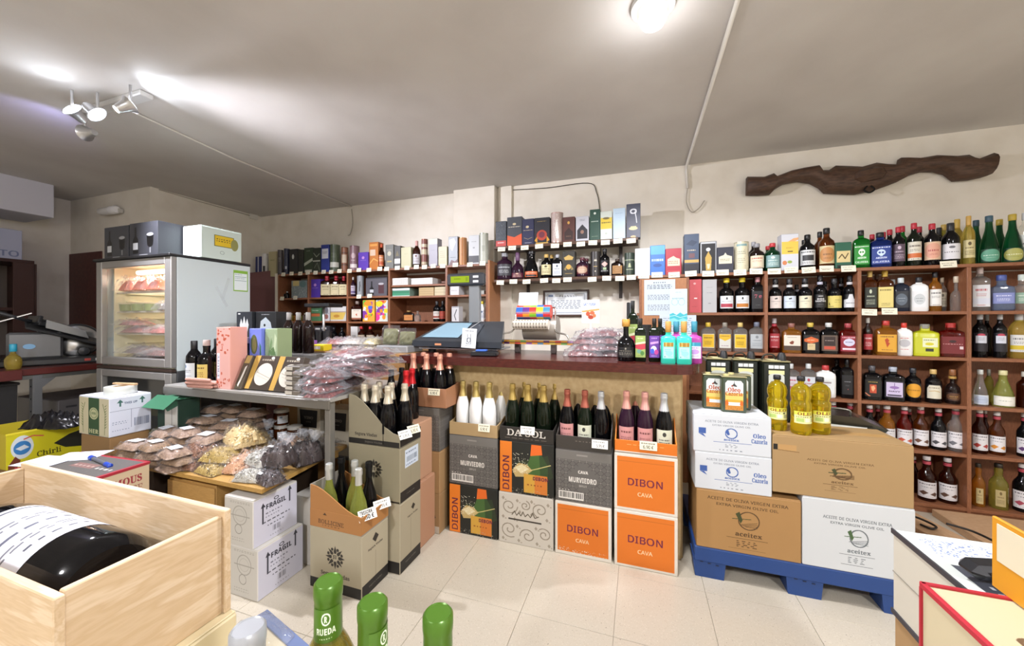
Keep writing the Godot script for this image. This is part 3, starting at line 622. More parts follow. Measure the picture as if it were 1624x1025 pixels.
func fridge() -> void:
	var o := thing("display_fridge", "white display fridge with lit glass door full of packed meat", "fridge", V(-3.304, 0, -1.865))
	var w := .83
	var d := .49
	var white := mt("c3cfd2", 0.35)
	var silver := mt("9c9b99", 0.35, 0.5)
	var cream := mt("d8d3b4", 0.5)
	var y0 := .985
	var h := .735
	for s in [-1, 1]:
		part(o, "side_panel", cbox(.025, .76, d, .003), white, V(s * (w / 2 - .0125), .96, 0))
		part(o, "lower_side_panel", cbox(.025, .96, d, .003), mt("46484b", 0.4), V(s * (w / 2 - .0125), 0, 0))
		part(o, "inner_liner", cbox(.01, h - .06, d - .06, .001), cream, V(s * (w / 2 - .05), y0 + .03, -.01))
	part(o, "back_panel", cbox(w - .05, 1.7, .03, .002), cream, V(0, 0, -d / 2 + .015))
	part(o, "divider", cbox(w - .05, .04, d - .03, .002), cream, V(0, .95, .0))
	part(o, "roof", cbox(w - .05, .03, d - .03, .002), cream, V(0, 1.69, .0))
	part(o, "top_board", cbox(w + .02, .018, d + .05, .003), mt("1c1d20", 0.4), V(-.01, 1.722, .02))
	# door: frame bars, pane
	var fz := d / 2 + .018
	for k in 2:
		var yy := y0 if k == 0 else .1
		var hh := h if k == 0 else .85
		var dr := Node3D.new()
		dr.name = "door"
		o.add_child(dr, true)
		dr.position = V(0, yy, fz)
		for s in [-1, 1]:
			part(dr, "door_stile", cbox(.065, hh, .034, .004), silver, V(s * (w / 2 - .033), 0, 0))
		part(dr, "door_rail", cbox(w - .13, .055, .034, .004), silver, V(0, 0, 0))
		part(dr, "door_rail", cbox(w - .13, .05, .034, .004), silver, V(0, hh - .05, 0))
		part(dr, "pane", cbox(w - .13, hh - .105, .006, 0), film(.06), V(0, .055, 0))
	part(o, "seam_strip", cbox(w, .02, .03, .002), mt("33241d", 0.5), V(0, .955, fz))
	for y in [1.2, 1.36, 1.5]:
		var sh := part(o, "wire_shelf", boxes([[V(0, y, .19), V(.72, .012, .006)], [V(0, y, -.15), V(.72, .008, .006)]], .001), mt("d9d6cc", 0.3, 0.4))
		var st := start()
		for k in 34:
			_box_into(st, V(-.35 + .0212 * k, y + .003, .02), V(.003, .003, .36), 0)
		part(sh, "wires", done(st), mt("d9d6cc", 0.3, 0.4))
	for k in 9:
		for s in [-1, 1]:
			part(o, "shelf_rib", cbox(.02, .01, .3, .002), cream, V(s * .355, 1.06 + .062 * k, -.01))
	var lamp := part(o, "lamp_tube", lathe([Vector2(0, -.27), Vector2(.016, -.27), Vector2(.018, -.25), Vector2(.018, .25), Vector2(.016, .27), Vector2(0, .27)], 14), glow("fff8e6", 2.0), V(.02, 1.655, .12), V(0, 0, 90))
	var al := AreaLight3D.new()
	al.name = "fridge_light"
	add_child(al)
	al.position = V(-3.28, 1.63, -1.75)
	al.rotation_degrees = V(-90, 0, 0)
	al.area_size = Vector2(.54, .04)
	al.light_color = Color("fff2dc")
	al.light_energy = .45
	al.shadow_enabled = true
	part(o, "energy_label", plate(.11, .16, .001, {"f": "energy"}), [mt("cfd8d8", 0.5), pr("energy")], V(w / 2 + .0008, 1.52, -.17), V(0, 90, 0))
	for e in [[1.46, .08, -8], [1.4, .05, 14]]:
		part(o, "tape_strip", cbox(.001, .16, .02, .0003), film(.35), V(w / 2 + .001, e[0], e[1] - .12), V(e[2] * 2, 0, 0))
	# goods inside
	var X := -3.304
	for e in [[-.22, 1.506, .03, .0], [-.06, 1.506, .05, .02], [.1, 1.506, .04, .01]]:
		meat_pack("vacuum pack of bright orange red sausage pieces on the fridge's top wire shelf", "red packs on the fridge's top shelf", V(X + e[0], e[1], -1.7), .17, .16, .09, "e2603a", 11 + int(e[0] * 100), "sausage_pack")
	meat_pack("small pale vacuum pack beside the orange packs in the fridge", "", V(X + .25, 1.506, -1.72), .13, .14, .04, "d8cfa8", 5, "sausage_pack")
	for k in 3:
		var jr := thing("ring_tray", "clear round tub of green filling on the fridge's middle wire shelf", "tub", V(X - .25 + .14 * k, 1.366, -1.69), 0, "green tubs in the fridge")
		part(jr, "tub", lathe([Vector2(0, 0), Vector2(.05, 0), Vector2(.056, .06), Vector2(.06, .062), Vector2(0, .064)], 20), film(.3))
		part(jr, "filling", lathe([Vector2(0, .002), Vector2(.046, .002), Vector2(.05, .05), Vector2(0, .052)], 16), mt("7d8a4a", 0.5))
	meat_pack("dark vacuum pack at the end of the fridge's middle wire shelf", "", V(X + .22, 1.366, -1.71), .2, .16, .06, "5d5a52", 9, "sausage_pack")
	for e in [[-.1, 1.206, .3, .05, "8a4a42"], [.19, 1.206, .22, .05, "9c4a40"], [-.14, 1.26, .26, .04, "a4625a"]]:
		meat_pack("dull red ham pack on the fridge's lower wire shelf", "ham packs on the fridge's lower shelf", V(X + e[0] - .06, e[1], -1.72), e[2], .2, e[3], e[4], 21 + int(e[2] * 50), "ham_pack")
	for e in [[-.02, .992, .3, .06, "4a3d36"], [.18, 1.05, .28, .05, "6a4038"], [-.08, 1.06, .3, .05, "5a4a42"]]:
		meat_pack("dark brown ham pack lying at the bottom of the fridge", "ham packs at the fridge's bottom", V(X + e[0] - .04, e[1], -1.72), e[2], .22, e[3], e[4], 31 + int(e[2] * 50 + e[0] * 10), "ham_pack")
	# boxes on the fridge
	gift_box("wine_gift_box", V(-3.555, 1.74, -1.72), .285, .235, .2, "33353b", "wineglass", "dark grey wine and glass gift box on the fridge, at its outer corner")
	gift_box("wine_gift_box", V(-3.245, 1.74, -1.74), .31, .24, .24, "33353b", "wineglass", "dark grey wine and glass gift box on the fridge, beside the white carton")
	carton("white carton with yellow sticker on top of the fridge", V(-2.98, 1.742, -1.9), V(.19, .225, .28), "c3d3cc", {"r": "fridge_carton"}, 0, "dfe6e2")

func slicer() -> void:
	var o := thing("meat_slicer", "grey meat slicer with round blade on the dark red bench", "slicer", V(-4.45, .95, -1.7), 72)
	var al := mt("77797c", 0.3, 0.7)
	var dk := mt("2b2d31", 0.35)
	part(o, "base", cbox(.62, .055, .36, .012), mt("3d3e40", 0.35, 0.4))
	part(o, "body", cbox(.27, .2, .2, .015), mt("6e7073", 0.35, 0.4), V(-.14, .055, .04))
	part(o, "blade_guard", lathe([Vector2(0, 0), Vector2(.13, 0), Vector2(.14, .01), Vector2(.135, .025), Vector2(.08, .04), Vector2(0, .045)], 30), dk, V(.08, .18, -.04), V(82, 0, 0))
	part(o, "blade", lathe([Vector2(0, 0), Vector2(.125, 0), Vector2(.12, .004), Vector2(0, .006)], 30), mt("b5b7ba", 0.2, 1.0), V(.08, .18, .0), V(82, 0, 0))
	part(o, "carriage", cbox(.5, .018, .26, .005), mt("4b4d50", 0.3, 0.6), V(.04, .225, .04), V(14, 0, -22))
	part(o, "carriage_fence", cbox(.46, .06, .012, .003), mt("5d5f62", 0.3, 0.6), V(.04, .24, -.07), V(14, 0, -22))
	part(o, "food_chute", slab(PackedVector2Array([Vector2(-.12, 0), Vector2(.12, 0), Vector2(.08, .05), Vector2(-.14, .06)]), .12), al, V(.02, .245, .06), V(0, 0, -22))
	part(o, "thickness_plate", cbox(.19, .012, .06, .003), mt("c5c7c9", 0.25, 0.9), V(-.24, .36, .06), V(0, 0, 24))
	part(o, "meat_pusher", boxes([[V(0, 0, 0), V(.05, .03, .18)], [V(-.02, .03, 0), V(.02, .06, .16)]], .004), dk, V(-.13, .32, .02), V(0, 20, -14))
	part(o, "handle", tube([V(-.16, .34, .06), V(-.32, .41, .1)], .014, 10), dk)
	part(o, "slide_rod", tube([V(.2, .28, -.1), V(.36, .33, -.12)], .008, 8), mt("c9cbcd", 0.2, 1.0))
	part(o, "knob", lathe([Vector2(0, 0), Vector2(.03, 0), Vector2(.034, .012), Vector2(.03, .03), Vector2(0, .034)], 16), dk, V(.1, .1, .14), V(90, 0, 0))
	part(o, "badge", lathe([Vector2(0, 0), Vector2(.03, 0), Vector2(.03, .003), Vector2(0, .003)], 20, 2.0, .65), mt("7fb0d8", 0.4), V(-.17, .15, .141), V(90, 0, 0))
	for e in [[.12, "b8453c"], [.18, "d8d8d8"]]:
		part(o, "switch", cbox(.035, .02, .006, .002), mt(e[1], 0.4), V(e[0], .02, .18))

# vacuum pack: coloured filling inside clear film with a flat seal
func meat_pack(label: String, group: String, at: Vector3, w: float, d: float, h: float, col: String, sd: int, called := "ham_pack", turn := 0.0, tilt := Vector3.ZERO) -> void:
	var o := thing(called, label, "food pack", at, turn, group)
	if tilt != Vector3.ZERO: o.rotation_degrees = tilt + V(0, turn, 0)
	part(o, "meat", pillow(w * .8, d * .74, h * .85, sd, .3, 12), noisy("meat " + col, [[0.0, Color(col).darkened(.35).to_html(false)], [0.45, col], [0.75, Color(col).lerp(Color("d8b8a8"), .35).to_html(false)], [1.0, col]], 0.02, V(6, 6, 6), 0.35))
	part(o, "film", pillow(w * 1.06, d * 1.08, h, sd, .4, 20, 4.0, .002), film(.5))

func table_goods() -> void:
	# ham packs piled on the table and hanging over its edge
	var rg := RandomNumberGenerator.new()
	rg.seed = 21
	var reds := ["6d1c19", "5a1815", "7d2a25", "521512"]
	var n := 0
	for e in HAMS:
		meat_pack("vacuum pack of dark red ham in clear film piled on the tasting table", "ham packs piled on the tasting table", V(e[0], e[1], e[2]), e[3], .2, .04, reds[n % 4], 40 + n, "ham_pack", e[4], V(rg.randf_range(-7, 7), 0, rg.randf_range(-8, 8)))
		n += 1
	for e in [[-.34, 1.07, -2.42], [-.2, 1.07, -2.46], [-.3, 1.105, -2.44], [-.18, 1.11, -2.45], [-.31, 1.145, -2.46], [-.2, 1.15, -2.46], [-.28, 1.185, -2.48], [-.2, 1.195, -2.47]]:
		meat_pack("vacuum pack of purplish sliced ham stacked on the counter by the rolls", "purplish ham packs on the counter", V(e[0], e[1], e[2]), .24, .17, .045, ["6a3436", "57282c"][n % 2], 60 + n, "ham_pack", rg.randf_range(-14, 14))
		n += 1
	for e in [[-2.32, 1.07, -2.36], [-2.1, 1.07, -2.36], [-2.24, 1.108, -2.36], [-2.1, 1.112, -2.36]]:
		meat_pack("vacuum pack of reddish cured meat on the wooden cabinet", "cured meat packs on the wooden cabinet", V(e[0], e[1], e[2]), .24, .18, .045, ["8a4038", "a8a498"][n % 2], 60 + n, "ham_pack", rg.randf_range(-14, 14))
		n += 1
	for e in [[-1.88, 1.07, -2.3, .18, .05, "b8a878"], [-1.87, 1.118, -2.3, .16, .05, "a9a070"]]:
		meat_pack("vacuum pack of pale cheese coloured slices on the wooden cabinet", "pale packs on the wooden cabinet", V(e[0], e[1], e[2]), e[3], .16, e[4], e[5], 80 + int(e[1] * 50), "cheese_pack")
	var tr := thing("steel_dish", "grey steel tray with dried herb bags beside the weighing scale", "tray", V(-1.64, 1.07, -2.3))
	part(tr, "dish", cbox(.26, .05, .2, .006), mt("a9abad", 0.3, 0.5))
	for e in [[-1.715, .1, "upright clear bag of dried green herbs leaning by the scale", .12], [-1.575, .07, "flat bag of dried green herbs on the steel tray", .1]]:
		var hb := thing("herb_bag", e[2], "bag", V(e[0], 1.12, -2.3), 8)
		part(hb, "herbs", pillow(.12, e[3], .04, 91, .3, 10), noisy("herbs", [[0.0, "3f4028"], [0.5, "6a6a48"], [1.0, "8a8862"]], 0.05, V(8, 8, 8), 0.8), V(0, e[3] / 2, 0), V(78, 0, 0))
		part(hb, "film", pillow(.135, e[3] + .03, .05, 91, .3, 12, 4.0), film(.18), V(0, e[3] / 2 + .01, -.002), V(78, 0, 0))
	# small coloured packs on the cabinet
	for e in [[-2.53, 1.07, .1, .035, "e3cf2a", "yellow snack carton on the wooden cabinet, outermost"], [-2.42, 1.07, .11, .04, "c23a8a", "magenta snack carton on the wooden cabinet"], [-2.29, 1.07, .12, .045, "e0c922", "yellow snack carton on the wooden cabinet beside the meat packs"], [-2.43, 1.112, .11, .03, "8a5ab0", "violet snack carton on top of the magenta one"]]:
		var sb := thing("snack_carton", e[5], "box", V(e[0], e[1], -2.22), 6)
		part(sb, "carton", cbox(e[2], e[3], .09, .002, {"f": "snack"}), [mt(e[4], 0.5), mt(e[4], 0.5)])
		part(sb, "label", cbox(e[2] * .5, e[3] * .5, .001, .0002), mt("efe6e0", 0.5), V(0, e[3] * .25, .0456))
	# wine bottles, painted gift boxes and cake boxes at the table's fridge end
	bottle("wine", V(-2.62, .9, -1.56), .041, .27, "k", "17171a", "whiteplain", "black wine bottle with white label on the tasting table by the fridge", "", 0, "wine_bottle")
	bottle("port", V(-2.49, .9, -1.55), .045, .28, "k", "b9a9a4", "yellowlab", "black liqueur bottle with red seal and yellow label on the tasting table", "", 0, "wine_bottle")
	bottle("port", V(-2.44, .9, -1.67), .042, .29, "k", "a99a96", "yellowlab", "black liqueur bottle with yellow label behind the one with red seal", "", 0, "wine_bottle")
	bottle("wine", V(-2.6, .9, -1.68), .04, .28, "k", "17171a", "", "black wine bottle without label behind the white labelled one", "", 0, "wine_bottle")
	bottle("port", V(-2.33, .9, -1.68), .042, .29, "k", "a99a96", "yellowlab", "black liqueur bottle with yellow label behind the pink gift box", "", 0, "wine_bottle")
	gift_box("gift_box", V(-2.285, .9, -1.56), .115, .36, .1, "d59a8c", "pinkbox", "tall pink gift box with orange blossom and vertical lettering on the tasting table")
	gift_box("gift_box", V(-2.19, .98, -1.68), .1, .27, .1, "6a78c8", "bluebox", "blue violet gift box with a dark oval behind the pink one")
	gift_box("gift_box", V(-2.085, .98, -1.7), .1, .27, .1, "8a9a72", "greenbox", "pale green gift box with leaf print beside the blue one")
	carton("grey carton under the blue and green gift boxes", V(-2.13, .9, -1.69), V(.24, .08, .14), "7d7a74", {})
	gift_box("spirits_box", V(-2.62, .9, -1.93), .15, .46, .12, "1d2024", "crownbox", "tall black gift box with silver crown emblem by the fridge")
	gift_box("spirits_box", V(-2.44, .9, -1.95), .19, .46, .12, "1a1c1f", "eaglebox", "tall black gift box with pale eagle emblem by the fridge")
	carton("grey carton under the row of dark bottles by the eagle box", V(-2.13, .9, -1.92), V(.36, .18, .13), "55524e", {})
	for k in 3:
		bottle("wine", V(-2.25 + .085 * k, 1.08, -1.91), .036, .27, "n", "8d8a86", "", "dark brown bottle with pale foil behind the blue gift box", "pale foil bottles behind the blue gift box", 0, "wine_bottle")
	var wr := thing("bottle_stand", "black metal bottle stand with small bottles at the cabinet corner", "stand", V(-2.53, 1.07, -2.48))
	part(wr, "column", tube([V(0, 0, 0), V(0, .36, 0)], .01), mt("c9c9c9", 0.3, 0.8))
	part(wr, "top_plate", cbox(.26, .03, .16, .004), mt("161618", 0.4), V(0, .34, 0))
	part(wr, "foot_plate", cbox(.24, .02, .16, .004), mt("161618", 0.4), V(0, 0, 0))
	for k in 3:
		part(wr, "side_cup", lathe([Vector2(0, 0), Vector2(.03, 0), Vector2(.034, .12), Vector2(.03, .12), Vector2(.026, .01)], 14), mt("1a1a1c", 0.4), V(-.08 + .08 * k, .02, .04))
	for e in [[-2.05, 0, "dark cake box with cream oval leaning on the table, by pink box"], [-1.86, 0, "dark cake box with cream oval leaning on the table, by ham packs"]]:
		var cb := thing("cake_box", e[2], "box", V(e[0], .9, -1.545))
		part(cb, "carton", cbox(.185, .2, .04, .002, {"f": "cake"}), [mt("4a4036", 0.5), pr("cake", 0.4)], Vector3.ZERO, V(-22, 0, 0))
	var cs := thing("cake_box", "narrow dark cake box end with a white figure next to the pink gift box", "box", V(-2.175, .9, -1.53))
	part(cs, "carton", cbox(.055, .2, .04, .002, {"f": "cake_end"}), [mt("4a4036", 0.5), pr("cake_end", 0.4)], Vector3.ZERO, V(-22, 0, 0))
	for k in 6:
		var ck := thing("flat_cake_box", "flat grey cake box in the stack beside the leaning cake boxes", "box", V(-1.735 + .003 * (k % 2), .9 + .026 * k, -1.545), k % 3 - 1, "flat cake boxes on the tasting table")
		part(ck, "carton", cbox(.1, .025, .1, .002), mt(["6d665c", "5a544b"][k % 2], 0.5))
		part(ck, "end_label", cbox(.05, .017, .001, .0003), mt("b9b4a8", 0.5), V(-.03, .004, .0504))
	for k in 7:
		var ck := thing("upright_cake_box", "slim grey cake box in the row standing behind the leaning cake boxes", "box", V(-1.985 + .034 * k, .9, -1.73), 4, "slim cake boxes on the tasting table")
		part(ck, "carton", cbox(.03, .15, .12, .002), mt(["6a645c", "5b564f", "77726a"][k % 3], 0.5))
	for k in 7:
		var sg := thing("fuet_sausage", "thin pink cured sausage in the bundle on the tasting table", "sausage", V(-2.43 + .006 * (k % 3), .912 + .02 * (k / 3), -1.475 - .022 * (k % 3) + .004 * (k / 3)), 3 + k % 2 * 3, "thin sausages on the tasting table")
		part(sg, "sausage", lathe([Vector2(0, -.1), Vector2(.006, -.098), Vector2(.0105, -.085), Vector2(.0105, .085), Vector2(.006, .098), Vector2(0, .1)], 12), noisy("fuet", [[0.0, "9a6a5e"], [0.5, "b98a7c"], [1.0, "cda497"]], 0.04, V(8, 8, 8), 0.6), Vector3.ZERO, V(0, 0, 90))

# ---------- dry goods ----------
func bags() -> void:
	var board := grain("board", "8f6c38", "b8924f", "x", 0.5)
	var o := thing("display_board", "low wooden board table carrying the bagged pulses and pasta", "table", V(-2.2, 0, -1.59))
	part(o, "board", slab(PackedVector2Array([Vector2(-.57, -.3), Vector2(-.57, .33), Vector2(.55, .33), Vector2(.46, -.3)]), .02), board, V(0, .505, 0), V(90, 0, 0))
	part(o, "batten", cbox(1.0, .03, .04, .002), board, V(-.03, .465, .2))
	part(o, "batten", cbox(1.0, .03, .04, .002), board, V(-.03, .465, -.2))
	part(o, "trestle_leg", cbox(.06, .465, .44, .003), mt("3a2c20", 0.6), V(-.48, 0, 0))
	part(o, "trestle_leg", cbox(.06, .465, .3, .003), mt("3a2c20", 0.6), V(.25, 0, -.1))
	var cr := thing("pine_crate", "pine wood crate standing under the front of the board table", "crate", V(-2.2, 0, -1.36))
	part(cr, "crate", cbox(.36, .46, .12, .003), grain("crate", "94703c", "b48d52", "x", 0.5))
	part(cr, "slat", cbox(.36, .09, .01, .002), grain("crate", "94703c", "b48d52", "x", 0.5), V(0, .36, .065))
	part(cr, "slat", cbox(.36, .09, .01, .002), grain("crate", "94703c", "b48d52", "x", 0.5), V(0, .22, .065))
	carton("white carton with upward arrows, lower one beneath the board table", V(-1.754, 0, -1.368), V(.192, .238, .246), "c6c3bc", {"f": "fragil_front", "r": "fragil"}, 0, "", "fragile_carton")
	carton("white carton with upward arrows, upper one touching the board table", V(-1.778, .238, -1.36), V(.19, .226, .235), "c6c3bc", {"f": "fragil_front", "r": "fragil"}, 0, "", "fragile_carton")
	carton("plain white carton behind the arrow cartons", V(-1.68, 0, -1.6), V(.16, .36, .16), "bfbcb5", {})
	# packs of pulses with white labels
	var pulse := [noisy("lentil", [[0.0, "3a2a1c"], [0.3, "70573f"], [0.6, "917657"], [1.0, "584430"]], 0.04, V(5, 5, 5), 0.6, 2.0, FastNoiseLite.TYPE_CELLULAR), noisy("bean", [[0.0, "422f26"], [0.3, "7d6350"], [0.6, "9e866f"], [1.0, "654c3d"]], 0.035, V(5, 5, 5), 0.6, 2.0, FastNoiseLite.TYPE_CELLULAR)]
	var rg := RandomNumberGenerator.new()
	rg.seed = 8
	var n := 0
	for r in 4:
		for c in 3:
			for l in [3, 4, 5, 6][r]:
				if l < [0, 0, 1, 2][r]: continue
				n += 1
				var p := thing("pulse_pack", "clear pack of brown pulses with white label stacked on the board table", "food pack", V(-2.655 + .172 * c + rg.randf_range(-.008, .008) + .02 * (l % 2), .515 + .037 * l + .012 * (c % 2), -1.29 - .135 * r + rg.randf_range(-.006, .006)), rg.randf_range(-14, 14), "packs of pulses on the board table")
				p.rotation_degrees.x = rg.randf_range(-3, 7)
				part(p, "pulses", pillow(.155, .115, .036, n % 5, .2, 10), pulse[n % 2])
				part(p, "film", pillow(.172, .128, .039, n % 5, .2, 12, 4.0, .001), film(.16))
				part(p, "label", plate(.075, .05, .0006, {"f": "pack_label"}), [mt("dcdcdc", 0.5), pr("pack_label")], V(0, .042, .025), V(-90, 0, 0))
	# larger bags of nuts and pasta
	var fillings := {
		"cream": noisy("pasta", [[0.0, "6a4c22"], [0.25, "b89a60"], [0.6, "d8c492"], [1.0, "8c6a34"]], 0.05, V(4, 4, 4), 0.55, 3.0, FastNoiseLite.TYPE_CELLULAR),
		"nut": noisy("nut", [[0.0, "553018"], [0.25, "a5744c"], [0.6, "c8a080"], [1.0, "754a2c"]], 0.045, V(4, 4, 4), 0.55, 3.0, FastNoiseLite.TYPE_CELLULAR),
		"seed": noisy("seed", [[0.0, "463814"], [0.35, "98803e"], [1.0, "bca25c"]], 0.06, V(5, 5, 5), 0.55, 3.0, FastNoiseLite.TYPE_CELLULAR),
		"brown": noisy("brown_nut", [[0.0, "2c180c"], [0.4, "70482c"], [1.0, "946844"]], 0.05, V(6, 6, 6), 0.55, 3.0, FastNoiseLite.TYPE_CELLULAR),
		"ring": noisy("ring", [[0.0, "55554e"], [0.3, "a5a39a"], [1.0, "cccac0"]], 0.04, V(6, 6, 6), 0.5, 4.0, FastNoiseLite.TYPE_CELLULAR),
		"dark": noisy("raisin", [[0.0, "17100f"], [0.5, "33221f"], [1.0, "45302c"]], 0.07, V(6, 6, 6), 0.5, 3.0, FastNoiseLite.TYPE_CELLULAR)}
	for e in BAGS:
		var b := thing(e[0], e[9], "bag", V(e[1], e[2], e[3]), e[7])
		part(b, "filling", pillow(e[4] * .92, e[5] * .88, e[6] * .93, e[8], .3, 14, 3.0), fillings[FILL[e[0]]])
		scatter(b, e[4] * .86, e[5] * .82, e[6] * .93, e[8], FILL[e[0]])
		part(b, "film", pillow(e[4] * 1.02, e[5] * 1.02, e[6] * 1.06, e[8], .32, 18, 4.0, .004), film(.15))
		if e.size() > 10:
			part(b, "gathered_top", ruffle(.036, .06, e[8]), film(1.6), V(e[10], e[6] * .95, -.02), V(-24, 0, 10 if e[10] > 0 else -14))
		if e[0] == "raisin_bag":
			part(b, "sticker", cbox(.03, .001, .014, .0003), mt("e6e6e6", 0.4), V(-.02, e[6] * 1.03, .03), V(16, 0, 0))
	for e in [[-2.22, .515, -1.83, "amber preserve jar with white lid standing on another jar", 1], [-2.32, .515, -1.83, "amber preserve jar with white lid on the board table, beside the stacked jars", 0], [-2.115, .515, -1.84, "amber preserve jar with grey lid on the board table by the tied bags", 0]]:
		jar(V(e[0], .6165 if e[4] else .515, e[2]), e[3])
	jar(V(-2.22, .515, -1.83), "amber preserve jar carrying a second jar on its lid")
	for k in 3:
		var fp := thing("flat_film_pack", "flat clear film pack lying at the board table's narrow end", "food pack", V(-1.83 + .01 * k, .515 + .022 * k, -1.77), -20 + 8 * k, "flat film packs on the board table")
		part(fp, "slices", pillow(.17, .11, .016, 3 + k, .2, 8), mt("8a867e", 0.4))
		part(fp, "film", pillow(.21, .14, .02, 3 + k, .3, 12, 4.0), film(.3))
	# cartons on the far side of the board table
	var hx := carton("white and green herb liqueur carton with arrows on its side", V(-2.965, .636, -1.35), V(.295, .224, .192), "c9cdd6", {"f": "herb_front", "r": "herb_side"}, 0, "", "herb_carton")
	carton("plain brown carton under the white and green herb carton", V(-2.965, .3, -1.35), V(.28, .336, .18), "8a6b44", {})
	carton("plain brown carton on the floor beneath the herb carton stack", V(-2.965, 0, -1.35), V(.28, .3, .18), "8a6b44", {})
	var tp := thing("tape_roll", "wide roll of white packing tape lying on the herb carton", "tape", V(-2.94, .861, -1.36))
	part(tp, "roll", lathe([Vector2(.035, 0), Vector2(.07, 0), Vector2(.071, .002), Vector2(.071, .043), Vector2(.07, .045), Vector2(.035, .045), Vector2(.035, 0)], 30), mt("c9ccc4", 0.3))
	part(tp, "core", lathe([Vector2(.034, 0), Vector2(.035, .0), Vector2(.035, .045), Vector2(.031, .045), Vector2(.031, 0), Vector2(.034, 0)], 24), mt("a58a64", 0.6))
	var wl := thing("wooden_strip", "short pale wooden strip lying across the tape roll", "strip", V(-2.96, .906, -1.39), 8)
	part(wl, "strip", cbox(.17, .012, .02, .002), grain("pine_strip", "a8825c", "c9a780", "x"))
	var gx := carton("dark green carton with an open green lid and white side beside the herb carton", V(-2.71, .52, -1.53), V(.19, .3, .12), "1f3a2e", {"f": "green_side"}, 0, "", "green_carton")
	part(gx, "open_flap", cbox(.2, .003, .1, .001), mt("2f6a4c", 0.5), V(.01, .29, .1), V(38, 0, 0))
	part(gx, "lid", cbox(.2, .004, .14, .001), mt("356f52", 0.5), V(0, .301, 0))
	var yx := thing("yellow_carton", "yellow open carton with cartoon style blue patch and black bag inside", "box", V(-3.7, .42, -1.28))
	for e in [["side_panel", .4, .205, .006, V(0, 0, .168), 0], ["side_panel", .4, .205, .006, V(0, 0, -.168), 0], ["end_panel", .342, .205, .006, V(-.2, 0, 0), 90]]:
		part(yx, e[0], cbox(e[1], e[2], e[3], .001), mt("c9b82a", 0.5), e[4], V(0, e[5], 0))
	part(yx, "printed_end", cbox(.342, .205, .006, .001, {"f": "yellow_end"}), [mt("c9b82a", 0.5), pr("yellow_end", 0.4)], V(.2, 0, 0), V(0, 90, 0))
	part(yx, "rim", cbox(.012, .012, .345, .002), mt("e0d430", 0.5), V(.2, .2, 0))
	var bb := thing("black_bag", "crumpled black plastic bag in the yellow carton", "bag", V(-3.5, .62, -1.31), 20)
	part(bb, "bag", pillow(.3, .16, .07, 77, .8, 18), mt("17171b", 0.25))
	carton("plain brown carton under the yellow open carton", V(-3.7, 0, -1.28), V(.42, .42, .36), "7d6242", {})
	var fg := carton("whisky carton with dark lid, red edges and red lettering before the pulses", V(-2.54, .3, -1.04), V(.52, .3, .22), "b9a488", {"r": "grouse", "t": "grouse_top"}, 4, "", "whisky_carton")
	carton("plain brown carton under the whisky carton with red edges", V(-2.54, 0, -1.04), V(.5, .3, .21), "7d6242", {}, 4)
	for s in [-1, 1]:
		part(fg, "edge_tape", cbox(.522, .012, .004, .001), mt("9c2434", 0.4), V(0, .29, s * .11))
	part(fg, "edge_tape", cbox(.004, .012, .222, .001), mt("9c2434", 0.4), V(.26, .29, 0))
	for e in [[-2.72, -1.1, 30, "white sheet of paper under the pen on the whisky carton"], [-2.77, -1.0, 12, "white sheet of paper hanging over the whisky carton's edge"]]:
		var sh := thing("paper_sheet", e[3], "paper", V(e[0], .6005 if e[2] == 30 else .6025, e[1]), e[2])
		part(sh, "sheet", cbox(.2, .001, .14, .0003), mt("cfd6e6", 0.7))
	var pn := thing("pen", "grey pen with blue cap and blue end lying on the whisky carton", "pen", V(-2.5, .606, -1.08), -8)
	part(pn, "barrel", lathe([Vector2(0, -.11), Vector2(.008, -.11), Vector2(.009, .09), Vector2(0, .09)], 12), mt("5c6068", 0.4), Vector3.ZERO, V(0, 0, 90))
	part(pn, "cap", lathe([Vector2(0, -.125), Vector2(.011, -.12), Vector2(.011, -.07), Vector2(0, -.068)], 12), mt("2346b0", 0.35), Vector3.ZERO, V(0, 0, 90))
	part(pn, "end_plug", lathe([Vector2(0, .085), Vector2(.012, .086), Vector2(.012, .12), Vector2(0, .124)], 12), mt("2346b0", 0.35), Vector3.ZERO, V(0, 0, 90))

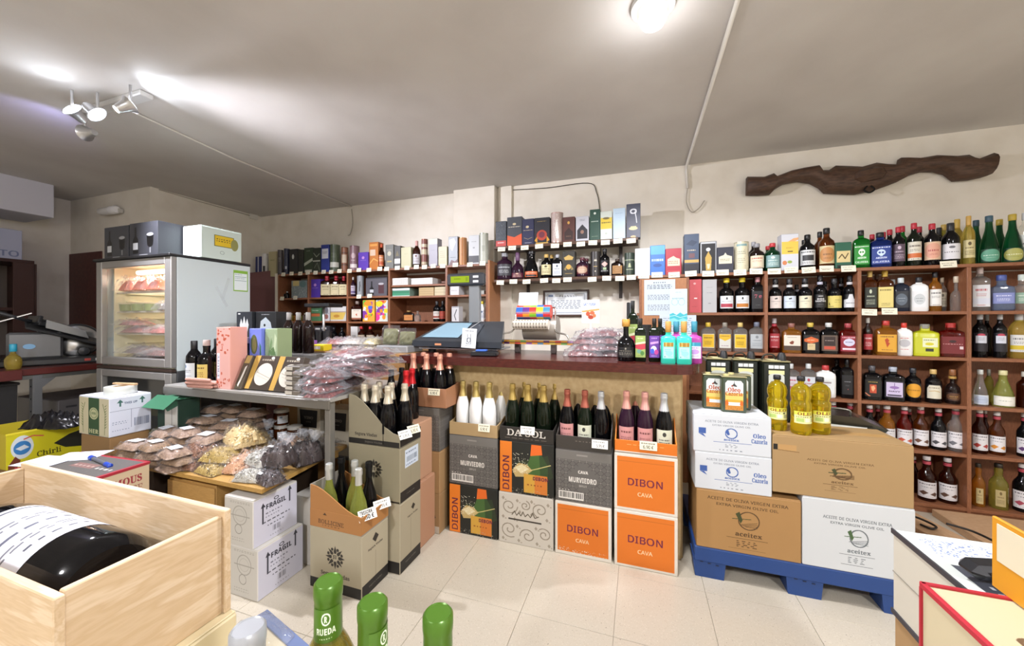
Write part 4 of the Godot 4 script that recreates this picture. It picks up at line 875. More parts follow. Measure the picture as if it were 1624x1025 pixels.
# loose pieces that show through the film of a bag
func scatter(b: Node3D, w: float, d: float, h: float, sd: int, kind: String) -> void:
	var look: Dictionary = {"cream": [150, .011, ["c9b07a", "d8c492", "b89a60", "dfd0a8"], 2.2], "nut": [150, .01, ["b0825c", "c8a080", "9a6c48", "d0ae92"], 1.5], "seed": [220, .006, ["98803e", "bca25c", "6e5a28"], 1.6], "brown": [150, .009, ["70482c", "8c6040", "553420"], 1.5], "ring": [110, .011, ["a5a39a", "c4c2b8", "8d8b82"], 0.0], "dark": [150, .01, ["1c1211", "2e1f1c", "3b2a27"], 1.4]}
	var e: Array = look[kind]
	var mm := MultiMesh.new()
	mm.transform_format = MultiMesh.TRANSFORM_3D
	mm.use_colors = true
	if e[3] == 0.0:
		var t := TorusMesh.new()
		t.inner_radius = .0045
		t.outer_radius = .0105
		t.rings = 10
		t.ring_segments = 6
		mm.mesh = t
	else:
		mm.mesh = lathe([Vector2(0, -e[3] * e[1] / 2), Vector2(e[1] * .4, -e[3] * e[1] * .36), Vector2(e[1] * .55, 0), Vector2(e[1] * .4, e[3] * e[1] * .36), Vector2(0, e[3] * e[1] / 2)], 7)
	mm.instance_count = e[0]
	var rg := RandomNumberGenerator.new()
	rg.seed = sd + 100
	for i in e[0]:
		var u := rg.randf_range(-.97, .97)
		var v := rg.randf_range(-.97, .97)
		var k := pow(maxf(0.0, (1.0 - pow(absf(u), 3.0)) * (1.0 - pow(absf(v), 3.0))), 0.55)
		mm.set_instance_transform(i, Transform3D(Basis.from_euler(V(rg.randf() * TAU, rg.randf() * TAU, rg.randf() * TAU)), V(u * w / 2, h * (.1 + .9 * k) + .001, v * d / 2)))
		mm.set_instance_color(i, Color(e[2][rg.randi() % e[2].size()]).srgb_to_linear())
	var n := MultiMeshInstance3D.new()
	n.name = "pieces"
	n.multimesh = mm
	var m := StandardMaterial3D.new()
	if not mats.has("pieces"):
		m.vertex_color_use_as_albedo = true
		m.roughness = 0.55
		mats["pieces"] = m
	n.material_override = mats["pieces"]
	n.set_meta("kind", "stuff")
	b.add_child(n, true)

func jar(at: Vector3, label: String) -> void:
	var j := thing("preserve_jar", label, "jar", at)
	j.scale = V(1.2, 1.2, 1.2)
	part(j, "glass", lathe([Vector2(0, 0), Vector2(.034, 0), Vector2(.038, .006), Vector2(.038, .058), Vector2(.034, .066), Vector2(0, .066)], 20), glass("A"))
	part(j, "lid", cap_mesh(.037, .066, .084), mt("c9c8c0", 0.35, 0.3))
	part(j, "label", wrap_label(.0386, .0386, .012, .052, 40, "whiteplain"), pr("whiteplain"), Vector3.ZERO, V(0, 60, 0))

# ---------- foreground ----------
func foreground() -> void:
	var pine := noisy("pine_box", [[0.0, "b89c78"], [0.3, "c9b08e"], [0.5, "c1a682"], [0.7, "d2bc9e"], [1.0, "c5ac8a"]], 0.012, V(.8, 7, 7), 0.55, 0.3)
	var pinez := noisy("pine_box_end", [[0.0, "b89c78"], [0.3, "c9b08e"], [0.5, "c1a682"], [0.7, "d2bc9e"], [1.0, "c5ac8a"]], 0.012, V(7, 5, .8), 0.55, 0.3)
	var o := thing("wine_case", "open pale pine case with a very large wine bottle lying inside", "crate", V(-1.074, .762, -.3765))
	part(o, "long_side", cbox(.714, .188, .012, .0015), pine, V(0, 0, -.1055))
	part(o, "long_side", cbox(.714, .176, .012, .0015), pine, V(0, 0, .1055))
	part(o, "end_board", cbox(.012, .178, .199, .0015), pinez, V(.345, 0, 0))
	part(o, "end_board", cbox(.012, .178, .199, .0015), pinez, V(-.345, 0, 0))
	part(o, "floor_board", cbox(.678, .01, .199, .001), pine, V(0, 0, 0))
	var b := thing("large_wine_bottle", "oversized black wine bottle with white label lying in the pine case", "bottle", V(-.99, .85, -.3765))
	var gl := glass("k")
	part(b, "glass", lathe([Vector2(0, -.135), Vector2(.04, -.155), Vector2(.062, -.152), Vector2(.074, -.135), Vector2(.077, -.11), Vector2(.077, .2), Vector2(.07, .25), Vector2(.045, .3), Vector2(.02, .33), Vector2(.018, .42), Vector2(0, .42)], 40), gl, V(-.01, 0, 0), V(0, 0, 90))
	part(b, "label", wrap_label(.0776, .0776, -.05, .17, 95, "bigwine", 2.0, 1.0, 24), pr("bigwine", 0.6), V(-.01, 0, 0), V(-90, 0, 90))
	carton("cream carton under the pine wine case", V(-1.074, .46, -.36), V(.74, .302, .26), "cfc09a", {}, 0, "", "support_carton")
	carton("plain brown carton on the floor under the pine case stack", V(-1.074, 0, -.36), V(.7, .46, .26), "8f7048", {}, 0, "", "support_carton")
	var cb := carton("cream carton with blue edges lying beside the pine wine case", V(-.6, .55, -.44), V(.3, .15, .18), "cabf9f", {}, -14, "", "wine_carton")
	for s in [-1, 1]:
		part(cb, "edge_band", cbox(.304, .003, .022, .001), mt("5f6f96", 0.4), V(0, .15, s * .081))
	part(cb, "edge_band", cbox(.022, .003, .14, .001), mt("5f6f96", 0.4), V(.14, .15, 0))
	part(cb, "film", pillow(.12, .1, .02, 14, .5, 12), film(.35), V(-.09, .152, -.04))
	carton("plain brown carton under the cream carton with blue edges", V(-.6, 0, -.44), V(.3, .55, .18), "8f7048", {}, -14, "", "support_carton")
	# bottles whose necks rise into view
	carton("plain brown carton carrying the green capped white wine bottles", V(-.26, 0, -.3), V(.34, .69, .24), "8f7048", {}, 0, "", "support_carton")
	for e in [[-.339, -.339, "4b7220", "white wine bottle with bright green capsule and white emblem turned to the aisle", 36.0], [-.269, -.329, "4b7220", "white wine bottle with bright green capsule, between two other green capsules", 88.0], [-.195, -.338, "4b7220", "white wine bottle with bright green capsule standing apart from the others", 200.0], [-.362, -.262, "a4a7ac", "wine bottle with pale grey capsule behind the green capped ones", 0.0]]:
		var w := thing("wine_bottle", e[3], "bottle", V(e[0], .69, e[1]), e[4])
		part(w, "glass", lathe([Vector2(0, 0), Vector2(.034, 0), Vector2(.037, .006), Vector2(.037, .18), Vector2(.034, .205), Vector2(.022, .235), Vector2(.0145, .25), Vector2(.0135, .305), Vector2(0, .305)], 24), glass("q"))
		part(w, "capsule", lathe([Vector2(.0152, .245), Vector2(.0148, .29), Vector2(.0153, .292), Vector2(.0157, .297), Vector2(.0155, .307), Vector2(.0135, .3095), Vector2(.0125, .3085), Vector2(0, .3085)], 28), mt(e[2], 0.3, 0.25))
		part(w, "capsule_print", wrap_label(.0157, .0154, .25, .286, 62, "rueda" if e[2] == "4b7220" else "greycap"), pr("rueda", 0.35))
	# cartons by the aisle end
	carton("tan carton on the floor under the white catalogue carton", V(.79, 0, -.95), V(.42, .6, .37), "a5855a", {}, 0, "", "support_carton")
	var bx := carton("white carton with black edges and printed sheets on its lid", V(.79, .6, -.95), V(.425, .2, .372), "c9c5b5", {"t": "catalog"}, 0, "", "wine_carton")
	for e in [["edge_band", V(.429, .012, .004), V(0, .19, .187)], ["edge_band", V(.004, .012, .376), V(-.2135, .19, 0)], ["edge_band", V(.004, .012, .376), V(-.2135, .0, 0)], ["fold_line", V(.002, .003, .37), V(-.213, .1, 0)]]:
		part(bx, e[0], cbox(e[1].x, e[1].y, e[1].z, .0005), mt("35363c" if e[0] == "edge_band" else "8f8c80", 0.5), e[2])
	var gs := thing("hand_scanner", "black handheld scanner lying on the white catalogue carton", "scanner", V(.675, .801, -.965), 6)
	part(gs, "head", cbox(.16, .028, .05, .012), mt("15161a", 0.35), V(0, .014, 0), V(0, 0, 4))
	part(gs, "window", cbox(.06, .012, .002, .0005), mt("2a2c34", 0.15), V(-.03, .022, .026))
	part(gs, "grip", tube(curve([V(.04, .014, .02), V(.07, .012, .06), V(.08, .012, .1)]), .014, 10), mt("15161a", 0.35))
	carton("tan carton on the floor under the red edged carton", V(.575, 0, -.56), V(.33, .7, .33), "a5855a", {}, 0, "", "support_carton")
	var rx := carton("cream carton with bright red edges and thin brown lettering", V(.575, .7, -.565), V(.335, .2, .338), "cbbf9c", {"t": "oro"}, 0, "", "wine_carton")
	part(rx, "edge_band", cbox(.339, .009, .007, .001), mt("b32637", 0.4), V(0, .194, -.168))
	part(rx, "edge_band", cbox(.007, .009, .34, .001), mt("b32637", 0.4), V(-.1665, .194, 0))
	part(rx, "edge_band", cbox(.004, .19, .004, .0005), mt("b32637", 0.4), V(-.168, .005, -.169))
	var yb := thing("yellow_tray", "golden yellow cardboard tray with white price label and a brown bottle", "box", V(.605, .902, -.635))
	for e in [["side_panel", V(.005, .105, .25), V(-.1, 0, 0)], ["side_panel", V(.005, .08, .25), V(.1, 0, 0)], ["end_panel", V(.195, .06, .005), V(0, 0, .122)], ["end_panel", V(.195, .06, .005), V(0, 0, -.122)], ["base", V(.195, .004, .24), Vector3.ZERO]]:
		part(yb, e[0], cbox(e[1].x, e[1].y, e[1].z, .001), mt("cf8f1c", 0.5), e[2])
	part(yb, "price_label", plate(.17, .055, .001, {"f": "bigprice"}), [mt("d8d0b8", 0.6), pr("bigprice")], V(-.1032, .043, -.03), V(0, -90, 0))
	bottle("decanter", V(.63, .906, -.66), .06, .14, "d", "2a1a14", "", "squat dark brown bottle in the golden yellow tray", "", 0, "liqueur_bottle")

# ---------- goods on the shelves ----------
func shelf_goods() -> void:
	gift_box("gift_box", V(.035, 1.67, -3.345), .117, .232, .09, "dfe6ee", "d0", "plain white bottle box on top of the liquor rack")
	gift_box("gift_box", V(.153, 1.67, -3.345), .114, .25, .09, "2f6ac0", "d1", "bright blue bottle box with pale lettering on top of the liquor rack")
	gift_box("gift_box", V(.273, 1.67, -3.345), .12, .217, .09, "a8283a", "d2", "red bottle box with cream plaque on top of the liquor rack")
	gift_box("gift_box", V(.408, 1.67, -3.345), .108, .325, .09, "3d4d66", "d3", "tall slate blue box with an orange band on top of the liquor rack")
	gift_box("gift_box", V(.529, 1.67, -3.345), .118, .256, .09, "191a1e", "d4", "black box with silver frame and gold figure on top of the liquor rack")
	gift_box("gift_box", V(.648, 1.67, -3.345), .115, .204, .09, "262a3a", "d5", "dark navy box with cream plaque on top of the liquor rack")
	tin("gift_tin", V(.767, 1.67, -3.345), .049, .239, "d6", "b8b49a", "cream tin with sketchy grey print on top of the liquor rack", -8)
	bottle("spirit", V(.872, 1.67, -3.345), .049, .222, "n", "8a8a90", "d7", "round bottle with cream label and red lettering on top of the liquor rack", "", -9)
	bottle("spirit", V(.881, 1.67, -3.465), .038, .26, "n", "9a9aa0", "", "round bottle with grey cap behind the cream labelled one on top of the liquor rack", "", -9)
	bottle("spirit", V(.976, 1.67, -3.345), .048, .22, "e", "b83238", "d8", "dark bottle with red cap and pale blue label on top of the liquor rack", "", -10)
	bottle("spirit", V(.981, 1.67, -3.465), .041, .218, "e", "b83238", "", "dark bottle with red cap behind the pale blue label on top of the liquor rack", "", -9)
	gift_box("gift_box", V(1.075, 1.67, -3.345), .108, .276, .09, "b9bcc4", "d9", "white and yellow gift box with fruit on top of the liquor rack")
	bottle("spirit", V(1.199, 1.67, -3.345), .046, .267, "k", "141416", "d10", "black bottle with large white label on top of the liquor rack", "", -12, "bottle", "", 75)
	bottle("spirit", V(1.22, 1.67, -3.465), .035, .252, "k", "232326", "", "black bottle with grey cap behind the large white label on top of the liquor rack", "", -12)
	bottle("spirit", V(1.316, 1.67, -3.345), .048, .309, "A", "17181a", "d11", "amber rum bottle with net and cream label on top of the liquor rack", "", -13)
	bottle("spirit", V(1.321, 1.67, -3.465), .037, .308, "A", "17181a", "", "amber rum bottle behind the netted one on top of the liquor rack", "", -13)
	gift_box("gift_box", V(1.4, 1.67, -3.345), .093, .192, .09, "1f5a44", "d12", "dark green gift box with cream panel on top of the liquor rack")
	bottle("square", V(1.519, 1.67, -3.345), .046, .275, "G", "141416", "d13", "vivid green absinthe bottle with white skull on top of the liquor rack", "", -15, "absinthe_bottle")
	bottle("square", V(1.628, 1.67, -3.345), .057, .253, "B", "15151a", "d14", "deep blue absinthe bottle with white skull on top of the liquor rack", "", -16, "absinthe_bottle")
	bottle("spirit", V(1.641, 1.67, -3.465), .034, .265, "k", "b52a3a", "", "dark bottle with red cap by the blue absinthe on top of the liquor rack", "", -15)
	bottle("spirit", V(1.707, 1.67, -3.465), .033, .274, "k", "b52a3a", "", "dark bottle with red cap behind the blue absinthe on top of the liquor rack", "", -16)
	bottle("spirit", V(1.743, 1.67, -3.465), .036, .29, "k", "b52a3a", "", "dark bottle with red cap beside the purple labelled bottle on top of the liquor rack", "", -16)
	bottle("spirit", V(1.73, 1.67, -3.345), .035, .285, "k", "b52a3a", "d15", "dark bottle with red cap and mauve label on top of the liquor rack", "", -16)
	bottle("spirit", V(1.815, 1.67, -3.345), .037, .305, "g", "b52a3a", "d16", "dark bottle with red cap, white and orange label on top of the liquor rack", "", -17)
	bottle("spirit", V(1.815, 1.67, -3.465), .035, .312, "G", "b52a3a", "", "green bottle with red cap behind the orange labelled one on top of the liquor rack", "", -17)
	bottle("spirit", V(1.911, 1.67, -3.345), .04, .292, "k", "b52a3a", "d17", "dark bottle with red cap and cream heart badge on top of the liquor rack", "", -18, "bottle", "", 70)
	bottle("spirit", V(1.91, 1.67, -3.465), .034, .299, "k", "a8283a", "", "dark bottle with red cap behind the heart badge on top of the liquor rack", "", -17)
	bottle("wine", V(2.007, 1.67, -3.345), .043, .289, "k", "26282c", "d18", "black wine bottle with wide white label on top of the liquor rack", "", -19, "bottle", "", 80)
	bottle("wine", V(2.017, 1.67, -3.465), .032, .286, "k", "26282c", "", "black capped bottle behind the wide white label on top of the liquor rack", "", -18)
	bottle("spirit", V(2.042, 1.67, -3.465), .033, .302, "q", "b89a4a", "", "gold capped bottle behind the wide white label on top of the liquor rack", "", -18)
	bottle("wine", V(2.098, 1.67, -3.345), .029, .328, "y", "c8a050", "d19", "golden bottle with cream label and gold cap on top of the liquor rack", "", -19)
	bottle("wine", V(2.114, 1.67, -3.465), .034, .336, "y", "c8a850", "", "golden bottle with gold cap behind the cream labelled one on top of the liquor rack", "", -19)
	bottle("tear", V(2.199, 1.67, -3.345), .045, .318, "e", "3a5a6a", "d20", "deep green bottle with slate cap and round green label on top of the liquor rack", "", -20)
	bottle("tear", V(2.212, 1.67, -3.465), .038, .319, "e", "2f4a58", "", "green bottle with slate cap behind the round green label on top of the liquor rack", "", -20)
	bottle("tear", V(2.311, 1.67, -3.345), .045, .321, "e", "b8a03a", "d21", "deep green bottle with gold cap and yellow green label on top of the liquor rack", "", -21)
	bottle("tear", V(2.33, 1.67, -3.465), .039, .317, "e", "b8a03a", "", "green bottle with gold cap behind the slate capped one on top of the liquor rack", "", -20)
	bottle("spirit", V(2.372, 1.67, -3.345), .034, .323, "c", "c8ccd0", "d22", "clear bottle with silver cap on top of the liquor rack", "", -21)
	gift_box("spirit_tin", V(.431, 1.36, -3.34), .098, .269, .08, "b3484e", "d23", "coral red spirit tin on the liquor rack's upper shelf")
	gift_box("spirit_tin", V(.538, 1.36, -3.34), .1, .265, .08, "a9aaac", "d24", "pale grey spirit tin on the liquor rack's upper shelf")
	bottle("port", V(.664, 1.36, -3.345), .052, .271, "k", "d8c02a", "d25", "black port bottle with yellow cap, white label, red stripe on the liquor rack's upper shelf", "", -7, "bottle", "", 58)
	bottle("port", V(.773, 1.36, -3.345), .051, .272, "k", "d8c02a", "d26", "black port bottle with yellow cap, white label, orange stripe on the liquor rack's upper shelf", "", -8, "bottle", "", 58)
	bottle("square", V(.878, 1.36, -3.345), .047, .273, "k", "c08a8e", "d27", "black square bottle with pink cap on the liquor rack's upper shelf", "", -9)
	bottle("port", V(.995, 1.36, -3.345), .041, .254, "k", "2a2a2e", "d28", "black port bottle with pinkish label on the liquor rack's upper shelf", "", -10, "bottle", "c8c8c8", 60)
	bottle("port", V(1.086, 1.36, -3.345), .042, .251, "k", "2a2a2e", "d29", "black port bottle with bluish label on the liquor rack's upper shelf", "", -11, "bottle", "c8c8c8", 60)
	bottle("port", V(1.184, 1.36, -3.345), .043, .252, "k", "2a2a2e", "d30", "black port bottle with cream label on the liquor rack's upper shelf", "", -12, "bottle", "c8c8c8", 60)
	bottle("port", V(1.277, 1.36, -3.345), .038, .272, "k", "1c1c20", "d31", "black bottle with white painted lettering on the liquor rack's upper shelf", "", -13, "bottle", "b8b8c8")
	bottle("port", V(1.363, 1.36, -3.345), .042, .245, "k", "26262a", "d32", "black bottle with yellow sketch label on the liquor rack's upper shelf", "", -13, "bottle", "", 66)
	bottle("port", V(1.455, 1.36, -3.345), .039, .265, "k", "1c1c20", "d33", "black bottle with white shouldered label on the liquor rack's upper shelf", "", -14, "bottle", "c8c8cc")
	bottle("port", V(1.169, 1.36, -3.455), .033, .215, "k", "232328", "", "black bottle in the back row on the liquor rack's upper shelf", "black bottles in the back row of the upper shelf", -11, "bottle", "9a9aa4")
	bottle("port", V(1.349, 1.36, -3.455), .029, .234, "k", "232328", "", "black bottle in the back row on the liquor rack's upper shelf", "black bottles in the back row of the upper shelf", -13, "bottle", "9a9aa4")
	bottle("port", V(1.451, 1.36, -3.455), .029, .259, "k", "232328", "", "black bottle in the back row on the liquor rack's upper shelf", "black bottles in the back row of the upper shelf", -14, "bottle", "9a9aa4")
	bottle("square", V(1.571, 1.36, -3.345), .037, .288, "A", "d2b46a", "d34", "amber whisky bottle with cream cap and black label on the liquor rack's upper shelf", "", -15)
	bottle("square", V(1.655, 1.36, -3.345), .044, .289, "A", "cfae4a", "d35", "amber whisky bottle with gold cap and yellow label on the liquor rack's upper shelf", "", -16)
	bottle("square", V(1.667, 1.36, -3.465), .029, .28, "A", "5a3a24", "", "amber whisky bottle behind the yellow labelled one on the liquor rack's upper shelf", "", -15)
	bottle("flask", V(1.744, 1.36, -3.345), .045, .236, "s", "c8d2d6", "d36", "dark grey flask with white cap on the liquor rack's upper shelf", "", -17)
	bottle("flask", V(1.76, 1.36, -3.465), .037, .235, "s", "c8d2d6", "", "dark grey flask with white cap behind the first on the liquor rack's upper shelf", "", -16)
	bottle("flask", V(1.841, 1.36, -3.345), .046, .237, "w", "26282c", "d37", "white flask with black cap on the liquor rack's upper shelf", "", -17)
	bottle("spirit", V(1.927, 1.36, -3.345), .031, .268, "a", "1d1d20", "d38", "amber gin bottle with yellow side and white label on the liquor rack's upper shelf", "", -18)
	bottle("spirit", V(2.004, 1.36, -3.415), .023, .234, "c", "b8a890", "d39", "small clear bottle with wooden cap on the liquor rack's upper shelf", "", -18)
	bottle("decanter", V(2.035, 1.36, -3.345), .027, .234, "c", "c8bca6", "", "clear decanter with pale wooden stopper on the liquor rack's upper shelf", "", -19)
	bottle("square", V(2.154, 1.36, -3.345), .042, .288, "c", "c8b8b4", "d40", "clear gin bottle with red and white cap on the liquor rack's upper shelf", "", -20)
	bottle("crystal", V(2.259, 1.36, -3.345), .053, .234, "z", "4a5a9a", "d41", "blue tinted gin bottle with blue cap on the liquor rack's upper shelf", "", -20)
	bottle("crystal", V(2.356, 1.36, -3.345), .039, .234, "c", "c8d4cc", "d42", "green tinted gin bottle with white cap on the liquor rack's upper shelf", "", -21)
	bottle("flask", V(.534, 1.053, -3.345), .053, .227, "c", "c8aa3a", "d43", "clear gin flask with yellow cap and yellow label on the liquor rack's second shelf", "", -5)
	bottle("flask", V(.653, 1.053, -3.345), .049, .227, "c", "8a8478", "d44", "clear gin flask with yellow shield label on the liquor rack's second shelf", "", -7)
	bottle("flask", V(.76, 1.053, -3.345), .05, .227, "c", "c8b06a", "d45", "clear gin flask with gold cap and yellow label on the liquor rack's second shelf", "", -8)
	bottle("flask", V(.872, 1.053, -3.345), .053, .232, "c", "6a7080", "d46", "clear gin flask with engraved grey label on the liquor rack's second shelf", "", -9)
	bottle("spirit", V(.988, 1.053, -3.345), .036, .261, "r", "b8b0b4", "d47", "dark red bottle with red neck band on the liquor rack's second shelf", "", -10, "bottle", "a83240")
	bottle("square", V(1.098, 1.053, -3.345), .058, .223, "a", "8a5a50", "d48", "amber whisky bottle with white bird label on the liquor rack's second shelf", "", -11)
	bottle("square", V(1.217, 1.053, -3.345), .053, .228, "k", "c8ae4a", "d49", "black liqueur bottle with orange badge and gold cap on the liquor rack's second shelf", "", -12)
	bottle("square", V(1.329, 1.053, -3.345), .052, .228, "k", "d0d0cc", "d50", "black liqueur bottle with white cap and brown label on the liquor rack's second shelf", "", -13)
	bottle("square", V(1.445, 1.053, -3.345), .054, .224, "r", "a8484c", "d51", "crimson liqueur bottle with white crest label on the liquor rack's second shelf", "", -14)
	bottle("spirit", V(1.559, 1.053, -3.345), .026, .265, "d", "c8c8c4", "d52", "dark bottle with pale stopper and red label on the liquor rack's second shelf", "", -15)
	bottle("square", V(1.66, 1.053, -3.345), .056, .243, "a", "b83a34", "d53", "amber whisky bottle with flame orange label on the liquor rack's second shelf", "", -16)
	bottle("flask", V(1.761, 1.053, -3.345), .042, .229, "w", "c83a2c", "d54", "white rum flask with red cap on the liquor rack's second shelf", "", -17)
	bottle("square", V(1.873, 1.053, -3.345), .063, .221, "l", "8a8a80", "d55", "lime yellow limoncello bottle with lemon label on the liquor rack's second shelf", "", -18)
	bottle("square", V(2.007, 1.053, -3.345), .064, .226, "r", "a8302c", "d56", "wide crimson vermouth bottle with red caps on the liquor rack's second shelf", "", -19)
	bottle("spirit", V(2.154, 1.053, -3.345), .034, .293, "k", "b8bcc0", "d57", "dark violet gin bottle, silver neck, by the upright on the liquor rack's second shelf", "", -20)
	bottle("spirit", V(2.251, 1.053, -3.345), .031, .293, "k", "b8bcc0", "d57", "dark violet gin bottle, silver neck, beside golden one on the liquor rack's second shelf", "", -20)
	bottle("spirit", V(2.267, 1.053, -3.465), .024, .286, "k", "b0b4b8", "", "dark violet gin bottle in the back row on the liquor rack's second shelf", "", -20)
	bottle("wine", V(2.342, 1.053, -3.345), .044, .304, "y", "c8cacc", "d58", "golden bottle with white band label and silver cap on the liquor rack's second shelf", "", -21)
	bottle("flask", V(1.09, .735, -3.345), .059, .235, "c", "d0d4d4", "d59", "clear flask with red lettered white label on the liquor rack's third shelf", "", -11)
	bottle("flask", V(1.205, .735, -3.345), .046, .24, "c", "d8dcdc", "d60", "clear flask with white cap and pale label on the liquor rack's third shelf", "", -12)
	bottle("flask", V(1.31, .735, -3.345), .059, .23, "w", "b83a3a", "d61", "white coconut liqueur flask on the liquor rack's third shelf", "", -13)
	bottle("square", V(1.438, .735, -3.345), .036, .281, "k", "1f1f22", "d62", "black square bottle with grey lettering on the liquor rack's third shelf", "", -14)
	bottle("square", V(1.428, .735, -3.465), .034, .268, "k", "232328", "", "black square bottle behind the grey lettered one on the liquor rack's third shelf", "", -13)
	bottle("square", V(1.582, .735, -3.345), .05, .24, "k", "55555a", "d63", "black bottle with glowing orange picture label on the liquor rack's third shelf", "", -15)
	bottle("square", V(1.7, .735, -3.345), .057, .236, "k", "a8b0bc", "d64", "black bottle with lilac square label on the liquor rack's third shelf", "", -16)
	bottle("spirit", V(1.809, .735, -3.345), .04, .232, "k", "2c2e34", "d65", "dark bottle with orange oval label on the liquor rack's third shelf", "", -17)
	bottle("spirit", V(1.917, .735, -3.345), .04, .228, "k", "c8aa6a", "d66", "dark bottle with cork and arched cream label on the liquor rack's third shelf", "", -18)
	bottle("decanter", V(2.017, .735, -3.345), .037, .232, "n", "8a5a34", "d67", "brown decanter bottle with gold neck on the liquor rack's third shelf", "", -19, "bottle", "b8924a")
	bottle("tear", V(2.156, .735, -3.345), .035, .238, "c", "c8ccc8", "d68", "clear teardrop bottle with pale blue label on the liquor rack's third shelf", "", -20)
	bottle("tear", V(2.266, .735, -3.345), .049, .234, "h", "d2cc9a", "d69", "yellow green teardrop bottle with cream label on the liquor rack's third shelf", "", -20)
	bottle("wine", V(2.277, .735, -3.465), .021, .228, "h", "8a8a80", "", "pale bottle in the back row of the corner bay on the liquor rack's third shelf", "", -20)
	bottle("spirit", V(2.37, .735, -3.345), .035, .23, "d", "c8c4b8", "", "dark red bottle with pale cap on the liquor rack's third shelf", "", -21)
	bottle("syrup", V(1.352, .418, -3.345), .049, .289, "k", "d8d4d4", "d70", "dark syrup bottle behind the steel tray on the liquor rack's fourth shelf", "", -13, "syrup_bottle", "b84a58", 75)
	bottle("syrup", V(1.46, .418, -3.345), .044, .292, "A", "d8d4d4", "d71", "amber syrup bottle behind the steel tray on the liquor rack's fourth shelf", "", -14, "syrup_bottle", "b84a58", 75)
	bottle("syrup", V(1.569, .418, -3.345), .039, .277, "k", "d8d4d4", "d72", "black syrup bottle at the bay upright on the liquor rack's fourth shelf", "", -15, "syrup_bottle", "b84a58", 75)
	bottle("syrup", V(1.667, .418, -3.345), .042, .28, "a", "d8d4d4", "d73", "pale amber syrup bottle on the liquor rack's fourth shelf", "", -16, "syrup_bottle", "b84a58", 75)
	bottle("syrup", V(1.763, .418, -3.345), .039, .278, "r", "d8d4d4", "d74", "purple red syrup bottle with red fruit label on the liquor rack's fourth shelf", "", -17, "syrup_bottle", "b84a58", 75)
	bottle("syrup", V(1.851, .418, -3.345), .038, .293, "A", "d8d4d4", "d75", "brown syrup bottle with nut label on the liquor rack's fourth shelf", "", -17, "syrup_bottle", "b84a58", 75)
	bottle("syrup", V(1.944, .418, -3.345), .037, .278, "k", "d8d4d4", "d76", "black syrup bottle with grey flower label on the liquor rack's fourth shelf", "", -18, "syrup_bottle", "b84a58", 75)
	bottle("syrup", V(2.033, .418, -3.345), .04, .298, "c", "d8d4d4", "d77", "clear syrup bottle with grey flower label on the liquor rack's fourth shelf", "", -19, "syrup_bottle", "b84a58", 75)
	bottle("syrup", V(2.153, .418, -3.345), .035, .29, "d", "d8d4d4", "d78", "dark red syrup bottle with red pepper label on the liquor rack's fourth shelf", "", -20, "syrup_bottle", "b84a58", 75)
	bottle("syrup", V(2.237, .418, -3.345), .035, .28, "A", "d8d4d4", "d79", "brown syrup bottle with orange slice label on the liquor rack's fourth shelf", "", -20, "syrup_bottle", "b84a58", 75)
	bottle("syrup", V(2.37, .418, -3.345), .035, .282, "k", "d8d4d4", "d80", "black syrup bottle with plum label on the liquor rack's fourth shelf", "", -21, "syrup_bottle", "b84a58", 75)
	bottle("syrup", V(1.674, .418, -3.465), .027, .254, "d", "d8d4d4", "", "dark syrup bottle in the back row, first gap on the liquor rack's fourth shelf", "", -15, "syrup_bottle", "b84a58", 75)
	bottle("syrup", V(1.854, .418, -3.465), .025, .245, "d", "d8d4d4", "", "dark syrup bottle in the back row, middle gap on the liquor rack's fourth shelf", "", -17, "syrup_bottle", "b84a58", 75)
	bottle("syrup", V(2.259, .418, -3.465), .02, .262, "d", "d8d4d4", "", "dark syrup bottle in the back row, corner gap on the liquor rack's fourth shelf", "", -20, "syrup_bottle", "b84a58", 75)
	bottle("syrup", V(1.883, .065, -3.345), .045, .301, "d", "d8d4d4", "d82", "brown syrup bottle with cocoa label next to long carton on the liquor rack's bottom shelf", "", -18, "syrup_bottle", "b84a58", 75)
	bottle("syrup", V(1.991, .065, -3.345), .043, .301, "d", "d8d4d4", "d82", "brown syrup bottle with cocoa label by the bay upright on the liquor rack's bottom shelf", "", -18, "syrup_bottle", "b84a58", 75)
	bottle("syrup", V(1.879, .065, -3.465), .028, .254, "d", "d8d4d4", "", "dark syrup bottle half hidden by the long carton on the liquor rack's bottom shelf", "", -17, "syrup_bottle", "b84a58", 75)
	bottle("syrup", V(2.147, .065, -3.345), .03, .281, "a", "2a241c", "d83", "amber bottle with dark neck, first in the corner bay on the liquor rack's bottom shelf", "", -20, "bottle", "", 30)
	bottle("syrup", V(2.245, .065, -3.345), .042, .293, "q", "2a241c", "d84", "wide amber bottle with dark neck in the corner bay on the liquor rack's bottom shelf", "", -20, "bottle", "", 30)
	bottle("syrup", V(2.36, .065, -3.345), .043, .308, "k", "d8d4d4", "d85", "black syrup bottle with berry label in the corner bay on the liquor rack's bottom shelf", "", -21, "syrup_bottle", "b84a58", 75)
	gift_box("gift_box", V(-1.238, 2, -3.37), .106, .244, .09, "3a4048", "d86", "plastic wrapped dark box with red foot on the upper wall shelf")
	gift_box("gift_box", V(-1.103, 2, -3.37), .147, .274, .09, "3c4048", "d87", "charcoal and orange pointed box on the upper wall shelf")
	gift_box("gift_box", V(-.97, 2, -3.37), .113, .244, .09, "26294a", "d88", "navy box with fine gold lines on the upper wall shelf")
	gift_box("gift_box", V(-.837, 2, -3.37), .146, .244, .09, "1e1f28", "d89", "black box with red and gold medallion on the upper wall shelf")
	tin("gift_tin", V(-.705, 2, -3.37), .056, .279, "d90", "b89a90", "pinkish tin with a pale tree motif on the upper wall shelf", 7)
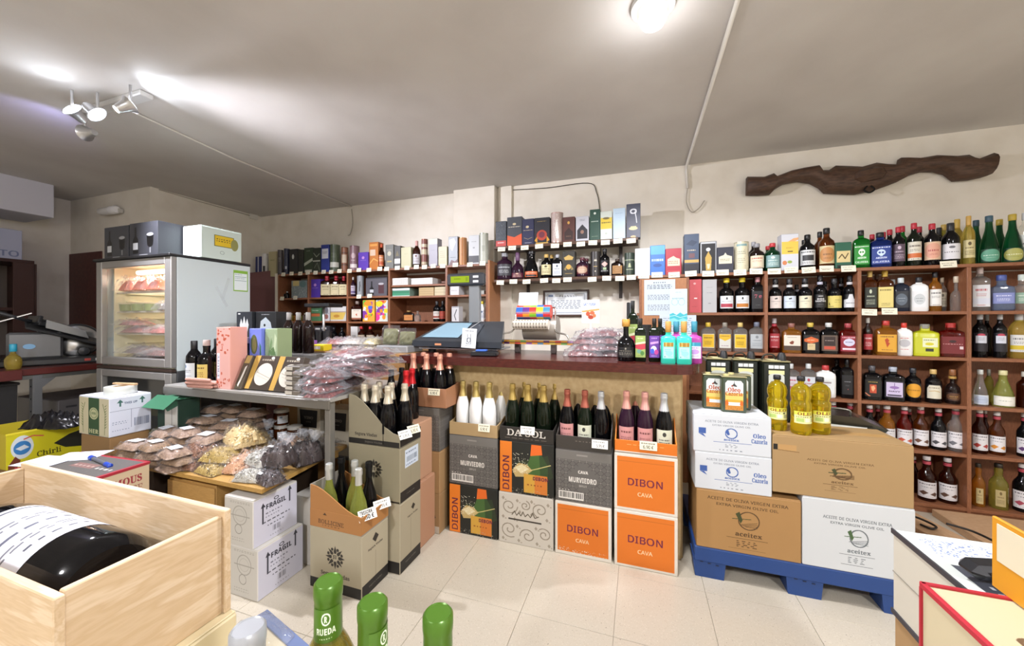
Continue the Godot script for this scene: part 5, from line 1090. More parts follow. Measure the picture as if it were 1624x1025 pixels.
	gift_box("gift_box", V(-.59, 2, -3.37), .111, .228, .09, "54302a", "d91", "brown box with dark arch on the upper wall shelf")
	gift_box("gift_box", V(-.469, 2, -3.37), .114, .223, .09, "b8bac2", "d92", "silver box with black arch on the upper wall shelf")
	gift_box("gift_box", V(-.359, 2, -3.37), .089, .274, .09, "1c4436", "d93", "slim dark green box on the upper wall shelf")
	gift_box("gift_box", V(-.262, 2, -3.37), .098, .248, .09, "c6cfc6", "d94", "pale box with yellow panel on the upper wall shelf")
	gift_box("gift_box", V(-.154, 2, -3.37), .101, .265, .09, "b3cadc", "d95", "pale blue tall box on the upper wall shelf")
	gift_box("gift_box", V(-.038, 2, -3.37), .114, .291, .09, "33384e", "d96", "tall dark blue box with white swirl on the upper wall shelf")
	bottle("spirit", V(-1.216, 1.685, -3.37), .076, .259, "v", "8a8c90", "d97", "wide dark cognac bottle with black label on the lower wall shelf", "", 12)
	bottle("round", V(-1.085, 1.685, -3.37), .06, .257, "v", "6a4a6a", "d98", "round purple brandy bottle on the lower wall shelf", "", 11)
	bottle("jug", V(-.948, 1.685, -3.37), .065, .261, "k", "1c1c20", "d99", "black jug bottle with orange label on the lower wall shelf", "", 9)
	bottle("spirit", V(-.806, 1.685, -3.37), .049, .223, "k", "c8a45a", "d100", "cognac bottle with gold neck and cream label on the lower wall shelf", "", 8)
	bottle("spirit", V(-.775, 1.685, -3.46), .042, .231, "k", "c8a45a", "", "cognac bottle with gold neck in the back row on the lower wall shelf", "", 8)
	bottle("square", V(-.702, 1.685, -3.37), .046, .217, "k", "a8aab0", "d101", "dark bottle with silver cap and white label on the lower wall shelf", "", 7)
	gift_box("gift_box", V(-.59, 1.685, -3.37), .111, .237, .09, "2c2a24", "d102", "black box with gold emblem on the lower wall shelf")
	bottle("spirit", V(-.475, 1.685, -3.37), .053, .176, "v", "5a2a34", "d103", "dark red bottle with wine cap and oval label on the lower wall shelf", "", 5)
	bottle("spirit", V(-.45, 1.685, -3.46), .045, .178, "v", "5a2a34", "", "dark red bottle with wine cap in the back row on the lower wall shelf", "", 4)
	tin("gift_tin", V(-.358, 1.685, -3.37), .043, .22, "d104", "3a3634", "dark brown tube with pale emblem on the lower wall shelf", 4)
	bottle("spirit", V(-.279, 1.685, -3.37), .043, .243, "k", "17171a", "d105", "tall black bottle with pink badge on the lower wall shelf", "", 3)
	bottle("flask", V(-.172, 1.685, -3.37), .051, .149, "n", "3a2a20", "d106", "leather covered tan flask on the lower wall shelf", "", 2)
	tin("gift_tin", V(-.07, 1.685, -3.37), .041, .192, "d107", "3a463a", "dark green tube with pale band on the lower wall shelf", 1)
	gift_box("gift_box", V(-4.543, 1.84, -3.45), .095, .264, .06, "26306a", "d108", "small navy and white pair box on top of the gift rack")
	tin("gift_tin", V(-4.417, 1.84, -3.415), .034, .288, "d109", "c8c8c6", "small white tube on top of the gift rack", 31)
	gift_box("gift_box", V(-4.276, 1.84, -3.43), .123, .308, .06, "b8b08a", "d110", "plain cream box on top of the gift rack")
	tin("gift_tin", V(-4.074, 1.84, -3.345), .03, .302, "d111", "3a3638", "grey brown tube on top of the gift rack", 30)
	tin("gift_tin", V(-3.973, 1.84, -3.345), .03, .311, "d112", "2a3048", "navy tube with pale specks on top of the gift rack", 30)
	gift_box("gift_box", V(-3.817, 1.84, -3.345), .123, .293, .09, "141719", "d113", "black box with white oval on top of the gift rack")
	gift_box("gift_box", V(-3.706, 1.84, -3.345), .074, .279, .09, "22241f", "d114", "slim dark patterned box on top of the gift rack")
	gift_box("gift_box", V(-3.592, 1.84, -3.345), .129, .294, .09, "2c3c28", "d115", "dark green box with silver sash on top of the gift rack")
	gift_box("gift_box", V(-3.471, 1.84, -3.345), .108, .286, .09, "263024", "d116", "dark green box with swirls on top of the gift rack")
	gift_box("gift_box", V(-3.348, 1.84, -3.345), .115, .314, .09, "2c3a8a", "d117", "royal blue box with white label on top of the gift rack")
	tin("gift_tin", V(-3.248, 1.84, -3.345), .051, .309, "d118", "5a6450", "dark green tin with white band on top of the gift rack", 26)
	tin("gift_tin", V(-3.11, 1.84, -3.345), .036, .272, "d119", "7a4a34", "copper and cream lantern tin on top of the gift rack", 26)
	tin("gift_tin", V(-2.975, 1.84, -3.345), .051, .278, "d120", "6d5056", "mauve tin with white label on top of the gift rack", 25)
	gift_box("gift_box", V(-2.804, 1.84, -3.325), .13, .193, .09, "5a3aa8", "d121", "bright purple box on top of the gift rack")
	gift_box("gift_box", V(-2.685, 1.84, -3.345), .119, .298, .09, "a8642a", "d122", "orange box with white label on top of the gift rack")
	bottle("spirit", V(-2.619, 1.84, -3.345), .033, .282, "d", "c8542a", "d123", "orange wax bottle on top of the gift rack", "", 23)
	gift_box("gift_box", V(-2.484, 1.84, -3.345), .1, .258, .09, "6f716c", "d124", "grey box with pale medallion on top of the gift rack")
	gift_box("gift_box", V(-2.393, 1.84, -3.355), .075, .241, .09, "4a4a48", "d125", "dark box with white band on top of the gift rack")
	gift_box("gift_box", V(-2.279, 1.84, -3.345), .119, .218, .09, "b9b794", "d126", "cream plain box on top of the gift rack")
	bottle("wine", V(-2.179, 1.84, -3.345), .038, .286, "d", "c89a94", "d127", "rosé pink topped bottle with white label on top of the gift rack", "", 20)
	tin("gift_tin", V(-2.085, 1.84, -3.345), .032, .293, "d128", "8a5a4a", "maroon and cream banded tube on top of the gift rack", 19)
	gift_box("gift_box", V(-1.959, 1.84, -3.345), .098, .287, .09, "8a8894", "d129", "tall grey violet box with cream top on top of the gift rack")
	gift_box("gift_box", V(-1.851, 1.84, -3.345), .096, .198, .09, "b3ac86", "d130", "cream box with faint print on top of the gift rack")
	gift_box("gift_box", V(-1.735, 1.84, -3.345), .101, .29, .09, "55504c", "d131", "silver picture box with red hills on top of the gift rack")
	tin("gift_tin", V(-1.65, 1.84, -3.345), .04, .275, "d132", "c08a58", "shiny copper tube on top of the gift rack", 16)
	gift_box("gift_box", V(-1.51, 1.84, -3.345), .111, .286, .09, "b9bdbf", "d133", "white box with black foot on top of the gift rack")
	tin("gift_tin", V(-1.423, 1.84, -3.345), .043, .302, "d134", "b0b4a8", "pale speckled tube on top of the gift rack", 14)
	gift_box("gift_box", V(-3.731, 1.557, -3.345), .237, .205, .09, "7d8a8c", "d135", "silver grey miniature set box in the gift rack's upper row")
	bottle("spirit", V(-4.028, 1.557, -3.345), .023, .083, "k", "c8c8c8", "", "miniature bottle at the end bay in the gift rack's upper row", "miniatures at the end bay of the gift rack", 30)
	bottle("spirit", V(-3.968, 1.557, -3.345), .023, .082, "k", "c8c8c8", "", "miniature bottle at the end bay in the gift rack's upper row", "miniatures at the end bay of the gift rack", 30)
	gift_box("gift_box", V(-3.49, 1.557, -3.345), .145, .211, .09, "4a2f9a", "d136", "bright purple boxed whisky in the gift rack's upper row")
	bottle("square", V(-3.361, 1.557, -3.345), .062, .247, "d", "b8283a", "d137", "bourbon bottle with dripping red wax and cream label in the gift rack's upper row", "red wax bourbon bottles in the gift rack", 27, "bottle", "b8283a")
	bottle("square", V(-3.23, 1.557, -3.345), .056, .242, "d", "b8283a", "d137", "bourbon bottle with dripping red wax and cream label in the gift rack's upper row", "red wax bourbon bottles in the gift rack", 26, "bottle", "b8283a")
	bottle("square", V(-3.123, 1.557, -3.345), .047, .238, "d", "b8283a", "d137", "bourbon bottle with dripping red wax and cream label in the gift rack's upper row", "red wax bourbon bottles in the gift rack", 26, "bottle", "b8283a")
	bottle("spirit", V(-3.001, 1.557, -3.345), .035, .219, "v", "c8c4c0", "d138", "dark bottle with pale stopper and purple label in the gift rack's upper row", "", 25)
	tin("gift_tin", V(-2.894, 1.557, -3.345), .036, .229, "d139", "9aa0a4", "grey tin with dark bird sketch in the gift rack's upper row", 25)
	gift_box("gift_box", V(-2.65, 1.557, -3.345), .273, .201, .09, "55535a", "d140", "grey framed wine and glass set in the gift rack's upper row")
	gift_box("paper_stack", V(-2.352, 1.665, -3.39), .19, .076, .18, "cfcdc8", "d141", "stack of white papers on the gift rack's half shelf")
	gift_box("paper_stack", V(-2.092, 1.665, -3.39), .249, .066, .18, "d2d2d0", "d142", "crumpled white paper stack on the gift rack's half shelf")
	gift_box("folder_stack", V(-2.341, 1.547, -3.4), .213, .088, .2, "7d9a8c", "d143", "stack of green and white folders in the gift rack's upper row")
	gift_box("envelope_bundle", V(-2.039, 1.547, -3.39), .173, .086, .18, "b39a6c", "d144", "bundle of buff envelopes in the gift rack's upper row")
	gift_box("envelope_bundle", V(-1.88, 1.547, -3.39), .126, .088, .18, "bfb390", "d145", "bundle of cream envelopes in the gift rack's upper row")
	gift_box("gift_box", V(-1.721, 1.547, -3.36), .101, .09, .12, "c6c6c8", "d146", "white storage box in the gift rack's upper row")
	gift_box("paper_bag", V(-1.427, 1.665, -3.35), .089, .06, .1, "cfcfcc", "d147", "crumpled white bag on the gift rack's half shelf")
	gift_box("notebook_stack", V(-1.477, 1.547, -3.37), .15, .04, .14, "9a9a94", "d148", "stack of grey notebooks in the gift rack's upper row")
	bottle("spirit", V(-4.038, 1.29, -3.345), .023, .093, "c", "c8c8b8", "", "miniature bottle in a row in the gift rack's middle row", "miniatures in the end bay of the middle row", 30)
	bottle("spirit", V(-3.968, 1.29, -3.345), .023, .093, "k", "c8c8b8", "", "miniature bottle in a row in the gift rack's middle row", "miniatures in the end bay of the middle row", 30)
	bottle("spirit", V(-3.898, 1.29, -3.345), .023, .092, "y", "c8c8b8", "", "miniature bottle in a row in the gift rack's middle row", "miniatures in the end bay of the middle row", 30)
	bottle("spirit", V(-3.829, 1.29, -3.345), .023, .092, "a", "c8c8b8", "", "miniature bottle in a row in the gift rack's middle row", "miniatures in the end bay of the middle row", 29)
	bottle("spirit", V(-3.761, 1.29, -3.345), .023, .092, "h", "c8c8b8", "", "miniature bottle in a row in the gift rack's middle row", "miniatures in the end bay of the middle row", 29)
	bottle("spirit", V(-3.693, 1.29, -3.345), .023, .091, "c", "c8c8b8", "", "miniature bottle in a row in the gift rack's middle row", "miniatures in the end bay of the middle row", 29)
	gift_box("gift_box", V(-3.485, 1.29, -3.345), .154, .183, .09, "4a7a54", "d149", "green six pack carton, upper pack in the gift rack's middle row")
	gift_box("gift_box", V(-3.329, 1.29, -3.345), .096, .202, .09, "c3c3c6", "d150", "white photograph box in the gift rack's middle row")
	gift_box("gift_box", V(-3.161, 1.29, -3.345), .217, .164, .09, "c8c6c0", "d151", "white and yellow gift carton in the gift rack's middle row")
	bottle("square", V(-2.936, 1.285, -3.345), .058, .224, "d", "8a7a70", "d152", "bourbon bottle with white fox label in the gift rack's middle row", "", 25)
	gift_box("gift_box", V(-2.751, 1.285, -3.345), .154, .232, .09, "e0a03a", "d153", "brightly coloured carnival patterned carton in the gift rack's middle row")
	gift_box("gift_box", V(-2.58, 1.285, -3.345), .15, .229, .09, "c8d0c8", "d154", "brightly coloured carnival patterned carton with more green in the gift rack's middle row")
	bottle("flask", V(-2.275, 1.285, -3.345), .056, .114, "n", "8a6a3a", "d155", "tan ceramic jar bottle in the gift rack's middle row", "", 21)
	bottle("decanter", V(-2.168, 1.285, -3.345), .035, .133, "c", "", "", "small clear glass jug in the gift rack's middle row", "", 20)
	bottle("wine", V(-1.941, 1.285, -3.345), .038, .208, "k", "232326", "d156", "dark wine bottle at the bay end in the gift rack's middle row", "dark wine bottles at the bay end of the gift rack", 18)
	bottle("wine", V(-1.873, 1.285, -3.345), .035, .207, "k", "232326", "d157", "dark wine bottle at the bay end in the gift rack's middle row", "dark wine bottles at the bay end of the gift rack", 18)
	gift_box("gift_box", V(-1.711, 1.285, -3.345), .08, .152, .09, "c6c6c8", "d158", "white tin with a black curve in the gift rack's middle row")
	bottle("spirit", V(-1.523, 1.285, -3.345), .04, .201, "w", "d2bc2a", "d159", "white spray can with yellow cap in the gift rack's middle row", "white cans with yellow caps in the gift rack", 15, "spray_can")
	bottle("spirit", V(-1.439, 1.285, -3.345), .037, .2, "w", "d2bc2a", "d159", "white spray can with yellow cap in the gift rack's middle row", "white cans with yellow caps in the gift rack", 14, "spray_can")
	gift_box("gift_box", V(-3.398, 1.02, -3.345), .234, .216, .09, "2c2a30", "d160", "dark gift carton with white stickers behind the cabinet in the gift rack's lowest row")
	bottle("spirit", V(-3.266, 1.02, -3.345), .035, .194, "k", "1c1c20", "", "dark bottle behind the cabinet in the gift rack's lowest row", "dark bottles in the lowest row of the gift rack", 27)
	bottle("spirit", V(-3.149, 1.02, -3.345), .035, .195, "k", "1c1c20", "", "dark bottle behind the cabinet in the gift rack's lowest row", "dark bottles in the lowest row of the gift rack", 26)
	gift_box("gift_box", V(-2.944, 1.02, -3.345), .091, .211, .09, "d0cfcc", "d161", "white small carton behind the cabinet in the gift rack's lowest row")
	bottle("spirit", V(-2.881, 1.02, -3.345), .042, .211, "d", "b82a34", "d162", "dark red bottle with red cap behind the cabinet in the gift rack's lowest row", "red capped bottles in the lowest row of the gift rack", 24)
	bottle("spirit", V(-2.763, 1.02, -3.345), .042, .211, "d", "b82a34", "d162", "dark red bottle with red cap behind the cabinet in the gift rack's lowest row", "red capped bottles in the lowest row of the gift rack", 24)

func designs() -> void:
	sheet()
	design("bigwine", 512, 420, "d5d8e2", "r 0 .05 1 .03 35384a;l .2 .3 .6 .12 2 6a6c78;l .1 .52 .8 .08 1 55586a;l .15 .68 .7 .1 2 6a6c78;l .3 .84 .4 .06 1 4a4c5a")
	design("pinkbox", 100, 300, "d8a8a0", "e 0.32 0.063 0.08 0.009 b8543a;e 0.54 0.154 0.03 0.017 b8543a;e 0.04 0.182 0.03 0.010 b8543a;e 0.42 0.347 0.04 0.012 b8543a;e 0.63 0.398 0.07 0.015 b8543a;e 0.98 0.020 0.09 0.013 b8543a;e 0.14 0.049 0.05 0.022 b8543a;e 0.18 0.244 0.07 0.014 b8543a;e 0.55 0.026 0.03 0.012 b8543a;e 0.68 0.180 0.05 0.018 b8543a;e 0.45 0.126 0.09 0.020 b8543a;e 0.24 0.241 0.07 0.023 b8543a;e 0.73 0.121 0.10 0.010 b8543a;e 0.42 0.318 0.04 0.016 b8543a;e 0.04 0.281 0.08 0.018 b8543a;e 0.88 0.132 0.08 0.018 b8543a;e 0.58 0.192 0.09 0.024 b8543a;e 0.47 0.279 0.03 0.020 b8543a;e 0.65 0.417 0.09 0.013 b8543a;e 0.39 0.281 0.03 0.016 b8543a;e 0.17 0.049 0.03 0.021 b8543a;e 0.13 0.104 0.06 0.023 b8543a;e 0.08 0.189 0.07 0.023 b8543a;e 0.82 0.363 0.05 0.015 b8543a;e 0.36 0.371 0.10 0.011 b8543a;e 0.18 0.097 0.05 0.016 b8543a;e 0.23 0.970 0.04 0.020 b8543a;e 0.09 0.784 0.10 0.012 b8543a;e 0.64 0.839 0.06 0.016 b8543a;e 0.19 0.936 0.04 0.012 b8543a;e 0.02 0.789 0.06 0.023 b8543a;e 0.38 0.750 0.05 0.025 b8543a;e 0.06 0.881 0.06 0.019 b8543a;e 0.34 0.900 0.06 0.019 b8543a;e 0.90 0.871 0.04 0.009 b8543a;e 0.95 0.847 0.04 0.024 b8543a;e 0.58 0.910 0.09 0.013 b8543a;e 0.36 0.948 0.04 0.021 b8543a;e 0.10 0.899 0.08 0.024 b8543a;e 0.84 0.851 0.04 0.011 b8543a;e 0.53 0.853 0.03 0.023 b8543a;e 0.51 0.902 0.05 0.012 b8543a;r .04 .42 .2 .42 d8dce6;t .14 .63 .12 .36 8a8aa8 2 1 FRUIT")
	design("big_tin", 128, 300, "1d231f", "r .18 .03 .64 .06 d8dcd8;r .38 .03 .02 .06 1d231f;r .6 .03 .02 .06 1d231f;r .18 .12 .64 .07 d8d49a;r .18 .22 .64 .76 c3c8c0;e .5 .22 .32 .05 c3c8c0;l .28 .3 .44 .04 1 8a9088;s .2 .4 .6 .55 300 aab0a6")
	design("d112", 110, 300, "262c44", "s .3 .1 .4 .6 30 a8b0c0;r .42 .7 .16 .12 b8bcc8")
	design("d111", 110, 291, "4a4446", "l .42 .3 .16 .2 3 a8a0a0")
	design("d114", 72, 262, "22241f", "s 0 0 1 1 60 6a6a5a")
	design("d128", 110, 261, "7d4a40", "r 0 .16 1 .12 c8bca0;r 0 .36 1 .2 c0b498;r 0 .84 1 .1 b8ac90")
	design("crownbox", 120, 260, "1d2026", "r .1 .02 .15 .02 c8c8c8;p b0b2b0 .2,.2 .3,.1 .4,.18 .5,.06 .6,.18 .7,.1 .8,.2 .72,.3 .28,.3;e .5 .3 .2 .05 9a9c9a;l .25 .4 .5 .04 1 8a8c8a")
	design("eaglebox", 140, 260, "15171a", "p 9aa4a8 .2,.3 .25,.14 .5,.08 .75,.16 .85,.32 .7,.28 .72,.5 .6,.6 .5,.4 .4,.55 .35,.35;e .45 .2 .05 .02 15171a;l .3 .03 .4 .03 1 b0b4b4")
	design("d109", 110, 248, "d8d8d6", "r .4 .55 .2 .3 2a2a2e")
	design("cake", 220, 240, "3c332c", "p b8934a 0,0 .24,0 .1,1 0,1;p b8934a .08,0 .24,0 .2,1 .02,1;e .6 .55 .36 .33 c9c4b8;c .012 8a8478 .3,.5 .9,.66;l .35 .08 .5 .1 1 a8a090;e .78 .06 .07 .04 e8e8e4;c .008 9a9488 .35,.6 .85,.72")
	design("cake_end", 60, 240, "4a4234", "p a88f55 .2,0 1,0 .9,.24 .1,.24;p d2d0c8 .3,.9 .5,.35 .75,.3 .7,.6 .5,.95")
	design("d125", 72, 222, "4a4a48", "r 0 .56 1 .22 d0d0cc;p 6a6244 .2,.44 .5,.2 .8,.44")
	design("bluebox", 90, 220, "6f7fd0", "e .4 .35 .3 .22 55603a;e .42 .36 .18 .16 7a7a50;c .02 3a4aa0 .1,.1 .2,.6 .8,.9;p 2f6a5a .85,.3 1,.4 1,.8 .9,.7;c .02 4a3a90 0,.7 .4,.9 1,.95")
	design("greenbox", 90, 220, "93a886", "p 6a8a60 .1,.8 .5,.2 .6,.3 .3,.8;p b8c8a8 .5,.9 .8,.1 .95,.2 .7,.9;p 58784e .3,.5 .7,.4 .9,.6 .5,.6;s 0 0 1 1 60 d8e0cc")
	design("oil_tin", 140, 220, "3e4a3e", "p d6dbd8 .1,.14 .2,.06 .8,.06 .9,.14 .9,.5 .1,.5;p 3a3a3a .42,.2 .5,.13 .58,.2 .5,.24;r .49 .08 .02 .08 3a3a3a;e .42 .22 .05 .025 8a2a1c;e .58 .22 .05 .025 3a3a3a;r .1 .46 .8 .5 d8a23a;r .1 .44 .8 .2 d8c06a;t .5 .34 .56 .13 a8421c 3 0 Oleo;t .5 .46 .76 .13 a8421c 3 0 Cazorla;r .1 .76 .8 .2 b87a34;r .24 .72 .52 .1 dfe2e4;s .1 .84 .8 .12 30 4a3018;p c8662a .1,.7 .2,.64 .26,.78 .1,.82;p c8662a .9,.7 .8,.64 .74,.78 .9,.82")
	design("d119", 110, 219, "8a5a40", "r .3 .3 .4 .36 c8b8a0;r .2 .2 .6 .05 5a3a2a;r .2 .72 .6 .06 5a3a2a")
	design("d93", 72, 213, "1c4436", "e .5 .12 .12 .04 d0d8d0;l .15 .36 .7 .06 1 c8d4c8;l .2 .86 .6 .03 1 8a9a80")
	design("d3", 72, 211, "3d4d66", "p 2c3a52 .1,.25 .5,.14 .9,.2 .6,.3;l .2 .38 .6 .06 1 d8c8a8;r .3 .48 .4 .12 6a4a50;r 0 .64 1 .07 c8a058;r 0 .74 1 .26 23252e")
	design("leaflet", 100, 210, "bfd0d8", "l .35 .08 .3 .03 1 6a8a94;o .3 .36 .18 .09 .015 8ab4c0;o .68 .36 .18 .09 .015 8ab4c0;l .15 .24 .7 .04 1 7a9aa4;p 3fb0bc 0,.7 .2,.66 .4,.72 .6,.65 .8,.71 1,.67 1,1 0,1;p 7fcbd2 0,.84 .25,.8 .5,.86 .75,.8 1,.85 1,1 0,1;c .012 d8eef0 0,.76 .3,.73 .6,.79 1,.74")
	design("d129", 72, 204, "8a8894", "r 0 0 1 .2 b8b8a0;l .3 .4 .4 .04 1 6a6874")
	design("d134", 110, 204, "bcc0b4", "s .2 0 .6 1 80 9aa090;r .4 .4 .2 .2 a8aca0")
	design("notice", 160, 200, "bcc8d4", "l .3 .06 .4 .05 1 5a6068;l .1 .14 .8 .13 3 5a6068;l .12 .42 .76 .16 4 7a828c;l .12 .7 .76 .18 4 7a828c")
	design("d131", 72, 199, "8f969e", "p d8dce0 .1,.1 .6,.06 .8,.2 .4,.5 .2,.4;p 5a2a2a 0,1 .3,.8 .7,.86 1,.78 1,1;l .2 .7 .6 .05 1 3a3c44")
	design("d132", 110, 196, "b07a4a", "r .3 .0 .1 1 c8945f;l .44 .6 .14 .1 2 8a5a34")
	design("d108", 72, 193, "26306a", "r .42 0 .16 1 c8ccd4")
	design("d23", 72, 192, "b3484e", "e .5 .12 .1 .03 d8a0a0;r .45 .55 .24 .03 e8e0e0;l .3 .8 .4 .05 1 8a3034")
	design("d117", 72, 192, "2c3a8a", "r .1 .14 .8 .36 d0d4dc;l .2 .24 .6 .1 2 6a6a8a")
	design("d116", 72, 186, "263024", "c .06 8a9480 .1,.2 .5,.36 .9,.24;r 0 .5 1 .05 b8bcb0;c .05 6a7464 .2,.8 .6,.6 .9,.9")
	design("d24", 72, 185, "a9aaac", "l .3 .22 .4 .04 1 7a7c80;l .3 .38 .4 .05 1 7a7c80;l .4 .7 .2 .06 1 5a5c60")
	design("d139", 110, 184, "8d9296", "p 3a3c40 .44,.8 .46,.3 .54,.24 .56,.5 .52,.8;s .36 .1 .28 .8 30 5a5c60")
	design("d95", 72, 182, "b3cadc", "l .2 .14 .6 .05 1 8aa8c4;l .3 .3 .4 .03 1 9ab4cc")
	design("d124", 72, 180, "6f716c", "e .5 .36 .24 .1 b8b4a0;l .2 .2 .6 .05 1 b8b8a8;r .2 .66 .6 .06 a89a6a")
	design("d133", 72, 180, "b9bdbf", "l .25 .2 .5 .05 1 6a6e70;r .4 .4 .2 .05 8a8e90;r 0 .7 1 .24 2c2e32")
	design("d9", 72, 178, "c9ccd4", "p d8a06a .4,.2 .7,.12 1,.1 1,.16 .6,.24;r 0 .2 1 .34 e0bc4a;l .3 .36 .4 .05 1 8a6a20;r .36 .46 .3 .03 4a3a14;e .2 .78 .14 .06 c87a4a;e .5 .76 .14 .04 8aa04a")
	design("d96", 72, 178, "33384e", "o .5 .22 .2 .06 .08 d8dce4;c .05 d8dce4 .62,.24 .7,.4 .74,.56;e .5 .72 .32 .05 c8bc8a;r .3 .66 .4 .02 c8bc8a;e .5 .96 .2 .03 c8a878")
	design("d94", 72, 176, "c6cfc6", "r 0 .22 1 .4 d2b82a;l .1 .36 .8 .08 1 4a4410;e .5 .24 .3 .04 6a5a1c;e .5 .78 .1 .03 a8b4a8")
	design("d110", 72, 176, "b8b08a", "l .2 .3 .6 .1 1 8a8464")
	design("d118", 110, 175, "4a5640", "r .2 .66 .6 .2 d0d2c8;l .36 .3 .28 .2 3 8a947e")
	design("d122", 72, 175, "b8702c", "r .1 .26 .6 .22 d0b8a0;c .06 e0a85a 0,.8 .5,.6 1,.7;r .1 .06 .8 .08 d89a4a")
	design("d113", 72, 167, "141719", "e .45 .3 .14 .1 c8ccc8")
	design("d161", 72, 162, "d0cfcc", "l .2 .4 .6 .2 1 8a8a88")
	design("fridge_carton", 200, 160, "c6d6d0", "r .3 .2 .5 .38 6a6a3a;r .32 .22 .46 .34 d8b81c;l .36 .3 .38 .14 2 5a4a10;e .82 .45 .1 .2 8a8a50;o .5 .78 .05 .05 .01 8a9a94")
	design("d86", 72, 160, "3a4048", "s 0 0 1 .7 160 8a949c;r 0 .76 1 .24 b8403a;l .2 .8 .6 .1 1 e0d0d0")
	design("d115", 72, 160, "2c3c28", "p b0b8a8 0,.6 1,.4 1,.52 0,.72;r .1 .86 .8 .1 c8ccc0;l .3 .1 .4 .05 1 b0b8a8")
	design("d120", 110, 157, "7d5f66", "e .5 .4 .12 .12 b8a0a4;r .3 .76 .4 .16 d8d0cc;l .38 .56 .24 .1 1 c8b8b8")
	design("d1", 72, 154, "2f6ac0", "r 0 0 1 .3 4a9ae0;l .1 .42 .8 .16 1 c8dcf4;e .5 .66 .3 .06 1f4a90;l .35 .9 .3 .04 1 dde8f4")
	design("d4", 72, 152, "191a1e", "r 0 0 1 .06 b8bcc0;r 0 0 .08 1 a8acb0;r .92 0 .08 1 8a8e94;p b89a4a .35,.9 .3,.5 .5,.3 .7,.5 .65,.9;e .5 .24 .14 .06 c8ccd0;p e0d8b0 .4,.7 .6,.7 .55,.85 .45,.85")
	design("d88", 72, 151, "26294a", "e .45 .3 .14 .05 c8b890;l .1 .42 .8 .05 1 c8b890;c .02 a89868 .15,.72 .5,.78 .85,.72;l .2 .9 .6 .05 1 c8c8d0")
	design("olivelabel", 72, 150, "93a85e", "l .2 .08 .6 .1 1 d8e0b8;p d8dcb0 0,.34 1,.26 1,.34 0,.42;p b83a4a 0,.42 1,.36 1,.6 .5,.66 0,.58;e .4 .72 .25 .1 6a9a8a;e .7 .8 .2 .1 4a7a3a;l .2 .9 .6 .06 1 5a6a3a")
	design("purplelabel", 72, 150, "6a3f9a", "l .2 .08 .6 .08 1 c8a8e0;p c89ad8 .1,.3 .9,.24 .9,.34 .1,.4;e .45 .6 .3 .14 e8e0f0;e .3 .7 .2 .12 3a5ac0;e .7 .74 .2 .12 c84a9a;l .2 .9 .6 .06 1 c8b8e0")
	design("wineglass", 180, 150, "3a3c42", "p 0c0c0e .12,.9 .12,.5 .19,.38 .19,.12 .25,.12 .25,.38 .32,.5 .32,.9;r .13 .58 .18 .2 c8ccd0;p 08080a .62,.4 .86,.4 .84,.68 .74,.76 .64,.68;r .72 .74 .04 .16 8a8c90;e .74 .36 .12 .05 9a9ca0;r .35 .93 .3 .02 a8aab0")
	design("d102", 72, 150, "2c2a24", "p b89a54 .1,.24 .5,.14 .9,.24 .8,.34 .2,.34;e .5 .6 .2 .1 c89a44;p 8a7a4a .1,.7 .3,.54 .3,.74;p 8a7a4a .9,.7 .7,.54 .7,.74;l .2 .84 .6 .06 1 b89a54")
	design("d104", 110, 147, "2c2826", "p c8c0b0 .42,.4 .46,.3 .5,.36 .54,.3 .58,.4;r .4 .62 .2 .03 b8985a;e .5 .84 .04 .03 c8c0b0")
	design("d150", 72, 146, "c3c3c6", "e .5 .4 .3 .2 6a6a70;r 0 .55 1 .03 8a8a8e;e .5 .75 .3 .14 8a5a54")
	design("d12", 72, 144, "1f5a44", "r .06 .32 .88 .44 d2c08a;c .05 4a3a1c .2,.6 .4,.45 .6,.62 .8,.42;r .1 .86 .8 .1 16241e")
	design("d91", 72, 144, "54302a", "e .5 .22 .1 .06 c89a4a;p 33201e .15,.9 .15,.6 .5,.42 .85,.6 .85,.9;l .3 .74 .4 .06 1 8a6a54")
	design("d90", 110, 143, "b3a098", "p dcdad4 .48,.9 .42,.6 .46,.3 .52,.2 .56,.5 .6,.9;s .2 0 .6 1 80 8a5a54;s .3 0 .4 1 60 e6e4e0")
	design("d130", 72, 143, "b3ac86", "l .2 .2 .6 .4 4 968f6c")
	design("d6", 110, 141, "cfc9ae", "s 0 0 1 1 120 8a8a78;l .36 .3 .28 .14 2 3a4a44;l .36 .55 .28 .2 3 6a705e;r .3 .05 .4 .08 7a9a9a")
	design("energy", 100, 140, "7fae3a", "r .06 .14 .88 .8 dbe6e8;r .1 .3 .8 .02 6a8a90;r .1 .48 .8 .02 6a8a90;l .1 .18 .5 .06 1 5a7a80;l .1 .36 .7 .06 1 8aa0a4")
	design("d0", 72, 139, "dfe6ee", "l .3 .14 .4 .05 1 9ab0c8;l .25 .42 .5 .22 4 8aa4c0;l .3 .8 .4 .05 1 a8b8c8")
	design("d92", 72, 137, "b8bac2", "l .3 .1 .4 .1 2 5a5c66;p 26262e .1,.9 .1,.55 .5,.32 .9,.55 .9,.9;e .5 .62 .14 .08 8a6a5a")
	design("d107", 110, 135, "2f3c30", "r 0 .3 1 .05 8a947a;p a8b08a .42,.7 .46,.5 .54,.5 .58,.7;r .3 .78 .4 .04 9aa486")
	design("d87", 72, 131, "3c4048", "p d0542a 0,.62 .5,.7 1,.58 1,1 0,1;e .5 .24 .12 .04 c8b890;l .1 .32 .8 .05 1 d8d0b8")
	design("d158", 72, 131, "c6c6c8", "c .08 2a2a2e .7,.2 .4,.6 .6,.9;r 0 0 1 .06 8a8a8e")
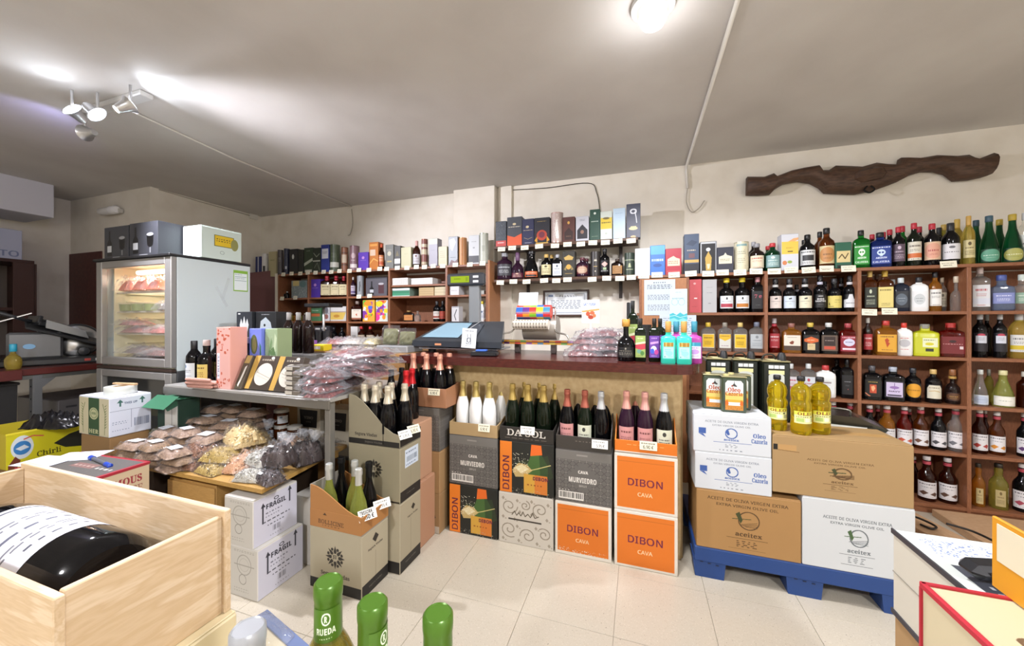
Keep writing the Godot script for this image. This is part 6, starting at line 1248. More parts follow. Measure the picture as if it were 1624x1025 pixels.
	design("rainbow", 160, 128, "d8d2c0", "r 0.00 0.000 .2 .118 d23a2a;r 0.20 0.000 .2 .118 e0922a;r 0.40 0.000 .2 .118 7cb82a;r 0.60 0.000 .2 .118 3a6ad0;r 0.80 0.000 .2 .118 d8303a;r 0.00 0.125 .2 .118 2a5aa8;r 0.20 0.125 .2 .118 5a2a7a;r 0.40 0.125 .2 .118 c8302a;r 0.60 0.125 .2 .118 e0b82a;r 0.80 0.125 .2 .118 3a7a9a;r 0.00 0.250 .2 .118 d23a2a;r 0.20 0.250 .2 .118 e0922a;r 0.40 0.250 .2 .118 7cb82a;r 0.60 0.250 .2 .118 3a6ad0;r 0.80 0.250 .2 .118 d8303a;r 0.00 0.375 .2 .118 2a5aa8;r 0.20 0.375 .2 .118 5a2a7a;r 0.40 0.375 .2 .118 c8302a;r 0.60 0.375 .2 .118 e0b82a;r 0.80 0.375 .2 .118 3a7a9a;r 0.00 0.500 .2 .118 d23a2a;r 0.20 0.500 .2 .118 e0922a;r 0.40 0.500 .2 .118 7cb82a;r 0.60 0.500 .2 .118 3a6ad0;r 0.80 0.500 .2 .118 d8303a;r 0.00 0.625 .2 .118 2a5aa8;r 0.20 0.625 .2 .118 5a2a7a;r 0.40 0.625 .2 .118 c8302a;r 0.60 0.625 .2 .118 e0b82a;r 0.80 0.625 .2 .118 3a7a9a;r 0.00 0.750 .2 .118 d23a2a;r 0.20 0.750 .2 .118 e0922a;r 0.40 0.750 .2 .118 7cb82a;r 0.60 0.750 .2 .118 3a6ad0;r 0.80 0.750 .2 .118 d8303a;r 0.00 0.875 .2 .118 2a5aa8;r 0.20 0.875 .2 .118 5a2a7a;r 0.40 0.875 .2 .118 c8302a;r 0.60 0.875 .2 .118 e0b82a;r 0.80 0.875 .2 .118 3a7a9a")
	design("d126", 72, 128, "b9b794", "l .3 .3 .4 .05 1 9a9878")
	design("d2", 72, 126, "a8283a", "p d8cdb0 .12,.66 .12,.4 .3,.34 .5,.28 .7,.36 .9,.4 .9,.66;l .2 .46 .6 .14 2 8a3a34;r .1 .85 .8 .02 c85a5a")
	design("d5", 72, 124, "262a3a", "p d8d2bc .1,.64 .1,.36 .4,.3 .5,.2 .6,.3 .9,.36 .9,.64;l .2 .44 .6 .12 2 6a6248")
	design("notice2", 160, 120, "bcc8d4", "l .1 .1 .8 .8 10 8a95a2")
	design("certificate", 220, 120, "dde3e8", "r .06 .08 .88 .84 8a94a4;r .07 .1 .86 .8 e2e7ea;r .08 .12 .12 .1 6a7a94;l .35 .14 .4 .1 2 5a6270;l .15 .36 .7 .4 6 8a929c")
	design("hamcard", 90, 120, "e2e0de", "t .45 .2 .7 .12 3a5a9a 1 0 SAT 1500A;e .5 .62 .44 .26 d8ccc0;c .08 c08a4a .05,.5 .95,.42;e .36 .6 .12 .1 a8482c;e .6 .56 .14 .08 b85a38;e .52 .74 .16 .09 98361e;e .72 .68 .1 .08 c0683e")
	design("teallabel", 100, 120, "6fdcc8", "r .1 0 .8 .26 9a7428;r .25 0 .1 .26 c8a858;r .6 0 .12 .26 b89048;r .1 .3 .8 .66 a8e6da;l .2 .4 .5 .2 2 4fc0b0;e .55 .66 .3 .16 8adfd0;e .2 .88 .04 .04 2a5a54;l .5 .82 .35 .1 2 3a7a70")
	design("pinklabel", 100, 120, "e0d4ea", "r 0 0 1 .24 2f8aa8;r .3 0 .15 .24 5ab4cc;l .2 .3 .6 .12 1 7a3a8a;e .5 .58 .36 .16 b890d0;l .2 .8 .6 .12 2 8a4a9a")
	design("d13", 96, 120, "1f8a2a", "l .05 .05 .9 .1 1 e6f0e6;e .5 .36 .24 .17 e0ece0;e .41 .36 .07 .05 1f8a2a;e .59 .36 .07 .05 1f8a2a;r .42 .5 .16 .07 e0ece0;t .5 .66 .6 .1 e6f0e6 1 0 ABSINTH;t .5 .88 .86 .1 e6f0e6 3 0 CALAVERA")
	design("d14", 96, 120, "1f3a8a", "l .05 .05 .9 .1 1 dce4f4;e .5 .36 .24 .17 c8dcf0;e .41 .36 .07 .05 1f3a8a;e .59 .36 .07 .05 1f3a8a;r .42 .5 .16 .07 c8dcf0;t .5 .66 .6 .1 dce4f4 1 0 ABSINTH;t .5 .88 .86 .1 dce4f4 3 0 CALAVERA")
	design("d49", 90, 120, "141210", "p c8602c .5,.1 .95,.26 .95,.42 .5,.54 .05,.42 .05,.26;l .25 .28 .5 .1 1 f0d8b0;r .24 .54 .52 .42 c8b488;l .35 .66 .3 .12 2 6a5a34")
	design("d55", 110, 120, "bcc02a", "r .3 .06 .66 .56 d8dcb8;l .36 .14 .5 .12 1 5a6a44;e .62 .42 .2 .09 c8c02a;r .44 .7 .36 .18 2a2c20")
	design("d64", 110, 120, "17161e", "r .08 .08 .84 .84 c3b8d4;c .03 6a4a8a .5,.14 .5,.5;e .5 .38 .26 .08 8a6aa8;t .5 .62 .6 .08 4a3a5a 1 0 NAVY;r .14 .8 .72 .08 3a3448")
	design("d105", 80, 120, "101014", "p d8a8a0 .2,.3 .5,.1 .8,.3 .5,.56;r .36 .6 .3 .2 9ab08a;l .15 .84 .7 .1 1 c8ccc8")
	design("d89", 72, 118, "1e1f28", "l .2 .12 .6 .05 1 b89a4a;e .5 .66 .34 .2 a83c28;e .5 .64 .2 .12 6a2a3a;p c8902a 0,.86 .2,.7 .2,.94;p c8902a 1,.86 .8,.7 .8,.94;r .1 .94 .8 .04 c8a04a")
	design("esto", 256, 110, "aab0c6", "t .8 .82 .34 .2 6f7a9c 0 0 ESTO")
	design("d27", 80, 110, "121216", "t .5 .3 .6 .2 a84a58 3 0 7 e;l .3 .75 .4 .08 1 6a6a70")
	design("d31", 88, 110, "121214", "e .5 .14 .2 .03 b8b8b8;t .5 .36 .5 .12 d0d0d0 1 0 DOS;t .5 .52 .8 .12 d0d0d0 1 0 SANTOS;l .3 .74 .4 .06 1 8a8a8a")
	design("d48", 90, 110, "d8cfc0", "l .2 .12 .6 .08 1 6a6a5a;p 7a3a24 .3,.5 .5,.36 .62,.42 .56,.6 .4,.6;r 0 .7 1 .3 4a3a30")
	design("d50", 90, 110, "5a4a3e", "r .14 .1 .72 .56 2a1a16;l .22 .3 .56 .1 1 b8a8a0;r .14 .7 .72 .2 b84a34")
	design("d51", 96, 110, "8c2030", "l .1 .06 .8 .14 1 e0c0c8;e .5 .42 .34 .24 c8c8dc;l .28 .36 .44 .12 1 3a3a6a;r .1 .78 .8 .12 d8ccd4")
	design("d53", 100, 110, "d09a2c", "p a83c14 .36,.3 .5,.2 .62,.34 .56,.44 .66,.5 .5,.74 .42,.5;l .15 .08 .7 .12 1 4a2a10;l .2 .84 .6 .08 1 6a3a14")
	design("d54", 90, 110, "dfe0de", "l .2 .1 .6 .12 1 b8443c;e .5 .45 .4 .24 b8b8bc;l .2 .8 .6 .1 1 c85a50")
	design("d56", 110, 110, "6a1418", "e .5 .28 .16 .08 2a0c0e;l .1 .42 .8 .06 1 d8a8a8;r .78 .56 .14 .16 d0c0c0")
	design("d61", 100, 110, "dfe4e4", "e .5 .24 .34 .1 c8ccc8;r .2 .26 .6 .05 6a4a54;l .24 .4 .52 .06 1 8a8a90;s .2 .6 .6 .3 20 9ab0a0")
	design("d62", 80, 110, "121214", "l .2 .3 .6 .1 1 8a8a90;l .3 .5 .4 .1 2 6a6a70;r .5 .7 .08 .05 a84a4a")
	design("d63", 96, 110, "14120e", "l .2 .1 .6 .1 1 b8a04a;r .28 .28 .44 .5 b8482a;p e0a87a .36,.4 .56,.34 .64,.5 .5,.7 .4,.6;c .05 c87a5a .05,.8 .2,.92 .3,.96")
	design("d152", 80, 110, "d2c8b8", "l .2 .1 .6 .1 1 5a4a3a;p b8542a .4,.5 .6,.4 .6,.7;r 0 .84 1 .16 8a4a2a")
	design("d7", 88, 108, "d8cdb4", "l .15 .15 .7 .2 1 a84038;l .2 .4 .6 .14 2 a84038;r 0 .62 1 .24 d8cdb4;l .25 .9 .5 .08 1 a84038")
	design("d8", 88, 108, "7fa0a0", "e .5 .2 .12 .1 d8e4e0;l .2 .38 .6 .14 1 d8e4e0;l .15 .6 .7 .26 3 d8e4e0")
	design("d10", 88, 108, "cfd2d2", "l .12 .08 .76 .16 1 3a3c40;r .2 .34 .6 .36 2c2e32;l .2 .78 .6 .14 2 3a3c40")
	design("d11", 88, 108, "c8b98a", "e .5 .5 .46 .42 b8824a;l .25 .4 .5 .2 1 6a4a2a;l .3 .64 .4 .12 2 6a4a2a")
	design("d15", 88, 108, "5a4a5a", "e .5 .2 .12 .1 c8b8c8;l .2 .38 .6 .14 1 c8b8c8;l .15 .6 .7 .26 3 c8b8c8")
	design("d16", 88, 108, "d8d4c4", "l .15 .15 .7 .2 1 4a4038;l .2 .4 .6 .14 2 4a4038;r 0 .62 1 .24 c86a34;l .25 .9 .5 .08 1 4a4038")
	design("d17", 88, 108, "d8b898", "e .5 .5 .46 .42 d8a088;l .25 .4 .5 .2 1 a84a48;l .3 .64 .4 .12 2 a84a48")
	design("d19", 88, 108, "c8bc8a", "e .5 .2 .12 .1 5a4a2a;l .2 .38 .6 .14 1 5a4a2a;l .15 .6 .7 .26 3 5a4a2a")
	design("d22", 88, 108, "c8ccc8", "e .5 .2 .12 .1 5a5a5a;l .2 .38 .6 .14 1 5a5a5a;l .15 .6 .7 .26 3 5a5a5a")
	design("d34", 88, 108, "1f241c", "e .5 .2 .12 .1 c8d0b8;l .2 .38 .6 .14 1 c8d0b8;l .15 .6 .7 .26 3 c8d0b8")
	design("d35", 88, 108, "d8c87a", "l .12 .08 .76 .16 1 5a4a1c;r .2 .34 .6 .36 d8c87a;l .2 .78 .6 .14 2 5a4a1c")
	design("d38", 88, 108, "dcdcd8", "l .15 .15 .7 .2 1 3a3a3a;l .2 .4 .6 .14 2 3a3a3a;r 0 .62 1 .24 dcdcd8;l .25 .9 .5 .08 1 3a3a3a")
	design("d39", 88, 108, "b8b2a0", "e .5 .2 .12 .1 5a564a;l .2 .38 .6 .14 1 5a564a;l .15 .6 .7 .26 3 5a564a")
	design("d40", 88, 108, "cfd0d4", "l .15 .15 .7 .2 1 a8424a;l .2 .4 .6 .14 2 a8424a;r 0 .62 1 .24 c8ccd8;l .25 .9 .5 .08 1 a8424a")
	design("d41", 88, 108, "6a74a8", "r .04 .04 .92 .92 7a84b8;l .15 .2 .7 .2 1 d0d4e8;l .2 .5 .6 .3 3 d0d4e8")
	design("d42", 88, 108, "7a9a88", "r .04 .04 .92 .92 8aaa98;l .15 .2 .7 .2 1 d8e4dc;l .2 .5 .6 .3 3 d8e4dc")
	design("d43", 88, 108, "d8d0b0", "r .04 .04 .92 .92 d0a81c;l .15 .2 .7 .2 1 6a5414;l .2 .5 .6 .3 3 6a5414")
	design("d44", 88, 108, "c8c8c0", "p d8aa2a 0,.02 1,.02 1,.3 .5,.5 0,.3;l .1 .1 .8 .12 1 6a5414;l .2 .8 .6 .1 1 7a4a6a")
	design("d45", 88, 108, "d8d0b0", "r .04 .04 .92 .92 d8b024;l .15 .2 .7 .2 1 6a5414;l .2 .5 .6 .3 3 6a5414")
	design("d46", 88, 108, "aab0b2", "e .5 .2 .12 .1 7a8084;l .2 .38 .6 .14 1 7a8084;l .15 .6 .7 .26 3 7a8084")
	design("d47", 88, 108, "a03038", "l .15 .15 .7 .2 1 e0d8d8;l .2 .4 .6 .14 2 e0d8d8;r 0 .62 1 .24 a03038;l .25 .9 .5 .08 1 e0d8d8")
	design("d52", 88, 108, "a03034", "r .04 .04 .92 .92 a03034;l .15 .2 .7 .2 1 e0d0d0;l .2 .5 .6 .3 3 e0d0d0")
	design("d57", 88, 108, "17141c", "e .5 .12 .24 .08 b03a50;r .16 .16 .68 .4 c8ccd6;l .3 .24 .4 .2 3 5a5c6a")
	design("d58", 88, 108, "d0d0cc", "l .15 .15 .7 .2 1 6a6a6a;l .2 .4 .6 .14 2 6a6a6a;r 0 .62 1 .24 c8b02a;l .25 .9 .5 .08 1 6a6a6a")
	design("d59", 88, 108, "d0ccd0", "l .15 .15 .7 .2 1 b83a50;l .2 .4 .6 .14 2 b83a50;r 0 .62 1 .24 c8586a;l .25 .9 .5 .08 1 b83a50")
	design("d60", 88, 108, "ccd2d8", "e .5 .2 .12 .1 b04a58;l .2 .38 .6 .14 1 b04a58;l .15 .6 .7 .26 3 b04a58")
	design("d67", 88, 108, "2c1a14", "e .5 .5 .46 .42 5a3a24;l .25 .4 .5 .2 1 b8924a;l .3 .64 .4 .12 2 b8924a")
	design("d83", 88, 108, "b8a878", "e .5 .2 .12 .1 6a5a34;l .2 .38 .6 .14 1 6a5a34;l .15 .6 .7 .26 3 6a5a34")
	design("d84", 88, 108, "b0a070", "e .5 .2 .12 .1 6a5a34;l .2 .38 .6 .14 1 6a5a34;l .15 .6 .7 .26 3 6a5a34")
	design("d97", 88, 108, "2a2a2e", "r .04 .04 .92 .92 3a3a40;l .15 .2 .7 .2 1 b8bcc0;l .2 .5 .6 .3 3 b8bcc0")
	design("d98", 88, 108, "5a1f30", "e .5 .2 .12 .1 d8b8a0;l .2 .38 .6 .14 1 d8b8a0;l .15 .6 .7 .26 3 d8b8a0")
	design("d100", 88, 108, "d2c89a", "e .5 .2 .12 .1 4a4028;l .2 .38 .6 .14 1 4a4028;l .15 .6 .7 .26 3 4a4028")
	design("d101", 88, 108, "d0d6e2", "e .5 .2 .12 .1 4a5260;l .2 .38 .6 .14 1 4a5260;l .15 .6 .7 .26 3 4a5260")
	design("d103", 88, 108, "5a1f28", "e .5 .5 .46 .42 b89a84;l .25 .4 .5 .2 1 d8c8b0;l .3 .64 .4 .12 2 d8c8b0")
	design("d123", 88, 108, "c87a4a", "l .15 .15 .7 .2 1 e8d8c8;l .2 .4 .6 .14 2 e8d8c8;r 0 .62 1 .24 b8502a;l .25 .9 .5 .08 1 e8d8c8")
	design("d127", 88, 108, "cfd0d8", "e .5 .2 .12 .1 6a4a4a;l .2 .38 .6 .14 1 6a4a4a;l .15 .6 .7 .26 3 6a4a4a")
	design("d137", 88, 108, "d2c69a", "l .15 .15 .7 .2 1 5a4a2a;l .2 .4 .6 .14 2 5a4a2a;r 0 .62 1 .24 d2c69a;l .25 .9 .5 .08 1 5a4a2a")
	design("d138", 88, 108, "b8b0c0", "l .15 .15 .7 .2 1 3a2a4a;l .2 .4 .6 .14 2 3a2a4a;r 0 .62 1 .24 5a4a7a;l .25 .9 .5 .08 1 3a2a4a")
	design("d154", 72, 108, "c8d0c8", "r 0.72 0.62 0.11 0.14 5ab03a;r 0.57 0.36 0.29 0.10 e8e0e8;e 0.52 0.35 0.15 0.14 d83a8a;r 0.03 0.42 0.33 0.05 5ab03a;e 0.69 0.79 0.15 0.11 e08a2a;e 0.39 0.08 0.31 0.12 3a6ac8;r 0.06 0.83 0.16 0.07 3a6ac8;r 0.59 0.02 0.34 0.07 e8e0e8;e 0.42 0.17 0.24 0.13 e8e0e8;r 0.14 0.49 0.12 0.14 e0c82a;e 0.01 0.80 0.32 0.18 d83a8a;e 0.59 0.02 0.32 0.14 e08a2a;e 0.49 0.04 0.25 0.09 d8482a;r 0.33 0.24 0.15 0.13 5ab03a;e 0.33 0.54 0.29 0.18 7a3a9a;r 0.51 0.28 0.31 0.08 d83a8a;r 0.51 0.60 0.22 0.10 d83a8a;e 0.19 0.21 0.16 0.10 5ab03a;e 0.15 0.65 0.25 0.10 d83a8a;e 0.42 0.28 0.28 0.16 7a3a9a;r 0.58 0.39 0.28 0.11 3a6ac8;r 0.34 0.42 0.24 0.16 e08a2a;r 0.19 0.26 0.11 0.08 e8e0e8;e 0.29 0.16 0.31 0.14 e0c82a;r 0.68 0.40 0.35 0.19 e0c82a;r 0.14 0.59 0.25 0.07 e08a2a")
	design("d156", 88, 108, "d8d0c8", "l .15 .15 .7 .2 1 3a2a2a;l .2 .4 .6 .14 2 3a2a2a;r 0 .62 1 .24 8a3a2a;l .25 .9 .5 .08 1 3a2a2a")
	design("d157", 88, 108, "a8402c", "l .15 .15 .7 .2 1 3a2a2a;l .2 .4 .6 .14 2 3a2a2a;r 0 .62 1 .24 8a3a2a;l .25 .9 .5 .08 1 3a2a2a")
	design("d159", 88, 108, "d0d4da", "e .5 .2 .12 .1 4a5a7a;l .2 .38 .6 .14 1 4a5a7a;l .15 .6 .7 .26 3 4a5a7a")
	design("d162", 88, 108, "c8b8a0", "l .15 .15 .7 .2 1 5a2a24;l .2 .4 .6 .14 2 5a2a24;r 0 .62 1 .24 8a2a24;l .25 .9 .5 .08 1 5a2a24")
	design("d153", 72, 106, "e0a03a", "r 0.37 0.81 0.14 0.11 e08a2a;r 0.73 0.46 0.19 0.06 3a6ac8;r 0.54 0.30 0.24 0.14 d8482a;e 0.75 0.59 0.30 0.15 e0c82a;r 0.70 0.62 0.16 0.10 d8482a;e 0.46 0.09 0.10 0.12 e08a2a;e 0.01 0.80 0.31 0.06 5ab03a;r 0.50 0.65 0.28 0.11 5ab03a;r 0.57 0.07 0.27 0.15 7a3a9a;e 0.18 0.38 0.11 0.08 e8e0e8;e 0.64 0.51 0.20 0.15 e0c82a;r 0.74 0.27 0.15 0.11 d8482a;e 0.67 0.49 0.17 0.12 7a3a9a;r 0.52 0.69 0.17 0.12 e08a2a;r 0.45 0.29 0.34 0.14 d83a8a;e 0.16 0.10 0.13 0.16 5ab03a;e 0.01 0.55 0.28 0.12 e8e0e8;r 0.15 0.18 0.31 0.13 e0c82a;r 0.25 0.60 0.17 0.05 e08a2a;e 0.14 0.67 0.23 0.19 7a3a9a;r 0.15 0.81 0.26 0.13 e8e0e8;r 0.17 0.74 0.26 0.07 d8482a;r 0.48 0.26 0.33 0.15 3a6ac8;r 0.21 0.65 0.17 0.17 d83a8a;e 0.44 0.15 0.34 0.11 e08a2a;r 0.18 0.69 0.18 0.15 e08a2a")
	design("d121", 72, 104, "5a3aa8", "e .5 .3 .14 .08 b88ac8;l .2 .44 .6 .05 1 b8a0d8")
	design("d136", 72, 102, "4a2f9a", "e .5 .3 .14 .08 b88ac8;l .2 .46 .6 .05 1 b8a0d8")
	design("note", 80, 100, "e2e8ee", "l .15 .08 .7 .12 1 5a6068;c .03 5a6068 .4,.3 .35,.8 .65,.8 .6,.3;o .5 .6 .1 .12 .03 5a6068;l .3 .86 .4 .08 1 5a6068")
	design("d66", 96, 100, "0e0e12", "p d2ceba .06,1 .06,.3 .2,.06 .8,.06 .94,.3 .94,1;l .2 .2 .6 .1 1 5a5034;c .03 b8923a .2,.5 .5,.44 .8,.52")
	design("checked", 128, 96, "b8b0a0", "r 0.000 0 .03 1 6f675a;r 0.083 0 .03 1 6f675a;r 0.167 0 .03 1 6f675a;r 0.250 0 .03 1 6f675a;r 0.333 0 .03 1 6f675a;r 0.417 0 .03 1 6f675a;r 0.500 0 .03 1 6f675a;r 0.583 0 .03 1 6f675a;r 0.667 0 .03 1 6f675a;r 0.750 0 .03 1 6f675a;r 0.833 0 .03 1 6f675a;r 0.917 0 .03 1 6f675a;r 0 0.000 1 .05 d8d2c6;r 0 0.125 1 .05 d8d2c6;r 0 0.250 1 .05 d8d2c6;r 0 0.375 1 .05 d8d2c6;r 0 0.500 1 .05 d8d2c6;r 0 0.625 1 .05 d8d2c6;r 0 0.750 1 .05 d8d2c6;r 0 0.875 1 .05 d8d2c6")
	design("whiteplain", 88, 96, "dadfe4", "e .35 .2 .14 .1 6a8ab0;l .2 .42 .6 .2 2 6a7078;l .2 .75 .6 .12 1 8a9098")
	design("yellowlab", 88, 96, "d2bf6a", "l .15 .15 .7 .18 1 5a3a1c;l .2 .45 .6 .3 3 7a5a30")
	design("rueda", 128, 96, "4b7220", "o .5 .3 .13 .17 .03 e6f0dc;t .5 .3 .1 .2 e6f0dc 1 0 R;t .5 .68 .62 .2 e6f0dc 1 0 RUEDA;l .3 .86 .4 .08 1 c8dcb0")
	design("d20", 90, 96, "123a28", "e .5 .5 .48 .48 5a9a80;l .15 .45 .7 .12 1 d8e8dc;l .3 .65 .4 .08 1 c0d8c8")
	design("d21", 90, 96, "123a28", "e .5 .5 .48 .48 a8a85a;l .15 .45 .7 .12 1 e8ecd0;l .3 .65 .4 .08 1 5a6a34")
	design("d25", 88, 96, "d2d8dc", "p 2a2a2e .46,.12 .54,.12 .56,.3 .44,.3;l .2 .4 .6 .1 1 5a5c60;r .08 .62 .84 .28 a83a4a")
	design("d26", 88, 96, "d2d8dc", "p 2a2a2e .46,.12 .54,.12 .56,.3 .44,.3;l .2 .4 .6 .1 1 5a5c60;r .08 .62 .84 .28 b8742a")
	design("d36", 90, 96, "20252d", "e .5 .5 .4 .36 55606c;l .25 .4 .5 .1 1 a8b4bc;l .3 .56 .4 .1 1 a8b4bc")
	design("d37", 90, 96, "dfe2e4", "e .5 .5 .36 .32 c2c8ca;l .25 .42 .5 .1 1 6a7074;l .3 .58 .4 .1 1 6a7074")
	design("d106", 90, 96, "9a703c", "o .5 .5 .36 .3 .03 7a5428;l .25 .44 .5 .12 1 7a5428")
	design("blacklabel", 80, 90, "0b0b0d", "e .5 .15 .05 .1 8a8478;l .15 .34 .7 .1 1 9a9484;l .1 .52 .8 .3 3 8a8478;l .35 .9 .3 .08 1 8a8478")
	design("petlabel", 128, 90, "d8d84a", "r 0 .3 1 .7 dadd9a;t .5 .2 .7 .26 7a3a1c 3 0 OLEO;l .1 .4 .5 .12 1 5a4a2a;r .1 .56 .3 .3 a8c06a;r .45 .56 .22 .3 e8e8d0;b .74 .56 .2 .3 2a2a2a;e .75 .44 .05 .07 2a2a1a")
	design("d155", 80, 90, "b8783a", "l .2 .4 .6 .2 1 8a5424")
	design("d28", 88, 84, "d8ccc6", "p 2a2a2e .4,.2 .6,.14 .62,.26 .42,.28;l .15 .42 .7 .08 1 6a6a6a;l .4 .6 .2 .1 1 7a7a7a")
	design("d29", 88, 84, "c6d2e0", "p 2a2a2e .4,.2 .6,.14 .62,.26 .42,.28;l .15 .42 .7 .08 1 6a6a6a;l .4 .6 .2 .1 1 7a7a7a")
	design("d30", 88, 84, "d6d2b8", "p 2a2a2e .4,.2 .6,.14 .62,.26 .42,.28;l .15 .42 .7 .08 1 6a6a6a;l .4 .6 .2 .1 1 7a7a7a")
	design("d32", 96, 84, "cfc06a", "l .5 .3 .36 .14 1 4a4420;l .45 .5 .4 .08 1 6a6030;p 3a3418 .1,.7 .14,.5 .2,.8;r .1 .86 .3 .03 3a3418")
	design("d70", 96, 84, "d8d6d8", "l .12 .1 .76 .12 1 5a5a60;l .2 .3 .5 .1 1 8a8a90;p 7a3a2a .1,.7 .3,.56 .5,.66 .3,.84;p 7a3a2a .56,.74 .76,.6 .94,.7 .8,.86;l .15 .9 .6 .06 1 a8a8ac")
	design("d71", 96, 84, "d8d6d8", "l .12 .1 .76 .12 1 5a5a60;l .2 .3 .5 .1 1 8a8a90;p 8a5a3a .1,.7 .3,.56 .5,.66 .3,.84;p 8a5a3a .56,.74 .76,.6 .94,.7 .8,.86;l .15 .9 .6 .06 1 a8a8ac")
	design("d72", 96, 84, "d8d6d8", "l .12 .1 .76 .12 1 5a5a60;l .2 .3 .5 .1 1 8a8a90;p 5a5a60 .1,.7 .3,.56 .5,.66 .3,.84;p 5a5a60 .56,.74 .76,.6 .94,.7 .8,.86;l .15 .9 .6 .06 1 a8a8ac")
	design("d73", 96, 84, "d8d6d8", "l .12 .1 .76 .12 1 5a5a60;l .2 .3 .5 .1 1 8a8a90;p b8824a .1,.7 .3,.56 .5,.66 .3,.84;p b8824a .56,.74 .76,.6 .94,.7 .8,.86;l .15 .9 .6 .06 1 a8a8ac")
	design("d74", 96, 84, "d8d6d8", "l .12 .1 .76 .12 1 5a5a60;l .2 .3 .5 .1 1 8a8a90;p b8503a .1,.7 .3,.56 .5,.66 .3,.84;p b8503a .56,.74 .76,.6 .94,.7 .8,.86;l .15 .9 .6 .06 1 a8a8ac")
	design("d75", 96, 84, "d8d6d8", "l .12 .1 .76 .12 1 5a5a60;l .2 .3 .5 .1 1 8a8a90;p 6a4a3a .1,.7 .3,.56 .5,.66 .3,.84;p 6a4a3a .56,.74 .76,.6 .94,.7 .8,.86;l .15 .9 .6 .06 1 a8a8ac")
	design("d76", 96, 84, "d8d6d8", "l .12 .1 .76 .12 1 5a5a60;l .2 .3 .5 .1 1 8a8a90;p 4a4a4e .1,.7 .3,.56 .5,.66 .3,.84;p 4a4a4e .56,.74 .76,.6 .94,.7 .8,.86;l .15 .9 .6 .06 1 a8a8ac")
	design("d77", 96, 84, "d8d6d8", "l .12 .1 .76 .12 1 5a5a60;l .2 .3 .5 .1 1 8a8a90;p 6a6a70 .1,.7 .3,.56 .5,.66 .3,.84;p 6a6a70 .56,.74 .76,.6 .94,.7 .8,.86;l .15 .9 .6 .06 1 a8a8ac")
	design("d78", 96, 84, "d8d6d8", "l .12 .1 .76 .12 1 5a5a60;l .2 .3 .5 .1 1 8a8a90;p a83a34 .1,.7 .3,.56 .5,.66 .3,.84;p a83a34 .56,.74 .76,.6 .94,.7 .8,.86;l .15 .9 .6 .06 1 a8a8ac")
	design("d79", 96, 84, "d8d6d8", "l .12 .1 .76 .12 1 5a5a60;l .2 .3 .5 .1 1 8a8a90;p c8822a .1,.7 .3,.56 .5,.66 .3,.84;p c8822a .56,.74 .76,.6 .94,.7 .8,.86;l .15 .9 .6 .06 1 a8a8ac")
	design("d80", 96, 84, "d8d6d8", "l .12 .1 .76 .12 1 5a5a60;l .2 .3 .5 .1 1 8a8a90;p 5a3a6a .1,.7 .3,.56 .5,.66 .3,.84;p 5a3a6a .56,.74 .76,.6 .94,.7 .8,.86;l .15 .9 .6 .06 1 a8a8ac")
	design("d81", 96, 84, "d8d6d8", "l .12 .1 .76 .12 1 5a5a60;l .2 .3 .5 .1 1 8a8a90;p 000000 .1,.7 .3,.56 .5,.66 .3,.84;p 000000 .56,.74 .76,.6 .94,.7 .8,.86;l .15 .9 .6 .06 1 a8a8ac")
	design("d82", 96, 84, "d8d6d8", "l .12 .1 .76 .12 1 5a5a60;l .2 .3 .5 .1 1 8a8a90;p 5a4034 .1,.7 .3,.56 .5,.66 .3,.84;p 5a4034 .56,.74 .76,.6 .94,.7 .8,.86;l .15 .9 .6 .06 1 a8a8ac")
	design("d85", 96, 84, "d8d6d8", "l .12 .1 .76 .12 1 5a5a60;l .2 .3 .5 .1 1 8a8a90;p a84a5a .1,.7 .3,.56 .5,.66 .3,.84;p a84a5a .56,.74 .76,.6 .94,.7 .8,.86;l .15 .9 .6 .06 1 a8a8ac")
	design("d149", 72, 83, "4a7a54", "r 0 0 1 .2 26382a;r .1 .5 .8 .2 b8643a;l .2 .3 .6 .1 1 c8d8c8;r .0 .5 1 .03 26382a")
	design("d160", 90, 81, "2c2a30", "r .1 .1 .3 .1 d0d0cc;r .5 .08 .3 .1 d0d0cc;r .6 .4 .25 .2 b88a8a;s 0 0 1 1 40 6a6a74")
	design("rose_lab", 96, 80, "c98f8c", "l .2 .2 .6 .2 1 5a2a2a;l .2 .55 .6 .2 2 7a4a48")
	design("green_lab", 96, 80, "cfd2bc", "e .5 .25 .1 .12 3a3a34;l .2 .5 .6 .3 2 4a4a44;r 0 .85 1 .15 8aa83a")
	design("d18", 110, 80, "d8d8dc", "e .5 .22 .12 .08 6a6a70;l .2 .5 .6 .12 1 6a6a70")
	design("d65", 96, 80, "0e0e12", "e .5 .5 .5 .48 d89a2a;l .15 .42 .7 .16 1 8a5a14")
	design("d135", 90, 76, "7d8a8c", "s 0 .3 1 .7 200 b8c4c4;r .1 0 .4 .3 c8b87a;e .75 .2 .2 .2 5a7a7c")
	design("price3", 128, 72, "eaeae4", "t .45 .28 .7 .34 2c2c2c 1 0 TRESORA;t .5 .7 .7 .42 2c2c2c 1 0 6.50 €")
	design("d140", 100, 72, "55535a", "r 0 0 1 .06 2a2a2e;p 0c0c0e .18,.92 .18,.6 .25,.48 .25,.2 .31,.2 .31,.48 .38,.6 .38,.92;r .19 .64 .18 .16 b8bcc0;r .6 .36 .26 .5 4a2a30;e .73 .34 .13 .06 a8a8ac")
	design("d68", 80, 70, "cfd8e2", "e .5 .5 .44 .4 b8c4d8;l .25 .45 .5 .1 1 5a6a8a")
	design("d69", 80, 70, "dcdcd0", "e .5 .5 .44 .4 e4e4da;l .25 .45 .5 .1 1 6a7a54")
	design("d99", 80, 70, "c8643a", "l .1 .2 .8 .2 1 f0d0a8;r .1 .6 .8 .3 2a2a2c")
